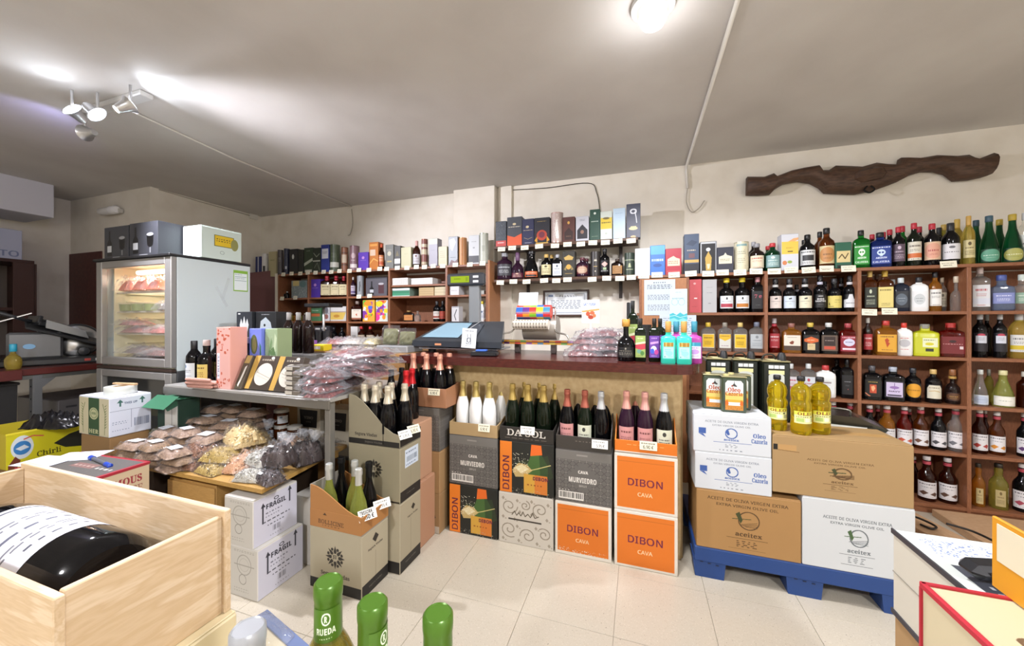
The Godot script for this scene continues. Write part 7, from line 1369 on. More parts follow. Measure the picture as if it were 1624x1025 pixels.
	design("d151", 90, 67, "c8c6c0", "r 0 .0 1 .3 d2d2d0;p d2b45a 0,.4 1,.4 .8,.9 0,.9;e .4 .65 .2 .1 b8863a;r 0 .36 1 .03 7a3a34")
	design("bigprice", 200, 64, "d8d0b4", "l .35 .12 .5 .16 1 6a6252;t .62 .68 .5 .4 6a5a44 2 0 4.00 €")
	design("d33", 96, 64, "d2d6da", "p 0b0b0d 0,0 .4,0 .3,.35 0,.42;p 0b0b0d 1,0 .6,0 .7,.35 1,.42;l .2 .6 .6 .16 1 7a7e84")
	design("d146", 72, 61, "c6c6c8", "l .2 .4 .6 .2 1 9a9a9e")
	design("price1", 96, 56, "e4dfc4", "l .1 .15 .8 .25 1 6a665a;t .5 .68 .6 .4 3a3a36 0 0 6.90 €")
	design("price2", 96, 56, "e6e6e0", "l .1 .15 .7 .25 1 7a7a74;t .55 .68 .5 .36 4a4a46 0 0 5.95 €")
	design("d145", 72, 49, "bfb390", "r 0 .25 1 .05 948a68;r 0 .6 1 .05 948a68")
	design("d147", 72, 46, "cfcfcc", "s 0 0 1 1 20 a8a8a4")
	design("pack_label", 64, 44, "dde2ea", "l .15 .2 .7 .6 3 a8aeb8")
	design("lcd", 120, 40, "b6d200", "r .0 .0 1 .06 8aa000;l .2 .3 .35 .3 1 5a7000;r .82 .2 .12 .6 96b400")
	design("d144", 72, 35, "b39a6c", "r 0 .2 1 .04 8a7448;r 0 .45 1 .04 8a7448;r 0 .7 1 .04 8a7448")
	design("tag0", 64, 34, "e8e4cf", "l .12 .2 .7 .22 1 8a8678;l .2 .55 .5 .25 1 55524a")
	design("tag1", 64, 34, "e8e4cf", "l .12 .3 .7 .22 1 8a8678;l .2 .55 .5 .25 1 55524a")
	design("tag2", 64, 34, "e8e4cf", "l .12 .4 .7 .22 1 8a8678;l .2 .55 .5 .25 1 55524a")
	design("d143", 72, 29, "7d9a8c", "r 0 .0 1 .25 cfd6d8;r 0 .3 1 .3 2f7a5a;r 0 .62 1 .3 3a8a68;r 0 .9 1 .1 d0d4d0")
	design("d141", 72, 28, "cfcdc8", "l .0 .2 1 .7 5 a8a8a4")
	design("stripes", 256, 24, "c88a2a", "r 0.000 0.5 .072 .5 c8682a;r 0.071 0 .072 .5 4a7a9a;r 0.143 0.5 .072 .5 5a2a5a;r 0.214 0 .072 .5 c8b24a;r 0.286 0.5 .072 .5 b83a2a;r 0.357 0 .072 .5 6a9a4a;r 0.429 0.5 .072 .5 8a4a8a;r 0.500 0 .072 .5 c8682a;r 0.571 0.5 .072 .5 4a7a9a;r 0.643 0 .072 .5 5a2a5a;r 0.714 0.5 .072 .5 c8b24a;r 0.786 0 .072 .5 b83a2a;r 0.857 0.5 .072 .5 6a9a4a;r 0.929 0 .072 .5 8a4a8a;r 0 .42 1 .16 3a2418")
	design("greycap", 32, 24, "a4a7ac", "")
	design("d142", 72, 24, "d2d2d0", "l .0 .2 1 .7 5 a8a8a4")
	design("d148", 72, 24, "9a9a94", "r 0 .4 1 .1 c8c8c0")
	design("snack", 16, 16, "ffffff", "")
	sheet()
	design("catalog", 420, 370, "c6cdc8", "r .02 .02 .4 .3 d6dae2;s .06 .06 .32 .22 320 6a7aa0;r .06 .34 .24 .66 3f434d;l .1 .5 .06 .4 8 b8bcc0;l .18 .52 .06 .36 8 8a8e94;p b7c4b8 .45,.02 1,.02 1,.4 .6,.4;s .5 .05 .5 .3 300 9aa89c;p d6dcdc .45,.4 1,.45 1,1 .7,1")
	design("segura_tall", 190, 360, "a39b84", "p 2e2a24 .62,.1 .72,.15 .62,.2 .52,.15;t .6 .26 .5 .035 2e2a24 3 0 Segura Viudas;r .5 .3 .01 .5 7a745f;r 0 .82 1 .18 211f1d;t .5 .9 .5 .03 6a665c 3 0 Segura Viudas")
	design("oro", 330, 330, "cdc19e", "t .16 .36 .09 .22 6a5034 0 2 oro")
	design("oil_white", 400, 320, "c4c8ca", "t .5 0.246 0.62 0.044 5d6468 0 0 ACEITE DE OLIVA VIRGEN EXTRA;t .5 0.318 0.48 0.036 5d6468 0 0 EXTRA VIRGIN OLIVE OIL;o .52 0.502 0.080 0.120 .008 5d6468;c .004 5d6468 0.43,0.566 0.60,0.518;c .004 5d6468 0.45,0.572 0.60,0.542;c .004 5d6468 0.47,0.579 0.60,0.566;c .004 5d6468 0.49,0.585 0.60,0.590;p 3f5a34 0.416,0.422 0.448,0.390 0.472,0.502 0.456,0.550;c .006 3f5a34 0.392,0.494 .54,0.478;t .52 0.694 0.21 0.064 5d6468 3 0 aceitex;r 0.340 0.750 0.320 .006 5d6468;l 0.420 0.782 0.160 0.096 4 5d6468;r 0.356 0.894 0.288 .005 5d6468")
	design("dibon_art", 320, 300, "191b15", "p 23301a .3,.4 .9,.2 1,.6 .6,.9;r 0 0 .23 1 d8761c;t .12 .62 .13 .66 5a1a34 0 1 DIBON;p 3f5f2a .62,.12 .74,.12 .9,.4 .9,1 .5,1 .46,.55 .55,.35;p 2c4520 .74,.12 .9,.4 .9,1 .78,1;p d8641c .6,.02 .78,.02 .8,.2 .58,.24;p b8a068 .24,.55 .36,.4 .52,.42 .62,.52 .46,.66 .3,.68;p d8cca0 .28,.5 .42,.42 .56,.5 .4,.6;s .24 .2 .3 .4 130 e8e2cc;c .012 c8b878 .5,.55 .7,.48 .95,.38;r .46 .6 .43 .36 c8742a;r .46 .6 .2 .36 c89a3a;t .77 .67 .28 .07 5a1a34 1 0 DIBON;l .52 .78 .3 .05 1 8a4a1c;r .24 .96 .76 .04 1a1a16;s .24 .9 .76 .1 60 a8a496")
	design("dibon_orange", 310, 300, "d6d0c4", "r .04 .04 .92 .9 d2701c;r .04 .12 .92 .01 b85f16;t .5 .49 .56 .13 6a1a3a 0 0 DIBON;t .5 .7 .24 .07 e6c8a0 0 0 CAVA;l .2 .9 .6 .02 1 b85f16;s .04 .86 .92 .1 120 d6d0c4")
	design("dibon_clean", 310, 300, "d6d0c4", "r .04 .04 .92 .92 d2701c;r .04 .12 .92 .01 b85f16;t .5 .49 .56 .13 6a1a3a 0 0 DIBON;t .5 .7 .24 .07 e6c8a0 0 0 CAVA;l .2 .92 .6 .012 1 b85f16")
	design("under_box", 200, 300, "b5ad9a", "p 17161a .1,.06 .9,.06 .86,.46 .16,.46;t .5 .24 .4 .06 8a867c 2 0 VINO;l .4 .32 .2 .04 1 8a867c;l .1 .62 .3 .05 1 4a463c;r .5 .6 .01 .3 7a7464;l .6 .66 .3 .05 1 6a6658")
	design("segura_front", 310, 298, "a79f88", "p 2e2a24 0.690,0.420 0.596,0.450 .5,.42 0.596,0.390;e 0.629 0.473 .025 .025 2e2a24;p 2e2a24 0.634,0.554 0.547,0.508 .5,.42 0.588,0.467;e 0.554 0.549 .025 .025 2e2a24;p 2e2a24 0.500,0.610 0.470,0.516 .5,.42 0.530,0.516;e 0.447 0.549 .025 .025 2e2a24;p 2e2a24 0.366,0.554 0.412,0.467 .5,.42 0.453,0.508;e 0.371 0.474 .025 .025 2e2a24;p 2e2a24 0.310,0.420 0.404,0.390 .5,.42 0.404,0.450;e 0.371 0.367 .025 .025 2e2a24;p 2e2a24 0.366,0.286 0.453,0.332 .5,.42 0.412,0.373;e 0.446 0.291 .025 .025 2e2a24;p 2e2a24 0.500,0.230 0.530,0.324 .5,.42 0.470,0.324;e 0.553 0.291 .025 .025 2e2a24;p 2e2a24 0.634,0.286 0.588,0.373 .5,.42 0.547,0.332;e 0.629 0.366 .025 .025 2e2a24;e .5 .42 .065 .065 a79f88;t .5 .42 .08 .07 2e2a24 3 0 SV;t .5 .72 .56 .09 2e2a24 3 0 Segura Viudas;r 0 .83 1 .17 211f1d")
	design("segura_side", 192, 298, "aaa28b", "p 2e2a24 .5,.08 .62,.16 .5,.24 .38,.16;t .5 .3 .56 .05 2e2a24 3 0 Segura Viudas;r .5 .38 .01 .42 7a745f;r 0 .8 1 .2 211f1d;t .5 .9 .5 .04 6a665c 3 0 Segura Viudas")
	design("murviedro", 300, 290, "5f5c58", "d .125 4b4845 77736d;r 0 0 1 .17 6c6964;r .38 .06 .2 .03 8a8680;p 5f5c58 .2,.5 .5,.2 .8,.5 .5,.8;t .5 .4 .18 .06 d8d4cc 1 0 CAVA;t .49 .56 .5 .1 d2cec6 1 0 MURVIEDRO;t .5 .67 .14 .04 a8a49c 0 0 BRUT;l .05 .76 .2 .03 1 c0bcb4;r .05 .8 .46 .15 d8d5ce;b .07 .82 .42 .11 2a2826")
	design("floral", 320, 290, "c4beb2", "c .014 8d8474 0.360,0.250 0.340,0.313 0.299,0.360 0.243,0.385 0.185,0.385 0.135,0.362 0.100,0.322 0.085,0.273 0.092,0.226 0.116,0.188 0.152,0.164 0.191,0.158 0.228,0.168 0.254,0.191 0.268,0.221 0.268,0.251 0.256,0.276 0.236,0.292 0.214,0.297 0.195,0.293 0.181,0.282 0.175,0.267;c .014 8d8474 0.718,0.386 0.672,0.345 0.648,0.291 0.648,0.234 0.671,0.185 0.710,0.151 0.758,0.137 0.805,0.143 0.843,0.167 0.866,0.203 0.872,0.242 0.862,0.279 0.839,0.305 0.809,0.319 0.778,0.319 0.753,0.307 0.736,0.287 0.730,0.265 0.734,0.244 0.746,0.229 0.761,0.221 0.775,0.222;c .014 8d8474 0.292,0.863 0.225,0.882 0.158,0.871 0.104,0.836 0.071,0.784 0.063,0.726 0.078,0.672 0.113,0.631 0.159,0.610 0.208,0.609 0.249,0.628 0.277,0.660 0.289,0.698 0.284,0.735 0.265,0.764 0.238,0.781 0.209,0.785 0.183,0.776 0.166,0.760 0.159,0.740 0.161,0.721 0.170,0.707;c .014 8d8474 0.402,0.821 0.411,0.760 0.444,0.711 0.492,0.681 0.546,0.673 0.596,0.688 0.633,0.720 0.653,0.763 0.654,0.808 0.636,0.847 0.606,0.873 0.570,0.884 0.535,0.879 0.507,0.862 0.491,0.836 0.487,0.808 0.495,0.783 0.511,0.766 0.531,0.758 0.549,0.760 0.564,0.768 0.571,0.780;c .014 8d8474 0.765,0.622 0.814,0.600 0.865,0.601 0.910,0.622 0.941,0.658 0.953,0.701 0.947,0.743 0.925,0.778 0.893,0.799 0.856,0.805 0.823,0.795 0.798,0.774 0.785,0.746 0.785,0.718 0.796,0.694 0.815,0.678 0.836,0.672 0.856,0.675 0.871,0.686 0.879,0.701 0.880,0.715 0.874,0.726;c .014 8d8474 0.528,0.104 0.563,0.127 0.583,0.160 0.588,0.198 0.578,0.233 0.555,0.259 0.525,0.273 0.494,0.273 0.466,0.261 0.448,0.239 0.440,0.214 0.443,0.189 0.456,0.169 0.474,0.157 0.495,0.154 0.513,0.160 0.525,0.171 0.532,0.186 0.531,0.200 0.525,0.211 0.516,0.217 0.506,0.218;p 9a9182 0.08,0.06 0.11,0.10 0.08,0.14 0.05,0.10;e 0.13 0.13 .02 .015 a89f90;p 9a9182 0.35,0.08 0.38,0.12 0.35,0.16 0.32,0.12;e 0.40 0.15 .02 .015 a89f90;p 9a9182 0.62,0.06 0.65,0.10 0.62,0.14 0.59,0.10;e 0.67 0.13 .02 .015 a89f90;p 9a9182 0.92,0.08 0.95,0.12 0.92,0.16 0.89,0.12;e 0.97 0.15 .02 .015 a89f90;p 9a9182 0.40,0.30 0.43,0.34 0.40,0.38 0.37,0.34;e 0.45 0.37 .02 .015 a89f90;p 9a9182 0.90,0.38 0.93,0.42 0.90,0.46 0.87,0.42;e 0.95 0.45 .02 .015 a89f90;p 9a9182 0.08,0.44 0.11,0.48 0.08,0.52 0.05,0.48;e 0.13 0.51 .02 .015 a89f90;p 9a9182 0.35,0.60 0.38,0.64 0.35,0.68 0.32,0.64;e 0.40 0.67 .02 .015 a89f90;p 9a9182 0.70,0.58 0.73,0.62 0.70,0.66 0.67,0.62;e 0.75 0.65 .02 .015 a89f90;p 9a9182 0.08,0.88 0.11,0.92 0.08,0.96 0.05,0.92;e 0.13 0.95 .02 .015 a89f90;p 9a9182 0.38,0.88 0.41,0.92 0.38,0.96 0.35,0.92;e 0.43 0.95 .02 .015 a89f90;p 9a9182 0.72,0.88 0.75,0.92 0.72,0.96 0.69,0.92;e 0.77 0.95 .02 .015 a89f90;p 9a9182 0.94,0.88 0.97,0.92 0.94,0.96 0.91,0.92;e 0.99 0.95 .02 .015 a89f90;p 9a9182 0.62,0.32 0.65,0.36 0.62,0.40 0.59,0.36;e 0.67 0.39 .02 .015 a89f90;p 9a9182 0.30,0.46 0.33,0.50 0.30,0.54 0.27,0.50;e 0.35 0.53 .02 .015 a89f90;r .18 .49 .62 .03 3a342c;c .012 5a5244 .25,.42 .3,.34 .34,.42 .38,.36 .42,.42 .46,.33 .5,.42 .55,.36 .6,.42 .64,.32 .68,.42 .75,.38")
	design("oil_brown", 440, 290, "a07a4a", "t .5 0.120 0.78 0.055 4a3318 0 0 ACEITE DE OLIVA VIRGEN EXTRA;t .5 0.210 0.60 0.045 4a3318 0 0 EXTRA VIRGIN OLIVE OIL;o .52 0.440 0.100 0.150 .008 4a3318;c .004 4a3318 0.43,0.520 0.60,0.460;c .004 4a3318 0.45,0.528 0.60,0.490;c .004 4a3318 0.47,0.536 0.60,0.520;c .004 4a3318 0.49,0.544 0.60,0.550;p 3a3f1e 0.390,0.340 0.430,0.300 0.460,0.440 0.440,0.500;c .006 3a3f1e 0.360,0.430 .54,0.410;t .52 0.680 0.26 0.080 4a3318 3 0 aceitex;r 0.300 0.750 0.400 .006 4a3318;l 0.400 0.790 0.200 0.120 4 4a3318;r 0.320 0.930 0.360 .005 4a3318")
	design("grouse", 220, 290, "bda98c", "t .5 .2 .74 .12 8a2a34 3 0 FAMOUS;t .55 .36 .66 .12 8a5a50 2 0 GROUSE;p 4a3020 .6,.62 .7,.52 .76,.6 .72,.76 .56,.74;r 0 0 1 .03 9c2434")
	design("segura_up", 310, 280, "8f8870", "p 2e2a24 0.690,0.420 0.596,0.450 .5,.42 0.596,0.390;e 0.629 0.473 .025 .025 2e2a24;p 2e2a24 0.634,0.554 0.547,0.508 .5,.42 0.588,0.467;e 0.554 0.549 .025 .025 2e2a24;p 2e2a24 0.500,0.610 0.470,0.516 .5,.42 0.530,0.516;e 0.447 0.549 .025 .025 2e2a24;p 2e2a24 0.366,0.554 0.412,0.467 .5,.42 0.453,0.508;e 0.371 0.474 .025 .025 2e2a24;p 2e2a24 0.310,0.420 0.404,0.390 .5,.42 0.404,0.450;e 0.371 0.367 .025 .025 2e2a24;p 2e2a24 0.366,0.286 0.453,0.332 .5,.42 0.412,0.373;e 0.446 0.291 .025 .025 2e2a24;p 2e2a24 0.500,0.230 0.530,0.324 .5,.42 0.470,0.324;e 0.553 0.291 .025 .025 2e2a24;p 2e2a24 0.634,0.286 0.588,0.373 .5,.42 0.547,0.332;e 0.629 0.366 .025 .025 2e2a24;e .5 .42 .065 .065 a79f88;t .5 .42 .08 .07 2e2a24 3 0 SV;r 0 .97 1 .03 211f1d")
	design("segura_upside", 190, 280, "928b74", "r .22 .06 .66 .34 c6d2e0;l .27 .1 .5 .06 1 5a6a80;b .3 .2 .5 .1 3a4a60;l .27 .33 .5 .05 1 7a8aa0;r .5 .42 .01 .4 7a745f;r 0 .8 1 .2 211f1d;l .3 .88 .4 .04 1 6a665c")
	design("oil_long", 520, 270, "9f8258", "t .5 0.364 0.48 0.034 5a4020 0 0 ACEITE DE OLIVA VIRGEN EXTRA;t .5 0.420 0.37 0.028 5a4020 0 0 EXTRA VIRGIN OLIVE OIL;o .52 0.563 0.062 0.093 .008 5a4020;c .004 5a4020 0.43,0.612 0.60,0.575;c .004 5a4020 0.45,0.617 0.60,0.594;c .004 5a4020 0.47,0.622 0.60,0.612;c .004 5a4020 0.49,0.627 0.60,0.631;p 3a3f1e 0.439,0.501 0.464,0.476 0.483,0.563 0.470,0.600;c .006 3a3f1e 0.421,0.557 .54,0.544;t .52 0.712 0.16 0.050 5a4020 3 0 aceitex;r 0.376 0.755 0.248 .006 5a4020;l 0.438 0.780 0.124 0.074 4 5a4020;r 0.388 0.867 0.223 .005 5a4020;r .0 .14 .035 .1 140d06;r .04 .14 .14 .1 b08a56;c .004 7a5a30 .04,.24 .2,.26")
	design("fragil", 240, 230, "c9c9d6", "t .5 .24 .46 .11 35353f 1 0 FRAGIL;o .5 .13 .05 .03 .012 35353f;r .18 .2 .035 .38 35353f;p 35353f .2,.12 .25,.22 .15,.22;r .8 .06 .035 .3 35353f;p 35353f .82,-.0 .87,.1 .77,.1;l .26 .36 .4 .06 1 6a6a78;l .26 .44 .3 .05 1 6a6a78;l .22 .54 .6 .06 1 55555f;l .3 .64 .4 .05 1 55555f;b .42 .72 .16 .12 55555f;l .36 .9 .3 .04 1 8a8a94")
	design("fragil_front", 192, 230, "bfbcb4", "l .2 .05 .7 .05 2 8a877e;o .55 .34 .24 .2 .02 9a978e;o .55 .34 .16 .13 .01 a8a59c;r .2 .34 .7 .02 9a978e;o .5 .64 .12 .1 .012 8a877e;l .2 .82 .5 .1 2 a8a59c")
	design("herb_front", 280, 224, "c0b99a", "p 5a6a3a 0.86,0.20 0.94,0.15 0.88,0.22;p 5a6a3a 0.86,0.27 0.94,0.22 0.88,0.29;p 5a6a3a 0.86,0.34 0.94,0.29 0.88,0.36;p 5a6a3a 0.86,0.41 0.94,0.36 0.88,0.43;p 5a6a3a 0.86,0.48 0.94,0.43 0.88,0.50;p 5a6a3a 0.86,0.55 0.94,0.50 0.88,0.57;p 5a6a3a 0.86,0.62 0.94,0.57 0.88,0.64;p 5a6a3a 0.86,0.69 0.94,0.64 0.88,0.71;p 5a6a3a 0.86,0.76 0.94,0.71 0.88,0.78;p 5a6a3a 0.14,0.20 0.06,0.15 0.12,0.22;p 5a6a3a 0.14,0.27 0.06,0.22 0.12,0.29;p 5a6a3a 0.14,0.34 0.06,0.29 0.12,0.36;p 5a6a3a 0.14,0.41 0.06,0.36 0.12,0.43;p 5a6a3a 0.14,0.48 0.06,0.43 0.12,0.50;p 5a6a3a 0.14,0.55 0.06,0.50 0.12,0.57;p 5a6a3a 0.14,0.62 0.06,0.57 0.12,0.64;p 5a6a3a 0.14,0.69 0.06,0.64 0.12,0.71;p 5a6a3a 0.14,0.76 0.06,0.71 0.12,0.78;c .012 5a6a3a .14,.95 .12,.4 .2,.15;c .012 5a6a3a .86,.95 .88,.4 .8,.15;r .32 .0 .36 1 28492c;e .5 .42 .15 .16 b3b48c;o .5 .42 .11 .12 .01 4a6a44;t .5 .42 .16 .06 4a6a44 1 0 HERBES;t .5 .9 .3 .12 b3b48c 1 0 HER")
	design("herb_side", 190, 224, "c9cfdd", "p 35605a .16,.14 .24,.05 .32,.14;r .22 .1 .04 .14 35605a;p 35605a .7,.12 .78,.03 .86,.12;r .76 .08 .04 .14 35605a;t .5 .16 .32 .06 55607a 1 0 THIS UP;r 0 .34 1 .008 6a7488;r .5 .34 .008 .5 6a7488;l .06 .62 .36 .1 2 8a94a8;b .58 .6 .38 .22 55607a;l .06 .84 .4 .05 1 8a94a8")
	design("grouse_top", 520, 220, "55524e", "r 0 0 1 .04 9c2434;r 0 .96 1 .04 9c2434;r .97 0 .03 1 9c2434;r .38 .42 .3 .2 7a5a54;l .4 .48 .26 .1 1 b09a90;l .72 .5 .2 .14 1 c8c4bc;s 0 0 1 1 160 6a6660")
	design("murviedro_side", 120, 200, "5f5c58", "d .125 4b4845 77736d")
	design("green_side", 160, 200, "c0bdb4", "r 0 0 .36 1 20382c;r .7 .1 .02 .6 3a3a36;p 2f6a4c 0,0 1,0 1,.1 .5,.24 .2,.12")
	design("yellow_end", 340, 200, "c8c022", "e .18 .42 .13 .34 d0d8e0;e .18 .44 .1 .2 3a7ab8;p d0d8e0 .1,.44 .2,.36 .26,.46 .16,.52;p 6a3428 .02,.9 .1,.66 .16,.8 .12,1 .02,1;c .016 c05a4a .2,.2 .3,.14 .42,.2;t .5 .72 .3 .16 3a3814 2 0 Chirli;p 2a2a22 .55,.5 .75,.3 1,.2 1,.8 .7,.7")
	design("oil_small", 330, 190, "c8cdd2", "t .5 .17 .7 .06 7d8590 0 0 ACEITE DE OLIVA VIRGEN EXTRA;t .5 .27 .5 .05 7d8590 0 0 EXTRA VIRGIN OLIVE OIL;o .5 .47 .075 .13 .012 38579a;p 38579a .42,.42 .46,.38 .48,.5 .45,.52;t .5 .64 .2 .07 38579a 3 0 aceitex;r .26 .71 .5 .012 38579a;l .42 .76 .16 .1 3 7d8590;l .34 .9 .32 .06 1 7d8590;r .06 .36 .1 .16 38579a;p 38579a .06,.52 .12,.52 .16,.62;t .86 .48 .16 .12 38579a 3 0 Oleo;t .86 .62 .2 .12 38579a 3 0 Cazorla")
	design("torn", 200, 180, "9a7c56", "p 2a2c34 .5,.6 .6,.3 .66,.5 .8,.28 .9,.6 .75,.8;r 0 .82 1 .18 c3bcae")
	design("bollicine", 280, 110, "a5733f", "t .42 .62 .5 .24 4a2c14 2 0 BOLLICINE;p 3a2410 .3,.1 .34,.24 .26,.24;l .25 .8 .34 .08 1 5a3818")
	design("dasol", 320, 80, "25221e", "t .5 .42 .72 .5 cfcac0 2 0 DA SOL;l .1 .8 .8 .14 1 5a544c")
	design("segura_band", 300, 80, "8b846e", "r 0 .55 1 .45 1d1b19;t .35 .2 .44 .34 2e2a24 3 0 Segura Viudas;t .5 .78 .34 .2 6a665c 2 0 Segura Viudas")
	design("darklip", 300, 72, "38342f", "l .36 .3 .3 .14 1 6a655c")
	design("orangelip", 300, 64, "d2701c", "l .2 .3 .6 .1 1 e0a868;r 0 .9 1 .1 d6d0c4")
	design("blackband", 180, 60, "211f1d", "l .2 .4 .3 .2 1 8a8678")

# ---------- small helpers: things, parts, materials ----------
var used := {}
var mats := {}
var meshes := {}
var rects := {}
var page := {}
var atlas := []
var fonts := []

func numbered(n: String) -> String:
	if not used.has(n):
		used[n] = 0
		return n
	used[n] += 1
	return "%s_%03d" % [n, used[n]]

func thing(called: String, label: String, category: String, at := Vector3.ZERO, turn := 0.0, group := "") -> Node3D:
	var o := Node3D.new()
	o.name = numbered(called)
	add_child(o)
	o.position = at
	o.rotation_degrees.y = turn
	tag(o, label, category, group)
	return o

func tag(o: Node, label: String, category: String, group := "") -> void:
	o.set_meta("label", label)
	o.set_meta("category", category)
	if group != "":
		o.set_meta("group", group)

func part(parent: Node3D, called: String, mesh: Mesh, m, at := Vector3.ZERO, rot := Vector3.ZERO) -> MeshInstance3D:
	var o := MeshInstance3D.new()
	o.name = called
	o.mesh = mesh
	if m is Array:
		for i in mini(m.size(), mesh.get_surface_count()):
			o.set_surface_override_material(i, m[i])
	else:
		o.material_override = m
	parent.add_child(o, true)
	o.position = at
	o.rotation_degrees = rot
	return o

func struct(called: String, mesh: Mesh, m, at := Vector3.ZERO, rot := Vector3.ZERO) -> MeshInstance3D:
	var o := part(self, called, mesh, m, at, rot)
	o.set_meta("kind", "structure")
	return o

func mt(col: String, rough := 0.6, metal := 0.0) -> StandardMaterial3D:
	var k := "%s %.2f %.2f" % [col, rough, metal]
	if not mats.has(k):
		var m := StandardMaterial3D.new()
		m.albedo_color = Color(col)
		m.roughness = rough
		m.metallic = metal
		mats[k] = m
	return mats[k]

# body colours of bottles: opaque dark or painted glass, and clear or tinted glass full of liquid
func glass(code: String) -> StandardMaterial3D:
	var k := "glass " + code
	if mats.has(k):
		return mats[k]
	var m := StandardMaterial3D.new()
	m.roughness = 0.05
	var solid: Dictionary = {"k": "0b0b0d", "g": "10180f", "n": "1c1210", "w": "eef0ee", "l": "b9bd16", "t": "35cdb4", "m": "a33f93", "s": "232834", "u": "1c2a63", "v": "2a1626", "b": "141a3c", "p": "dcd3da"}
	var tint: Dictionary = {"c": "f2f6f4", "a": "d08a2c", "A": "7a3c10", "y": "e0c860", "r": "8c1a10", "G": "128a2a", "B": "1e3f9c", "e": "0f5a33", "o": "d8bc1c", "q": "b8b050", "z": "9fb4d8", "h": "c6cf6a", "d": "4a1a0c"}
	if solid.has(code):
		m.albedo_color = Color(solid[code])
		m.roughness = 0.3 if code in ["w", "l", "t", "m"] else 0.06
		if code in ["k", "g", "n", "s", "u", "v", "b"]:
			m.metallic_specular = 0.38
	else:
		var c := Color(tint[code])
		c.a = 0.08 if code == "c" else 0.22
		m.albedo_color = c
		m.transparency = BaseMaterial3D.TRANSPARENCY_ALPHA
		m.refraction_enabled = true
		m.refraction_scale = 0.035
	mats[k] = m
	return m

func film(alpha := 0.14) -> StandardMaterial3D:
	var k := "film %.2f" % alpha
	if not mats.has(k):
		var m := StandardMaterial3D.new()
		m.albedo_color = Color(0.93, 0.95, 0.98, alpha * 0.14)
		m.transparency = BaseMaterial3D.TRANSPARENCY_ALPHA
		m.roughness = 0.06
		m.metallic_specular = 0.4
		mats[k] = m
	return mats[k]

func noisy(key: String, stops: Array, freq: float, scale: Vector3, rough := 0.6, bump := 0.0, kind := FastNoiseLite.TYPE_SIMPLEX_SMOOTH, world := false, size := 512) -> StandardMaterial3D:
	if mats.has(key):
		return mats[key]
	var n := FastNoiseLite.new()
	n.seed = key.hash() % 1000
	n.noise_type = kind
	n.frequency = freq
	n.fractal_octaves = 4
	var g := Gradient.new()
	g.offsets = PackedFloat32Array()
	g.colors = PackedColorArray()
	var offs := PackedFloat32Array()
	var cols := PackedColorArray()
	for s in stops:
		offs.append(s[0])
		cols.append(Color(s[1]))
	g.offsets = offs
	g.colors = cols
	var t := NoiseTexture2D.new()
	t.width = size
	t.height = size
	t.seamless = true
	t.noise = n
	t.color_ramp = g
	var m := StandardMaterial3D.new()
	m.albedo_texture = t
	m.roughness = rough
	m.uv1_triplanar = true
	m.uv1_world_triplanar = world
	m.uv1_scale = scale
	if bump > 0.0:
		var b := NoiseTexture2D.new()
		b.width = size
		b.height = size
		b.seamless = true
		b.noise = n
		b.as_normal_map = true
		b.bump_strength = bump
		m.normal_enabled = true
		m.normal_texture = b
	mats[key] = m
	return m

# ---------- mesh builders ----------
func q(st: SurfaceTool, a: Vector3, b: Vector3, c: Vector3, d: Vector3) -> void:   # corners counter-clockwise seen from outside
	for v in [a, c, b, a, d, c]:
		st.add_vertex(v)

func quv(st: SurfaceTool, p: Array, r: Rect2) -> void:   # bottom-left, bottom-right, top-right, top-left
	var uv := [Vector2(r.position.x, r.end.y), r.end, Vector2(r.end.x, r.position.y), r.position]
	for i in [0, 2, 1, 0, 3, 2]:
		st.set_uv(uv[i])
		st.add_vertex(p[i])

func start() -> SurfaceTool:
	var st := SurfaceTool.new()
	st.begin(Mesh.PRIMITIVE_TRIANGLES)
	st.set_smooth_group(-1)
	return st

func done(st: SurfaceTool, onto: ArrayMesh = null) -> ArrayMesh:
	st.generate_normals()
	return st.commit(onto)

# a box with chamfered edges, base centre at the origin; prints: face letter -> design name (f front +z, r +x, l -x, t top, b back)
func cbox(w: float, h: float, d: float, bev := 0.002, prints := {}) -> ArrayMesh:
	var key := "cbox %.4f %.4f %.4f %.4f %s" % [w, h, d, bev, prints]
	if meshes.has(key):
		return meshes[key]
	var st := start()
	_box_into(st, V(0, h / 2, 0), V(w, h, d), bev, prints.keys())
	var m := done(st)
	if prints.size():
		var s2 := start()
		var x := w / 2 - bev
		var z := d / 2 - bev
		var y0 := bev
		var y1 := h - bev
		for f in prints:
			var r: Rect2 = rects[prints[f]]
			match f:
				"f": quv(s2, [V(-x, y0, d / 2), V(x, y0, d / 2), V(x, y1, d / 2), V(-x, y1, d / 2)], r)
				"b": quv(s2, [V(x, y0, -d / 2), V(-x, y0, -d / 2), V(-x, y1, -d / 2), V(x, y1, -d / 2)], r)
				"r": quv(s2, [V(w / 2, y0, z), V(w / 2, y0, -z), V(w / 2, y1, -z), V(w / 2, y1, z)], r)
				"l": quv(s2, [V(-w / 2, y0, -z), V(-w / 2, y0, z), V(-w / 2, y1, z), V(-w / 2, y1, -z)], r)
				"t": quv(s2, [V(-x, h, z), V(x, h, z), V(x, h, -z), V(-x, h, -z)], r)
		m = done(s2, m)
	meshes[key] = m
	return m

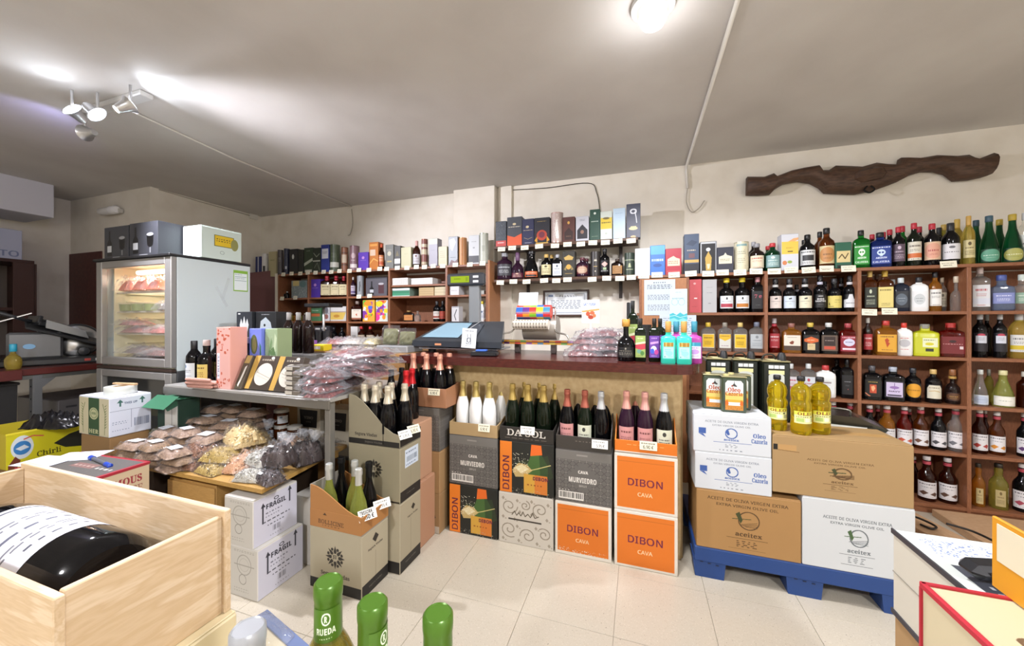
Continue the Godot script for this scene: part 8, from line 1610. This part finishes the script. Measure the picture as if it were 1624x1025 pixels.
func _box_into(st: SurfaceTool, c: Vector3, s: Vector3, bev: float, skip: Array = []) -> void:
	var a := s / 2
	var i := a - V(bev, bev, bev)
	var P := func(x, y, z): return c + V(x, y, z)
	if not "f" in skip: q(st, P.call(-i.x, -i.y, a.z), P.call(i.x, -i.y, a.z), P.call(i.x, i.y, a.z), P.call(-i.x, i.y, a.z))
	if not "b" in skip: q(st, P.call(i.x, -i.y, -a.z), P.call(-i.x, -i.y, -a.z), P.call(-i.x, i.y, -a.z), P.call(i.x, i.y, -a.z))
	if not "r" in skip: q(st, P.call(a.x, -i.y, i.z), P.call(a.x, -i.y, -i.z), P.call(a.x, i.y, -i.z), P.call(a.x, i.y, i.z))
	if not "l" in skip: q(st, P.call(-a.x, -i.y, -i.z), P.call(-a.x, -i.y, i.z), P.call(-a.x, i.y, i.z), P.call(-a.x, i.y, -i.z))
	if not "t" in skip: q(st, P.call(-i.x, a.y, i.z), P.call(i.x, a.y, i.z), P.call(i.x, a.y, -i.z), P.call(-i.x, a.y, -i.z))
	q(st, P.call(-i.x, -a.y, -i.z), P.call(i.x, -a.y, -i.z), P.call(i.x, -a.y, i.z), P.call(-i.x, -a.y, i.z))
	if bev <= 0.0:
		return
	for sy in [-1, 1]:
		for sz in [-1, 1]:
			var e := [P.call(-i.x, sy * i.y, sz * a.z), P.call(i.x, sy * i.y, sz * a.z), P.call(i.x, sy * a.y, sz * i.z), P.call(-i.x, sy * a.y, sz * i.z)]
			if sy * sz > 0: q(st, e[0], e[1], e[2], e[3])
			else: q(st, e[3], e[2], e[1], e[0])
	for sx in [-1, 1]:
		for sz in [-1, 1]:
			var e := [P.call(sx * i.x, -i.y, sz * a.z), P.call(sx * a.x, -i.y, sz * i.z), P.call(sx * a.x, i.y, sz * i.z), P.call(sx * i.x, i.y, sz * a.z)]
			if sx * sz > 0: q(st, e[0], e[1], e[2], e[3])
			else: q(st, e[3], e[2], e[1], e[0])
		for sy in [-1, 1]:
			var e := [P.call(sx * i.x, sy * a.y, -i.z), P.call(sx * i.x, sy * a.y, i.z), P.call(sx * a.x, sy * i.y, i.z), P.call(sx * a.x, sy * i.y, -i.z)]
			if sx * sy > 0: q(st, e[0], e[1], e[2], e[3])
			else: q(st, e[3], e[2], e[1], e[0])
			for sz in [-1, 1]:
				var t := [P.call(sx * a.x, sy * i.y, sz * i.z), P.call(sx * i.x, sy * a.y, sz * i.z), P.call(sx * i.x, sy * i.y, sz * a.z)]
				if sx * sy * sz > 0: t = [t[0], t[2], t[1]]
				for v in t: st.add_vertex(v)

func boxes(list: Array, bev := 0.002) -> ArrayMesh:   # several joined boxes that are one part: [centre, size]
	var st := start()
	for b in list:
		_box_into(st, b[0], b[1], bev)
	return done(st)

func around(k: float, sq: float, dr: float) -> Vector2:
	var c := cos(k)
	var s := sin(k)
	if sq > 2.0:
		var f := pow(pow(absf(c), sq) + pow(absf(s), sq), -1.0 / sq)
		c *= f
		s *= f
	return Vector2(c, s * dr)

# turned shape; points are (radius, height); sq > 2 squares the section, dr flattens it in depth; sharp profile corners stay sharp
func lathe(pts: Array, n := 20, sq := 2.0, dr := 1.0) -> ArrayMesh:
	var key := "lathe %s %d %.2f %.2f" % [pts, n, sq, dr]
	if meshes.has(key):
		return meshes[key]
	var st := SurfaceTool.new()
	st.begin(Mesh.PRIMITIVE_TRIANGLES)
	var nn := []
	for i in pts.size() - 1:
		var d: Vector2 = (pts[i + 1] - pts[i]).normalized()
		nn.append(Vector2(d.y, -d.x))
	var ring := []
	for k in n + 1:
		var a := TAU * k / n
		var p := around(a, sq, dr)
		var t := around(a + 0.05, sq, dr) - around(a - 0.05, sq, dr)
		ring.append([p, Vector2(t.y, -t.x).normalized()])
	for i in pts.size() - 1:
		var n0: Vector2 = nn[i]
		var n1: Vector2 = nn[i]
		if i > 0 and nn[i - 1].dot(nn[i]) > 0.74: n0 = (nn[i - 1] + nn[i]).normalized()
		if i < nn.size() - 1 and nn[i + 1].dot(nn[i]) > 0.74: n1 = (nn[i + 1] + nn[i]).normalized()
		for k in n:
			var A = ring[k]
			var B = ring[k + 1]
			var v := []
			for e in [[A, i, n0], [A, i + 1, n1], [B, i + 1, n1], [B, i, n0]]:
				var pt: Vector2 = pts[e[1]]
				v.append([V(e[0][0].x * pt.x, pt.y, e[0][0].y * pt.x), V(e[0][1].x * e[2].x, e[2].y, e[0][1].y * e[2].x)])
			var order := [0, 2, 1, 0, 3, 2]
			if pts[i].x == 0.0: order = [0, 2, 1]
			elif pts[i + 1].x == 0.0: order = [0, 3, 1]
			for j in order:
				st.set_normal(v[j][1].normalized() if v[j][1].length() > 0.0 else Vector3.UP)
				st.add_vertex(v[j][0])
	var m := st.commit()
	meshes[key] = m
	return m

# a paper label wrapped round a turned shape, facing +z, half-angle in degrees
func wrap_label(r0: float, r1: float, y0: float, y1: float, half: float, design: String, sq := 2.0, dr := 1.0, n := 10) -> ArrayMesh:
	var key := "wrap %.4f %.4f %.4f %.4f %.1f %s %.1f %.2f" % [r0, r1, y0, y1, half, design, sq, dr]
	if meshes.has(key):
		return meshes[key]
	var R: Rect2 = rects[design]
	var st := SurfaceTool.new()
	st.begin(Mesh.PRIMITIVE_TRIANGLES)
	for k in n:
		var v := []
		for e in [[k, 0], [k + 1, 0], [k + 1, 1], [k, 1]]:
			var a := deg_to_rad(90.0 + half - 2.0 * half * e[0] / n)
			var p := around(a, sq, dr)
			var t := around(a + 0.05, sq, dr) - around(a - 0.05, sq, dr)
			var r := r1 if e[1] else r0
			v.append([V(p.x * r, y1 if e[1] else y0, p.y * r), V(t.y, 0, -t.x).normalized(), Vector2(R.position.x + R.size.x * e[0] / n, R.end.y - R.size.y * e[1])])
		for j in [0, 2, 1, 0, 3, 2]:
			st.set_normal(v[j][1])
			st.set_uv(v[j][2])
			st.add_vertex(v[j][0])
	meshes[key] = st.commit()
	return meshes[key]

func tube(pts: Array, r: float, n := 8) -> ArrayMesh:
	var st := SurfaceTool.new()
	st.begin(Mesh.PRIMITIVE_TRIANGLES)
	st.set_smooth_group(0)
	var rings := []
	var side := Vector3.ZERO
	for i in pts.size():
		var d: Vector3 = (pts[mini(i + 1, pts.size() - 1)] - pts[maxi(i - 1, 0)]).normalized()
		if side == Vector3.ZERO:
			side = d.cross(Vector3.UP if absf(d.y) < 0.9 else Vector3.RIGHT).normalized()
		side = (side - d * side.dot(d)).normalized()
		var up := d.cross(side)
		var ring := []
		for k in n:
			ring.append(pts[i] + (side * cos(TAU * k / n) + up * sin(TAU * k / n)) * r)
		rings.append(ring)
	for i in pts.size() - 1:
		for k in n:
			q(st, rings[i][k], rings[i][(k + 1) % n], rings[i + 1][(k + 1) % n], rings[i + 1][k])
	for k in range(1, n - 1):
		for v in [rings[0][0], rings[0][k], rings[0][k + 1]]: st.add_vertex(v)
		for v in [rings[-1][0], rings[-1][k + 1], rings[-1][k]]: st.add_vertex(v)
	return done(st)

func curve(pts: Array, steps := 6) -> Array:   # smooth path through the points
	var out := []
	for i in pts.size() - 1:
		var a: Vector3 = pts[maxi(i - 1, 0)]
		var d: Vector3 = pts[mini(i + 2, pts.size() - 1)]
		for s in steps:
			out.append(pts[i].cubic_interpolate(pts[i + 1], a, d, float(s) / steps))
	out.append(pts[-1])
	return out

# extruded outline in the xy plane, thickness along z, centred on z = 0
func slab(outline: PackedVector2Array, depth: float) -> ArrayMesh:
	var st := start()
	if Geometry2D.is_polygon_clockwise(outline):
		outline.reverse()
	var idx := Geometry2D.triangulate_polygon(outline)
	for i in range(0, idx.size(), 3):
		var t: Array = [outline[idx[i]], outline[idx[i + 1]], outline[idx[i + 2]]]
		if (t[1] - t[0]).cross(t[2] - t[0]) > 0: t = [t[0], t[2], t[1]]
		for v in t: st.add_vertex(V(v.x, v.y, depth / 2))
		for v in [t[0], t[2], t[1]]: st.add_vertex(V(v.x, v.y, -depth / 2))
	for i in outline.size():
		var a := outline[i]
		var b := outline[(i + 1) % outline.size()]
		q(st, V(a.x, a.y, depth / 2), V(a.x, a.y, -depth / 2), V(b.x, b.y, -depth / 2), V(b.x, b.y, depth / 2))
	return done(st)

# filled bag lying on its back: w along x, d along z, h tall; edges taper to a flat seal
func pillow(w: float, d: float, h: float, sd: int, lump := 0.15, n := 14, power := 2.6, off := 0.0) -> ArrayMesh:
	var key := "pillow %.3f %.3f %.3f %d %.2f %d %.1f %.4f" % [w, d, h, sd, lump, n, power, off]
	if meshes.has(key):
		return meshes[key]
	var f := FastNoiseLite.new()
	f.seed = sd
	f.frequency = 1.0
	f.fractal_octaves = 3
	var st := SurfaceTool.new()
	st.begin(Mesh.PRIMITIVE_TRIANGLES)
	st.set_smooth_group(0)
	var top := []
	var bot := []
	for j in n + 1:
		for i in n + 1:
			var u := 2.0 * i / n - 1.0
			var v := 2.0 * j / n - 1.0
			var k := pow(maxf(0.0, (1.0 - pow(absf(u), power)) * (1.0 - pow(absf(v), power))), 0.55)
			var x := u * w / 2 * (1.0 - 0.05 * v * v) + 0.02 * w * f.get_noise_2d(v * 1.5, 7.0)
			var z := v * d / 2 * (1.0 - 0.05 * u * u) + 0.02 * d * f.get_noise_2d(u * 1.5, 17.0)
			var e := 0.012 * h + off
			top.append(V(x, h * (0.12 + 0.88 * k * (1.0 + lump * 2.0 * f.get_noise_2d(u * 2.2, v * 2.2))) + e + (0.1 * h if power < 3.5 else minf(0.3 * h, .011)) * f.get_noise_2d(u * 4.5 + 9.0, v * 4.5), z))
			bot.append(V(x, h * 0.12 * (1.0 - k) + 0.08 * h * (1.0 - k) * f.get_noise_2d(u * 4.0 + 9.0, v * 4.0) - off * 0.2, z))
	for j in n:
		for i in n:
			var a := j * (n + 1) + i
			q(st, top[a + n + 1], top[a + n + 2], top[a + 1], top[a])
			q(st, bot[a], bot[a + 1], bot[a + n + 2], bot[a + n + 1])
	for i in n:
		q(st, bot[i + 1], bot[i], top[i], top[i + 1])
		var a := n * (n + 1) + i
		q(st, bot[a], bot[a + 1], top[a + 1], top[a])
		a = i * (n + 1)
		q(st, bot[a], bot[a + n + 1], top[a + n + 1], top[a])
		a += n
		q(st, bot[a + n + 1], bot[a], top[a], top[a + n + 1])
	meshes[key] = done(st)
	return meshes[key]

# gathered plastic above a knot: a flaring, pleated cone
func ruffle(r: float, h: float, sd: int) -> ArrayMesh:
	var f := FastNoiseLite.new()
	f.seed = sd
	f.frequency = 1.0
	var st := SurfaceTool.new()
	st.begin(Mesh.PRIMITIVE_TRIANGLES)
	st.set_smooth_group(0)
	var rows := []
	for j in 7:
		var t := j / 6.0
		var row := []
		for k in 25:
			var a := TAU * k / 24
			var rr := r * (0.16 + 0.84 * pow(t, 0.8)) * (1.0 + 0.45 * t * sin(a * 5.0 + f.get_noise_1d(t * 3.0 + sd) * 3.0) + 0.3 * f.get_noise_2d(cos(a) * 2.0, sin(a) * 2.0 + t * 2.0))
			row.append(V(cos(a) * rr, h * t * (1.0 + 0.3 * f.get_noise_2d(cos(a) * 3.0 + 5.0, sin(a) * 3.0)), sin(a) * rr))
		row[24] = row[0]
		rows.append(row)
	for j in 6:
		for k in 24:
			q(st, rows[j][k + 1], rows[j][k], rows[j + 1][k], rows[j + 1][k + 1])
	return done(st)

# ---------- printed designs, drawn into shared sheets ----------
var pen := Vector2i(2, 2)
var row_h := 0

func sheet() -> void:
	var im := Image.create(2048, 2048, false, Image.FORMAT_RGBA8)
	im.fill(Color.WHITE)
	atlas.append({"image": im})
	pen = Vector2i(2, 2)
	row_h = 0

func design(called: String, w: int, h: int, bg: String, ops: String) -> void:
	if pen.x + w + 4 > 2048:
		pen = Vector2i(2, pen.y + row_h + 4)
		row_h = 0
	var im: Image = atlas[-1].image
	if pen.y + h + 4 > 2048:
		print("sheet full at ", called)
	im.fill_rect(Rect2i(pen.x - 2, pen.y - 2, w + 4, h + 4), Color(bg))
	var cell := Image.create(w, h, false, Image.FORMAT_RGBA8)
	cell.fill(Color(bg))
	for op in ops.split(";", false):
		draw(cell, op.strip_edges())
	im.blit_rect(cell, Rect2i(0, 0, w, h), pen)
	page[called] = atlas.size() - 1
	rects[called] = Rect2((Vector2(pen) + Vector2(0.5, 0.5)) / 2048.0, (Vector2(w, h) - Vector2.ONE) / 2048.0)
	pen.x += w + 4
	row_h = maxi(row_h, h)

func draw(im: Image, op: String) -> void:
	var s := op.split(" ", false)
	var W := float(im.get_width())
	var H := float(im.get_height())
	var f := []
	for i in range(1, mini(s.size(), 7)):
		f.append(s[i].to_float())
	match s[0]:
		"r":   # rectangle: x y w h colour
			im.fill_rect(Rect2i(roundi(f[0] * W), roundi(f[1] * H), maxi(1, roundi(f[2] * W)), maxi(1, roundi(f[3] * H))), Color(s[5]))
		"e":   # ellipse: cx cy rx ry colour
			for y in range(int((f[1] - f[3]) * H), int((f[1] + f[3]) * H) + 1):
				var t: float = (y - f[1] * H) / (f[3] * H)
				if absf(t) < 1.0:
					var x: float = f[2] * W * sqrt(1.0 - t * t)
					im.fill_rect(Rect2i(int(f[0] * W - x), y, maxi(1, int(2 * x)), 1), Color(s[5]))
		"o":   # ring: cx cy rx ry thickness colour
			for k in 240:
				var a := TAU * k / 240
				var th := maxf(1.0, f[4] * W)
				im.fill_rect(Rect2i(int((f[0] + f[2] * cos(a)) * W - th / 2), int((f[1] + f[3] * sin(a)) * H - th / 2), ceili(th), ceili(th)), Color(s[6]))
		"l":   # lines of print too small to read: x y w h count colour
			var rg := RandomNumberGenerator.new()
			rg.seed = op.hash()
			var n := int(f[4])
			for k in n:
				var y: float = f[1] + f[3] * (k + 0.2) / n
				var x: float = f[0]
				while x < f[0] + f[2]:
					var w := rg.randf_range(0.05, 0.14) * maxf(0.3, f[2])
					w = minf(w, f[0] + f[2] - x)
					im.fill_rect(Rect2i(int(x * W), int(y * H), maxi(1, int(w * W)), maxi(1, int(f[3] * H / n * 0.5))), Color(s[6]))
					x += w + 0.03
		"b":   # bar code: x y w h colour
			var rg := RandomNumberGenerator.new()
			rg.seed = op.hash()
			var x: float = f[0]
			while x < f[0] + f[2]:
				var w := rg.randf_range(0.006, 0.02)
				im.fill_rect(Rect2i(int(x * W), int(f[1] * H), maxi(1, int(w * W)), int(f[3] * H)), Color(s[5]))
				x += w + rg.randf_range(0.006, 0.016)
		"p":   # polygon: colour x,y x,y ...
			var pts := []
			for i in range(2, s.size()):
				var c := s[i].split(",")
				pts.append(Vector2(c[0].to_float() * W, c[1].to_float() * H))
			for y in im.get_height():
				var xs := []
				for i in pts.size():
					var a: Vector2 = pts[i]
					var b: Vector2 = pts[(i + 1) % pts.size()]
					if (a.y <= y + 0.5) != (b.y <= y + 0.5):
						xs.append(a.x + (y + 0.5 - a.y) / (b.y - a.y) * (b.x - a.x))
				xs.sort()
				for i in range(0, xs.size() - 1, 2):
					im.fill_rect(Rect2i(roundi(xs[i]), y, maxi(1, roundi(xs[i + 1] - xs[i])), 1), Color(s[1]))
		"c":   # stroke: width colour x,y x,y ...
			var th := maxf(1.0, s[1].to_float() * W)
			var last := Vector2.ZERO
			for i in range(3, s.size()):
				var c := s[i].split(",")
				var p := Vector2(c[0].to_float() * W, c[1].to_float() * H)
				if i > 3:
					var n := ceili(last.distance_to(p)) + 1
					for k in n + 1:
						var at := last.lerp(p, float(k) / n)
						im.fill_rect(Rect2i(int(at.x - th / 2), int(at.y - th / 2), ceili(th), ceili(th)), Color(s[2]))
				last = p
		"d":   # diamond lattice: pitch line-colour fill-colour
			var n := roundi(1.0 / f[0])
			for i in range(-n, 2 * n):
				draw(im, "c .008 %s %f,0 %f,1" % [s[2], i * f[0], i * f[0] + 1.0])
				draw(im, "c .008 %s %f,1 %f,0" % [s[2], i * f[0], i * f[0] + 1.0])
			for i in n * n:
				var x: float = (i % n + 0.5) * f[0]
				var y: float = (i / n + 0.5) * f[0]
				draw(im, "p %s %f,%f %f,%f %f,%f %f,%f" % [s[3], x - .02, y, x, y - .018, x + .02, y, x, y + .018])
		"s":   # speckle: x y w h count colour
			var rg := RandomNumberGenerator.new()
			rg.seed = op.hash()
			for k in int(f[4]):
				var z := rg.randi_range(1, clampi(int(W / 45), 2, 4))
				im.fill_rect(Rect2i(int((f[0] + rg.randf() * f[2]) * W), int((f[1] + rg.randf() * f[3]) * H), z, z), Color(s[6]))
		"t":   # text: cx cy w h colour font turned text...
			var txt := " ".join(s.slice(8))
			var mask := text_image(txt, int(s[6]))
			if s[7] != "0":
				mask.rotate_90(COUNTERCLOCKWISE if s[7] == "1" else CLOCKWISE)
			mask.resize(maxi(1, int(f[2] * W)), maxi(1, int(f[3] * H)), Image.INTERPOLATE_BILINEAR)
			var fill := Image.create(mask.get_width(), mask.get_height(), false, Image.FORMAT_RGBA8)
			fill.fill(Color(s[5]))
			im.blend_rect_mask(fill, mask, Rect2i(Vector2i.ZERO, mask.get_size()), Vector2i(int((f[0] - f[2] / 2) * W), int((f[1] - f[3] / 2) * H)))

func text_image(txt: String, font: int) -> Image:
	if fonts.is_empty():
		for e in [["Droid Sans", 400], ["Droid Sans", 700], ["Droid Serif", 400], ["Droid Serif", 700], ["Droid Sans Mono", 400]]:
			var fn := SystemFont.new()
			fn.font_names = PackedStringArray([e[0]])
			fn.font_weight = e[1]
			fonts.append(fn)
	var ts := TextServerManager.get_primary_interface()
	var line := TextLine.new()
	line.add_string(txt, fonts[font], 72)
	var out := Image.create(int(line.get_size().x) + 20, 130, false, Image.FORMAT_RGBA8)
	var x := 8.0
	for g in ts.shaped_text_get_glyphs(line.get_rid()):
		var sz := Vector2i(int(g.font_size), 0)
		ts.font_render_glyph(g.font_rid, sz, g.index)
		var ti := ts.font_get_glyph_texture_idx(g.font_rid, sz, g.index)
		if ti >= 0:
			var r := ts.font_get_glyph_uv_rect(g.font_rid, sz, g.index)
			var off := ts.font_get_glyph_offset(g.font_rid, sz, g.index)
			var sub := ts.font_get_texture_image(g.font_rid, sz, ti).get_region(Rect2i(r))
			sub.convert(Image.FORMAT_RGBA8)
			out.blend_rect(sub, Rect2i(Vector2i.ZERO, sub.get_size()), Vector2i(int(x + off.x), int(90 + off.y)))
		x += g.advance
	var box := out.get_used_rect()
	return out.get_region(box) if box.size.x > 0 else out

func printed(rough := 0.5, n := 0) -> StandardMaterial3D:
	var k := "printed %.2f %d" % [rough, n]
	if not mats.has(k):
		if not atlas[n].has("tex"):
			atlas[n].tex = ImageTexture.create_from_image(atlas[n].image)
		var m := StandardMaterial3D.new()
		m.albedo_texture = atlas[n].tex
		m.roughness = rough
		m.texture_repeat = false
		mats[k] = m
	return mats[k]

func plate(w: float, h: float, thick: float, prints: Dictionary) -> ArrayMesh:
	return cbox(w, h, thick, minf(0.0008, thick / 3), prints)

# ---------- bottles and packs ----------
const SHAPES := {
	# profile as radius/height fractions, cap from-to heights, cap radius, label from-to heights, squareness, depth
	"wine": [[0, 0, .9, 0, 1, .02, 1, .6, .96, .66, .7, .735, .46, .785, .38, .84, .38, .95], .78, 1.0, .42, .14, .5, 2.0, 1.0],
	"port": [[0, 0, .92, 0, 1, .02, 1, .56, .97, .62, .7, .68, .42, .72, .4, .8, .44, .86, .38, .9, .36, .95], .84, 1.0, .42, .12, .48, 2.0, 1.0],
	"spirit": [[0, 0, .92, 0, 1, .02, 1, .62, .93, .68, .6, .74, .4, .78, .37, .84, .37, .93], .86, 1.0, .42, .14, .56, 2.0, 1.0],
	"square": [[0, 0, .93, 0, 1, .015, 1, .68, .94, .73, .6, .78, .36, .8, .34, .86, .34, .93], .86, 1.0, .38, .1, .6, 6.0, .8],
	"flask": [[0, 0, .9, 0, 1, .03, 1, .66, .93, .74, .6, .8, .36, .82, .32, .86, .32, .93], .85, 1.0, .36, .12, .6, 3.4, .55],
	"tear": [[0, 0, .95, 0, 1, .02, 1, .16, .95, .3, .8, .45, .58, .6, .42, .7, .36, .8, .34, .94], .87, 1.0, .4, .04, .3, 2.0, 1.0],
	"round": [[0, 0, .7, 0, .82, .02, .97, .16, 1, .28, .95, .4, .78, .5, .5, .57, .32, .62, .3, .7, .3, .93], .7, 1.0, .36, .06, .24, 2.0, .8],
	"decanter": [[0, 0, .9, 0, 1, .03, 1, .38, .92, .48, .6, .56, .34, .6, .3, .66, .32, .84], .82, 1.0, .46, .1, .34, 2.0, 1.0],
	"syrup": [[0, 0, .93, 0, 1, .02, 1, .5, .97, .57, .8, .63, .62, .67, .46, .72, .41, .78, .45, .8, .45, .87, .4, .88, .38, .93], .91, 1.0, .44, .08, .44, 2.0, 1.0],
	"jug": [[0, 0, .9, 0, 1, .04, 1, .25, .9, .42, .7, .56, .52, .68, .48, .8, .52, .94], .9, 1.0, .54, .06, .26, 2.0, 1.0],
	"plastic": [[0, 0, .92, 0, 1, .02, 1, .57, .97, .61, .85, .64, .5, .66, .36, .68, .36, .75], .74, 1.0, .4, .12, .5, 3.0, .65],
	"crystal": [[0, 0, .8, 0, .9, .02, 1, .06, .92, .3, 1, .5, .92, .66, .5, .7, .36, .74, .34, .86], .84, 1.0, .42, .2, .5, 5.0, .8],
	"slope": [[0, 0, .95, 0, 1, .02, 1, .5, .8, .62, .55, .7, .5, .8, .46, .93], .9, 1.0, .5, .1, .44, 4.0, .8],
}

func frac(a: Array, r: float, h: float) -> Array:
	var out := []
	for i in range(0, a.size(), 2):
		out.append(Vector2(a[i] * r, a[i + 1] * h))
	out.append(Vector2(0, out[-1].y))
	return out

func cap_mesh(r: float, y0: float, y1: float) -> ArrayMesh:
	return lathe([Vector2(r * 0.96, y0), Vector2(r, y0 + 0.001), Vector2(r, y1 - 0.003), Vector2(r * 0.88, y1), Vector2(0, y1)], 16)

# a bottle with glass, cap and paper label; extra: second label on the neck, capsule instead of a cap
func bottle(shape: String, at: Vector3, r: float, h: float, body: String, cap: String, lab: String, label: String, group := "", turn := 0.0, called := "bottle", neck := "", wide := 62.0) -> Node3D:
	var o := thing(called, label, "bottle", at, turn, group)
	fill_bottle(o, shape, r, h, body, cap, lab, neck, wide)
	return o

func fill_bottle(o: Node3D, shape: String, r: float, h: float, body: String, cap: String, lab: String, neck := "", wide := 62.0) -> void:
	r = snappedf(r, 0.001)
	h = snappedf(h, 0.004)
	if shape in ["champ", "prosecco"]:
		var pr := [0, 0, .9, 0, 1, .02, 1, .42, .95, .52, .78, .62, .55, .72, .4, .8, .36, .93]
		if shape == "prosecco": pr = [0, 0, .8, 0, .95, .03, 1, .16, .98, .3, .8, .44, .5, .58, .36, .68, .33, .93]
		part(o, "glass", lathe(frac(pr, r, h), 20), glass(body))
		var f := lathe([Vector2(.615 * r, .69 * h), Vector2(.5 * r, .765 * h), Vector2(.41 * r, .82 * h), Vector2(.385 * r, .885 * h), Vector2(.44 * r, .9 * h), Vector2(.45 * r, .93 * h), Vector2(.41 * r, .945 * h), Vector2(.44 * r, .965 * h), Vector2(.4 * r, .99 * h), Vector2(.28 * r, h), Vector2(0, h)], 18)
		if shape == "prosecco": f = lathe([Vector2(.385 * r, .72 * h), Vector2(.37 * r, .87 * h), Vector2(.43 * r, .89 * h), Vector2(.44 * r, .93 * h), Vector2(.4 * r, .945 * h), Vector2(.43 * r, .965 * h), Vector2(.38 * r, .99 * h), Vector2(.26 * r, h), Vector2(0, h)], 18)
		part(o, "foil", f, mt(cap, 0.32, 0.55))
		if neck != "":
			part(o, "neck_band", lathe([Vector2(.62 * r, .69 * h), Vector2(.66 * r, .666 * h), Vector2(.7 * r, .65 * h)], 18), mt(neck, 0.5))
		if lab != "":
			part(o, "label", wrap_label(r + .0006, r + .0006, .1 * h, .4 * h, wide, lab), pr(lab))
		return
	var s: Array = SHAPES[shape]
	part(o, "glass", lathe(frac(s[0], r, h), 20 if s[6] == 2.0 else 28, s[6], s[7]), glass(body))
	if cap != "":
		part(o, "cap", cap_mesh(s[3] * r, s[1] * h, h), mt(cap, 0.4))
	if lab != "":
		part(o, "label", wrap_label(r + .0007, r + .0007, s[4] * h, s[5] * h, wide if s[6] == 2.0 else 43.0, lab, s[6], s[7]), pr(lab))
	if neck != "":
		var a: float = s[1] - 0.09
		part(o, "neck_label", lathe([Vector2(s[3] * r * 1.02 + .001, a * h), Vector2(s[3] * r * 1.02 + .001, (a + .07) * h)], 16), mt(neck, 0.5))

func tin(called: String, at: Vector3, r: float, h: float, lab: String, lid: String, label: String, turn := 0.0) -> void:
	var o := thing(called, label, "tin", at, turn)
	part(o, "body", lathe([Vector2(0, 0), Vector2(r, 0), Vector2(r, h * 0.985)], 24), mt(lid, 0.35, 0.4))
	part(o, "lid", lathe([Vector2(r, h * 0.985), Vector2(r * 1.03, h * 0.985), Vector2(r * 1.03, h), Vector2(r * 0.94, h), Vector2(r * 0.92, h - .003), Vector2(0, h - .003)], 24), mt(lid, 0.35, 0.6))
	part(o, "label", wrap_label(r + .0006, r + .0006, .015, h * 0.97, 110, lab, 2.0, 1.0, 16), pr(lab, 0.4))

func gift_box(called: String, at: Vector3, w: float, h: float, d: float, side: String, front: String, label: String, turn := 0.0, right := "") -> void:
	var o := thing(called, label, "box", at, turn)
	var p := {"f": front}
	if right != "": p["r"] = right
	part(o, "carton", cbox(w, h - 0.002, d, 0.0015, p), [mt(side, 0.45), pr(front, 0.42)])
	part(o, "tuck_flap", cbox(w - .004, 0.0016, d - .006, 0.0005), mt(side, 0.45), V(0, h - 0.002, 0))

func pr(called: String, rough := 0.5) -> StandardMaterial3D:
	return printed(rough, page[called])

func V(x: float, y: float, z: float) -> Vector3:
	return Vector3(x, y, z)
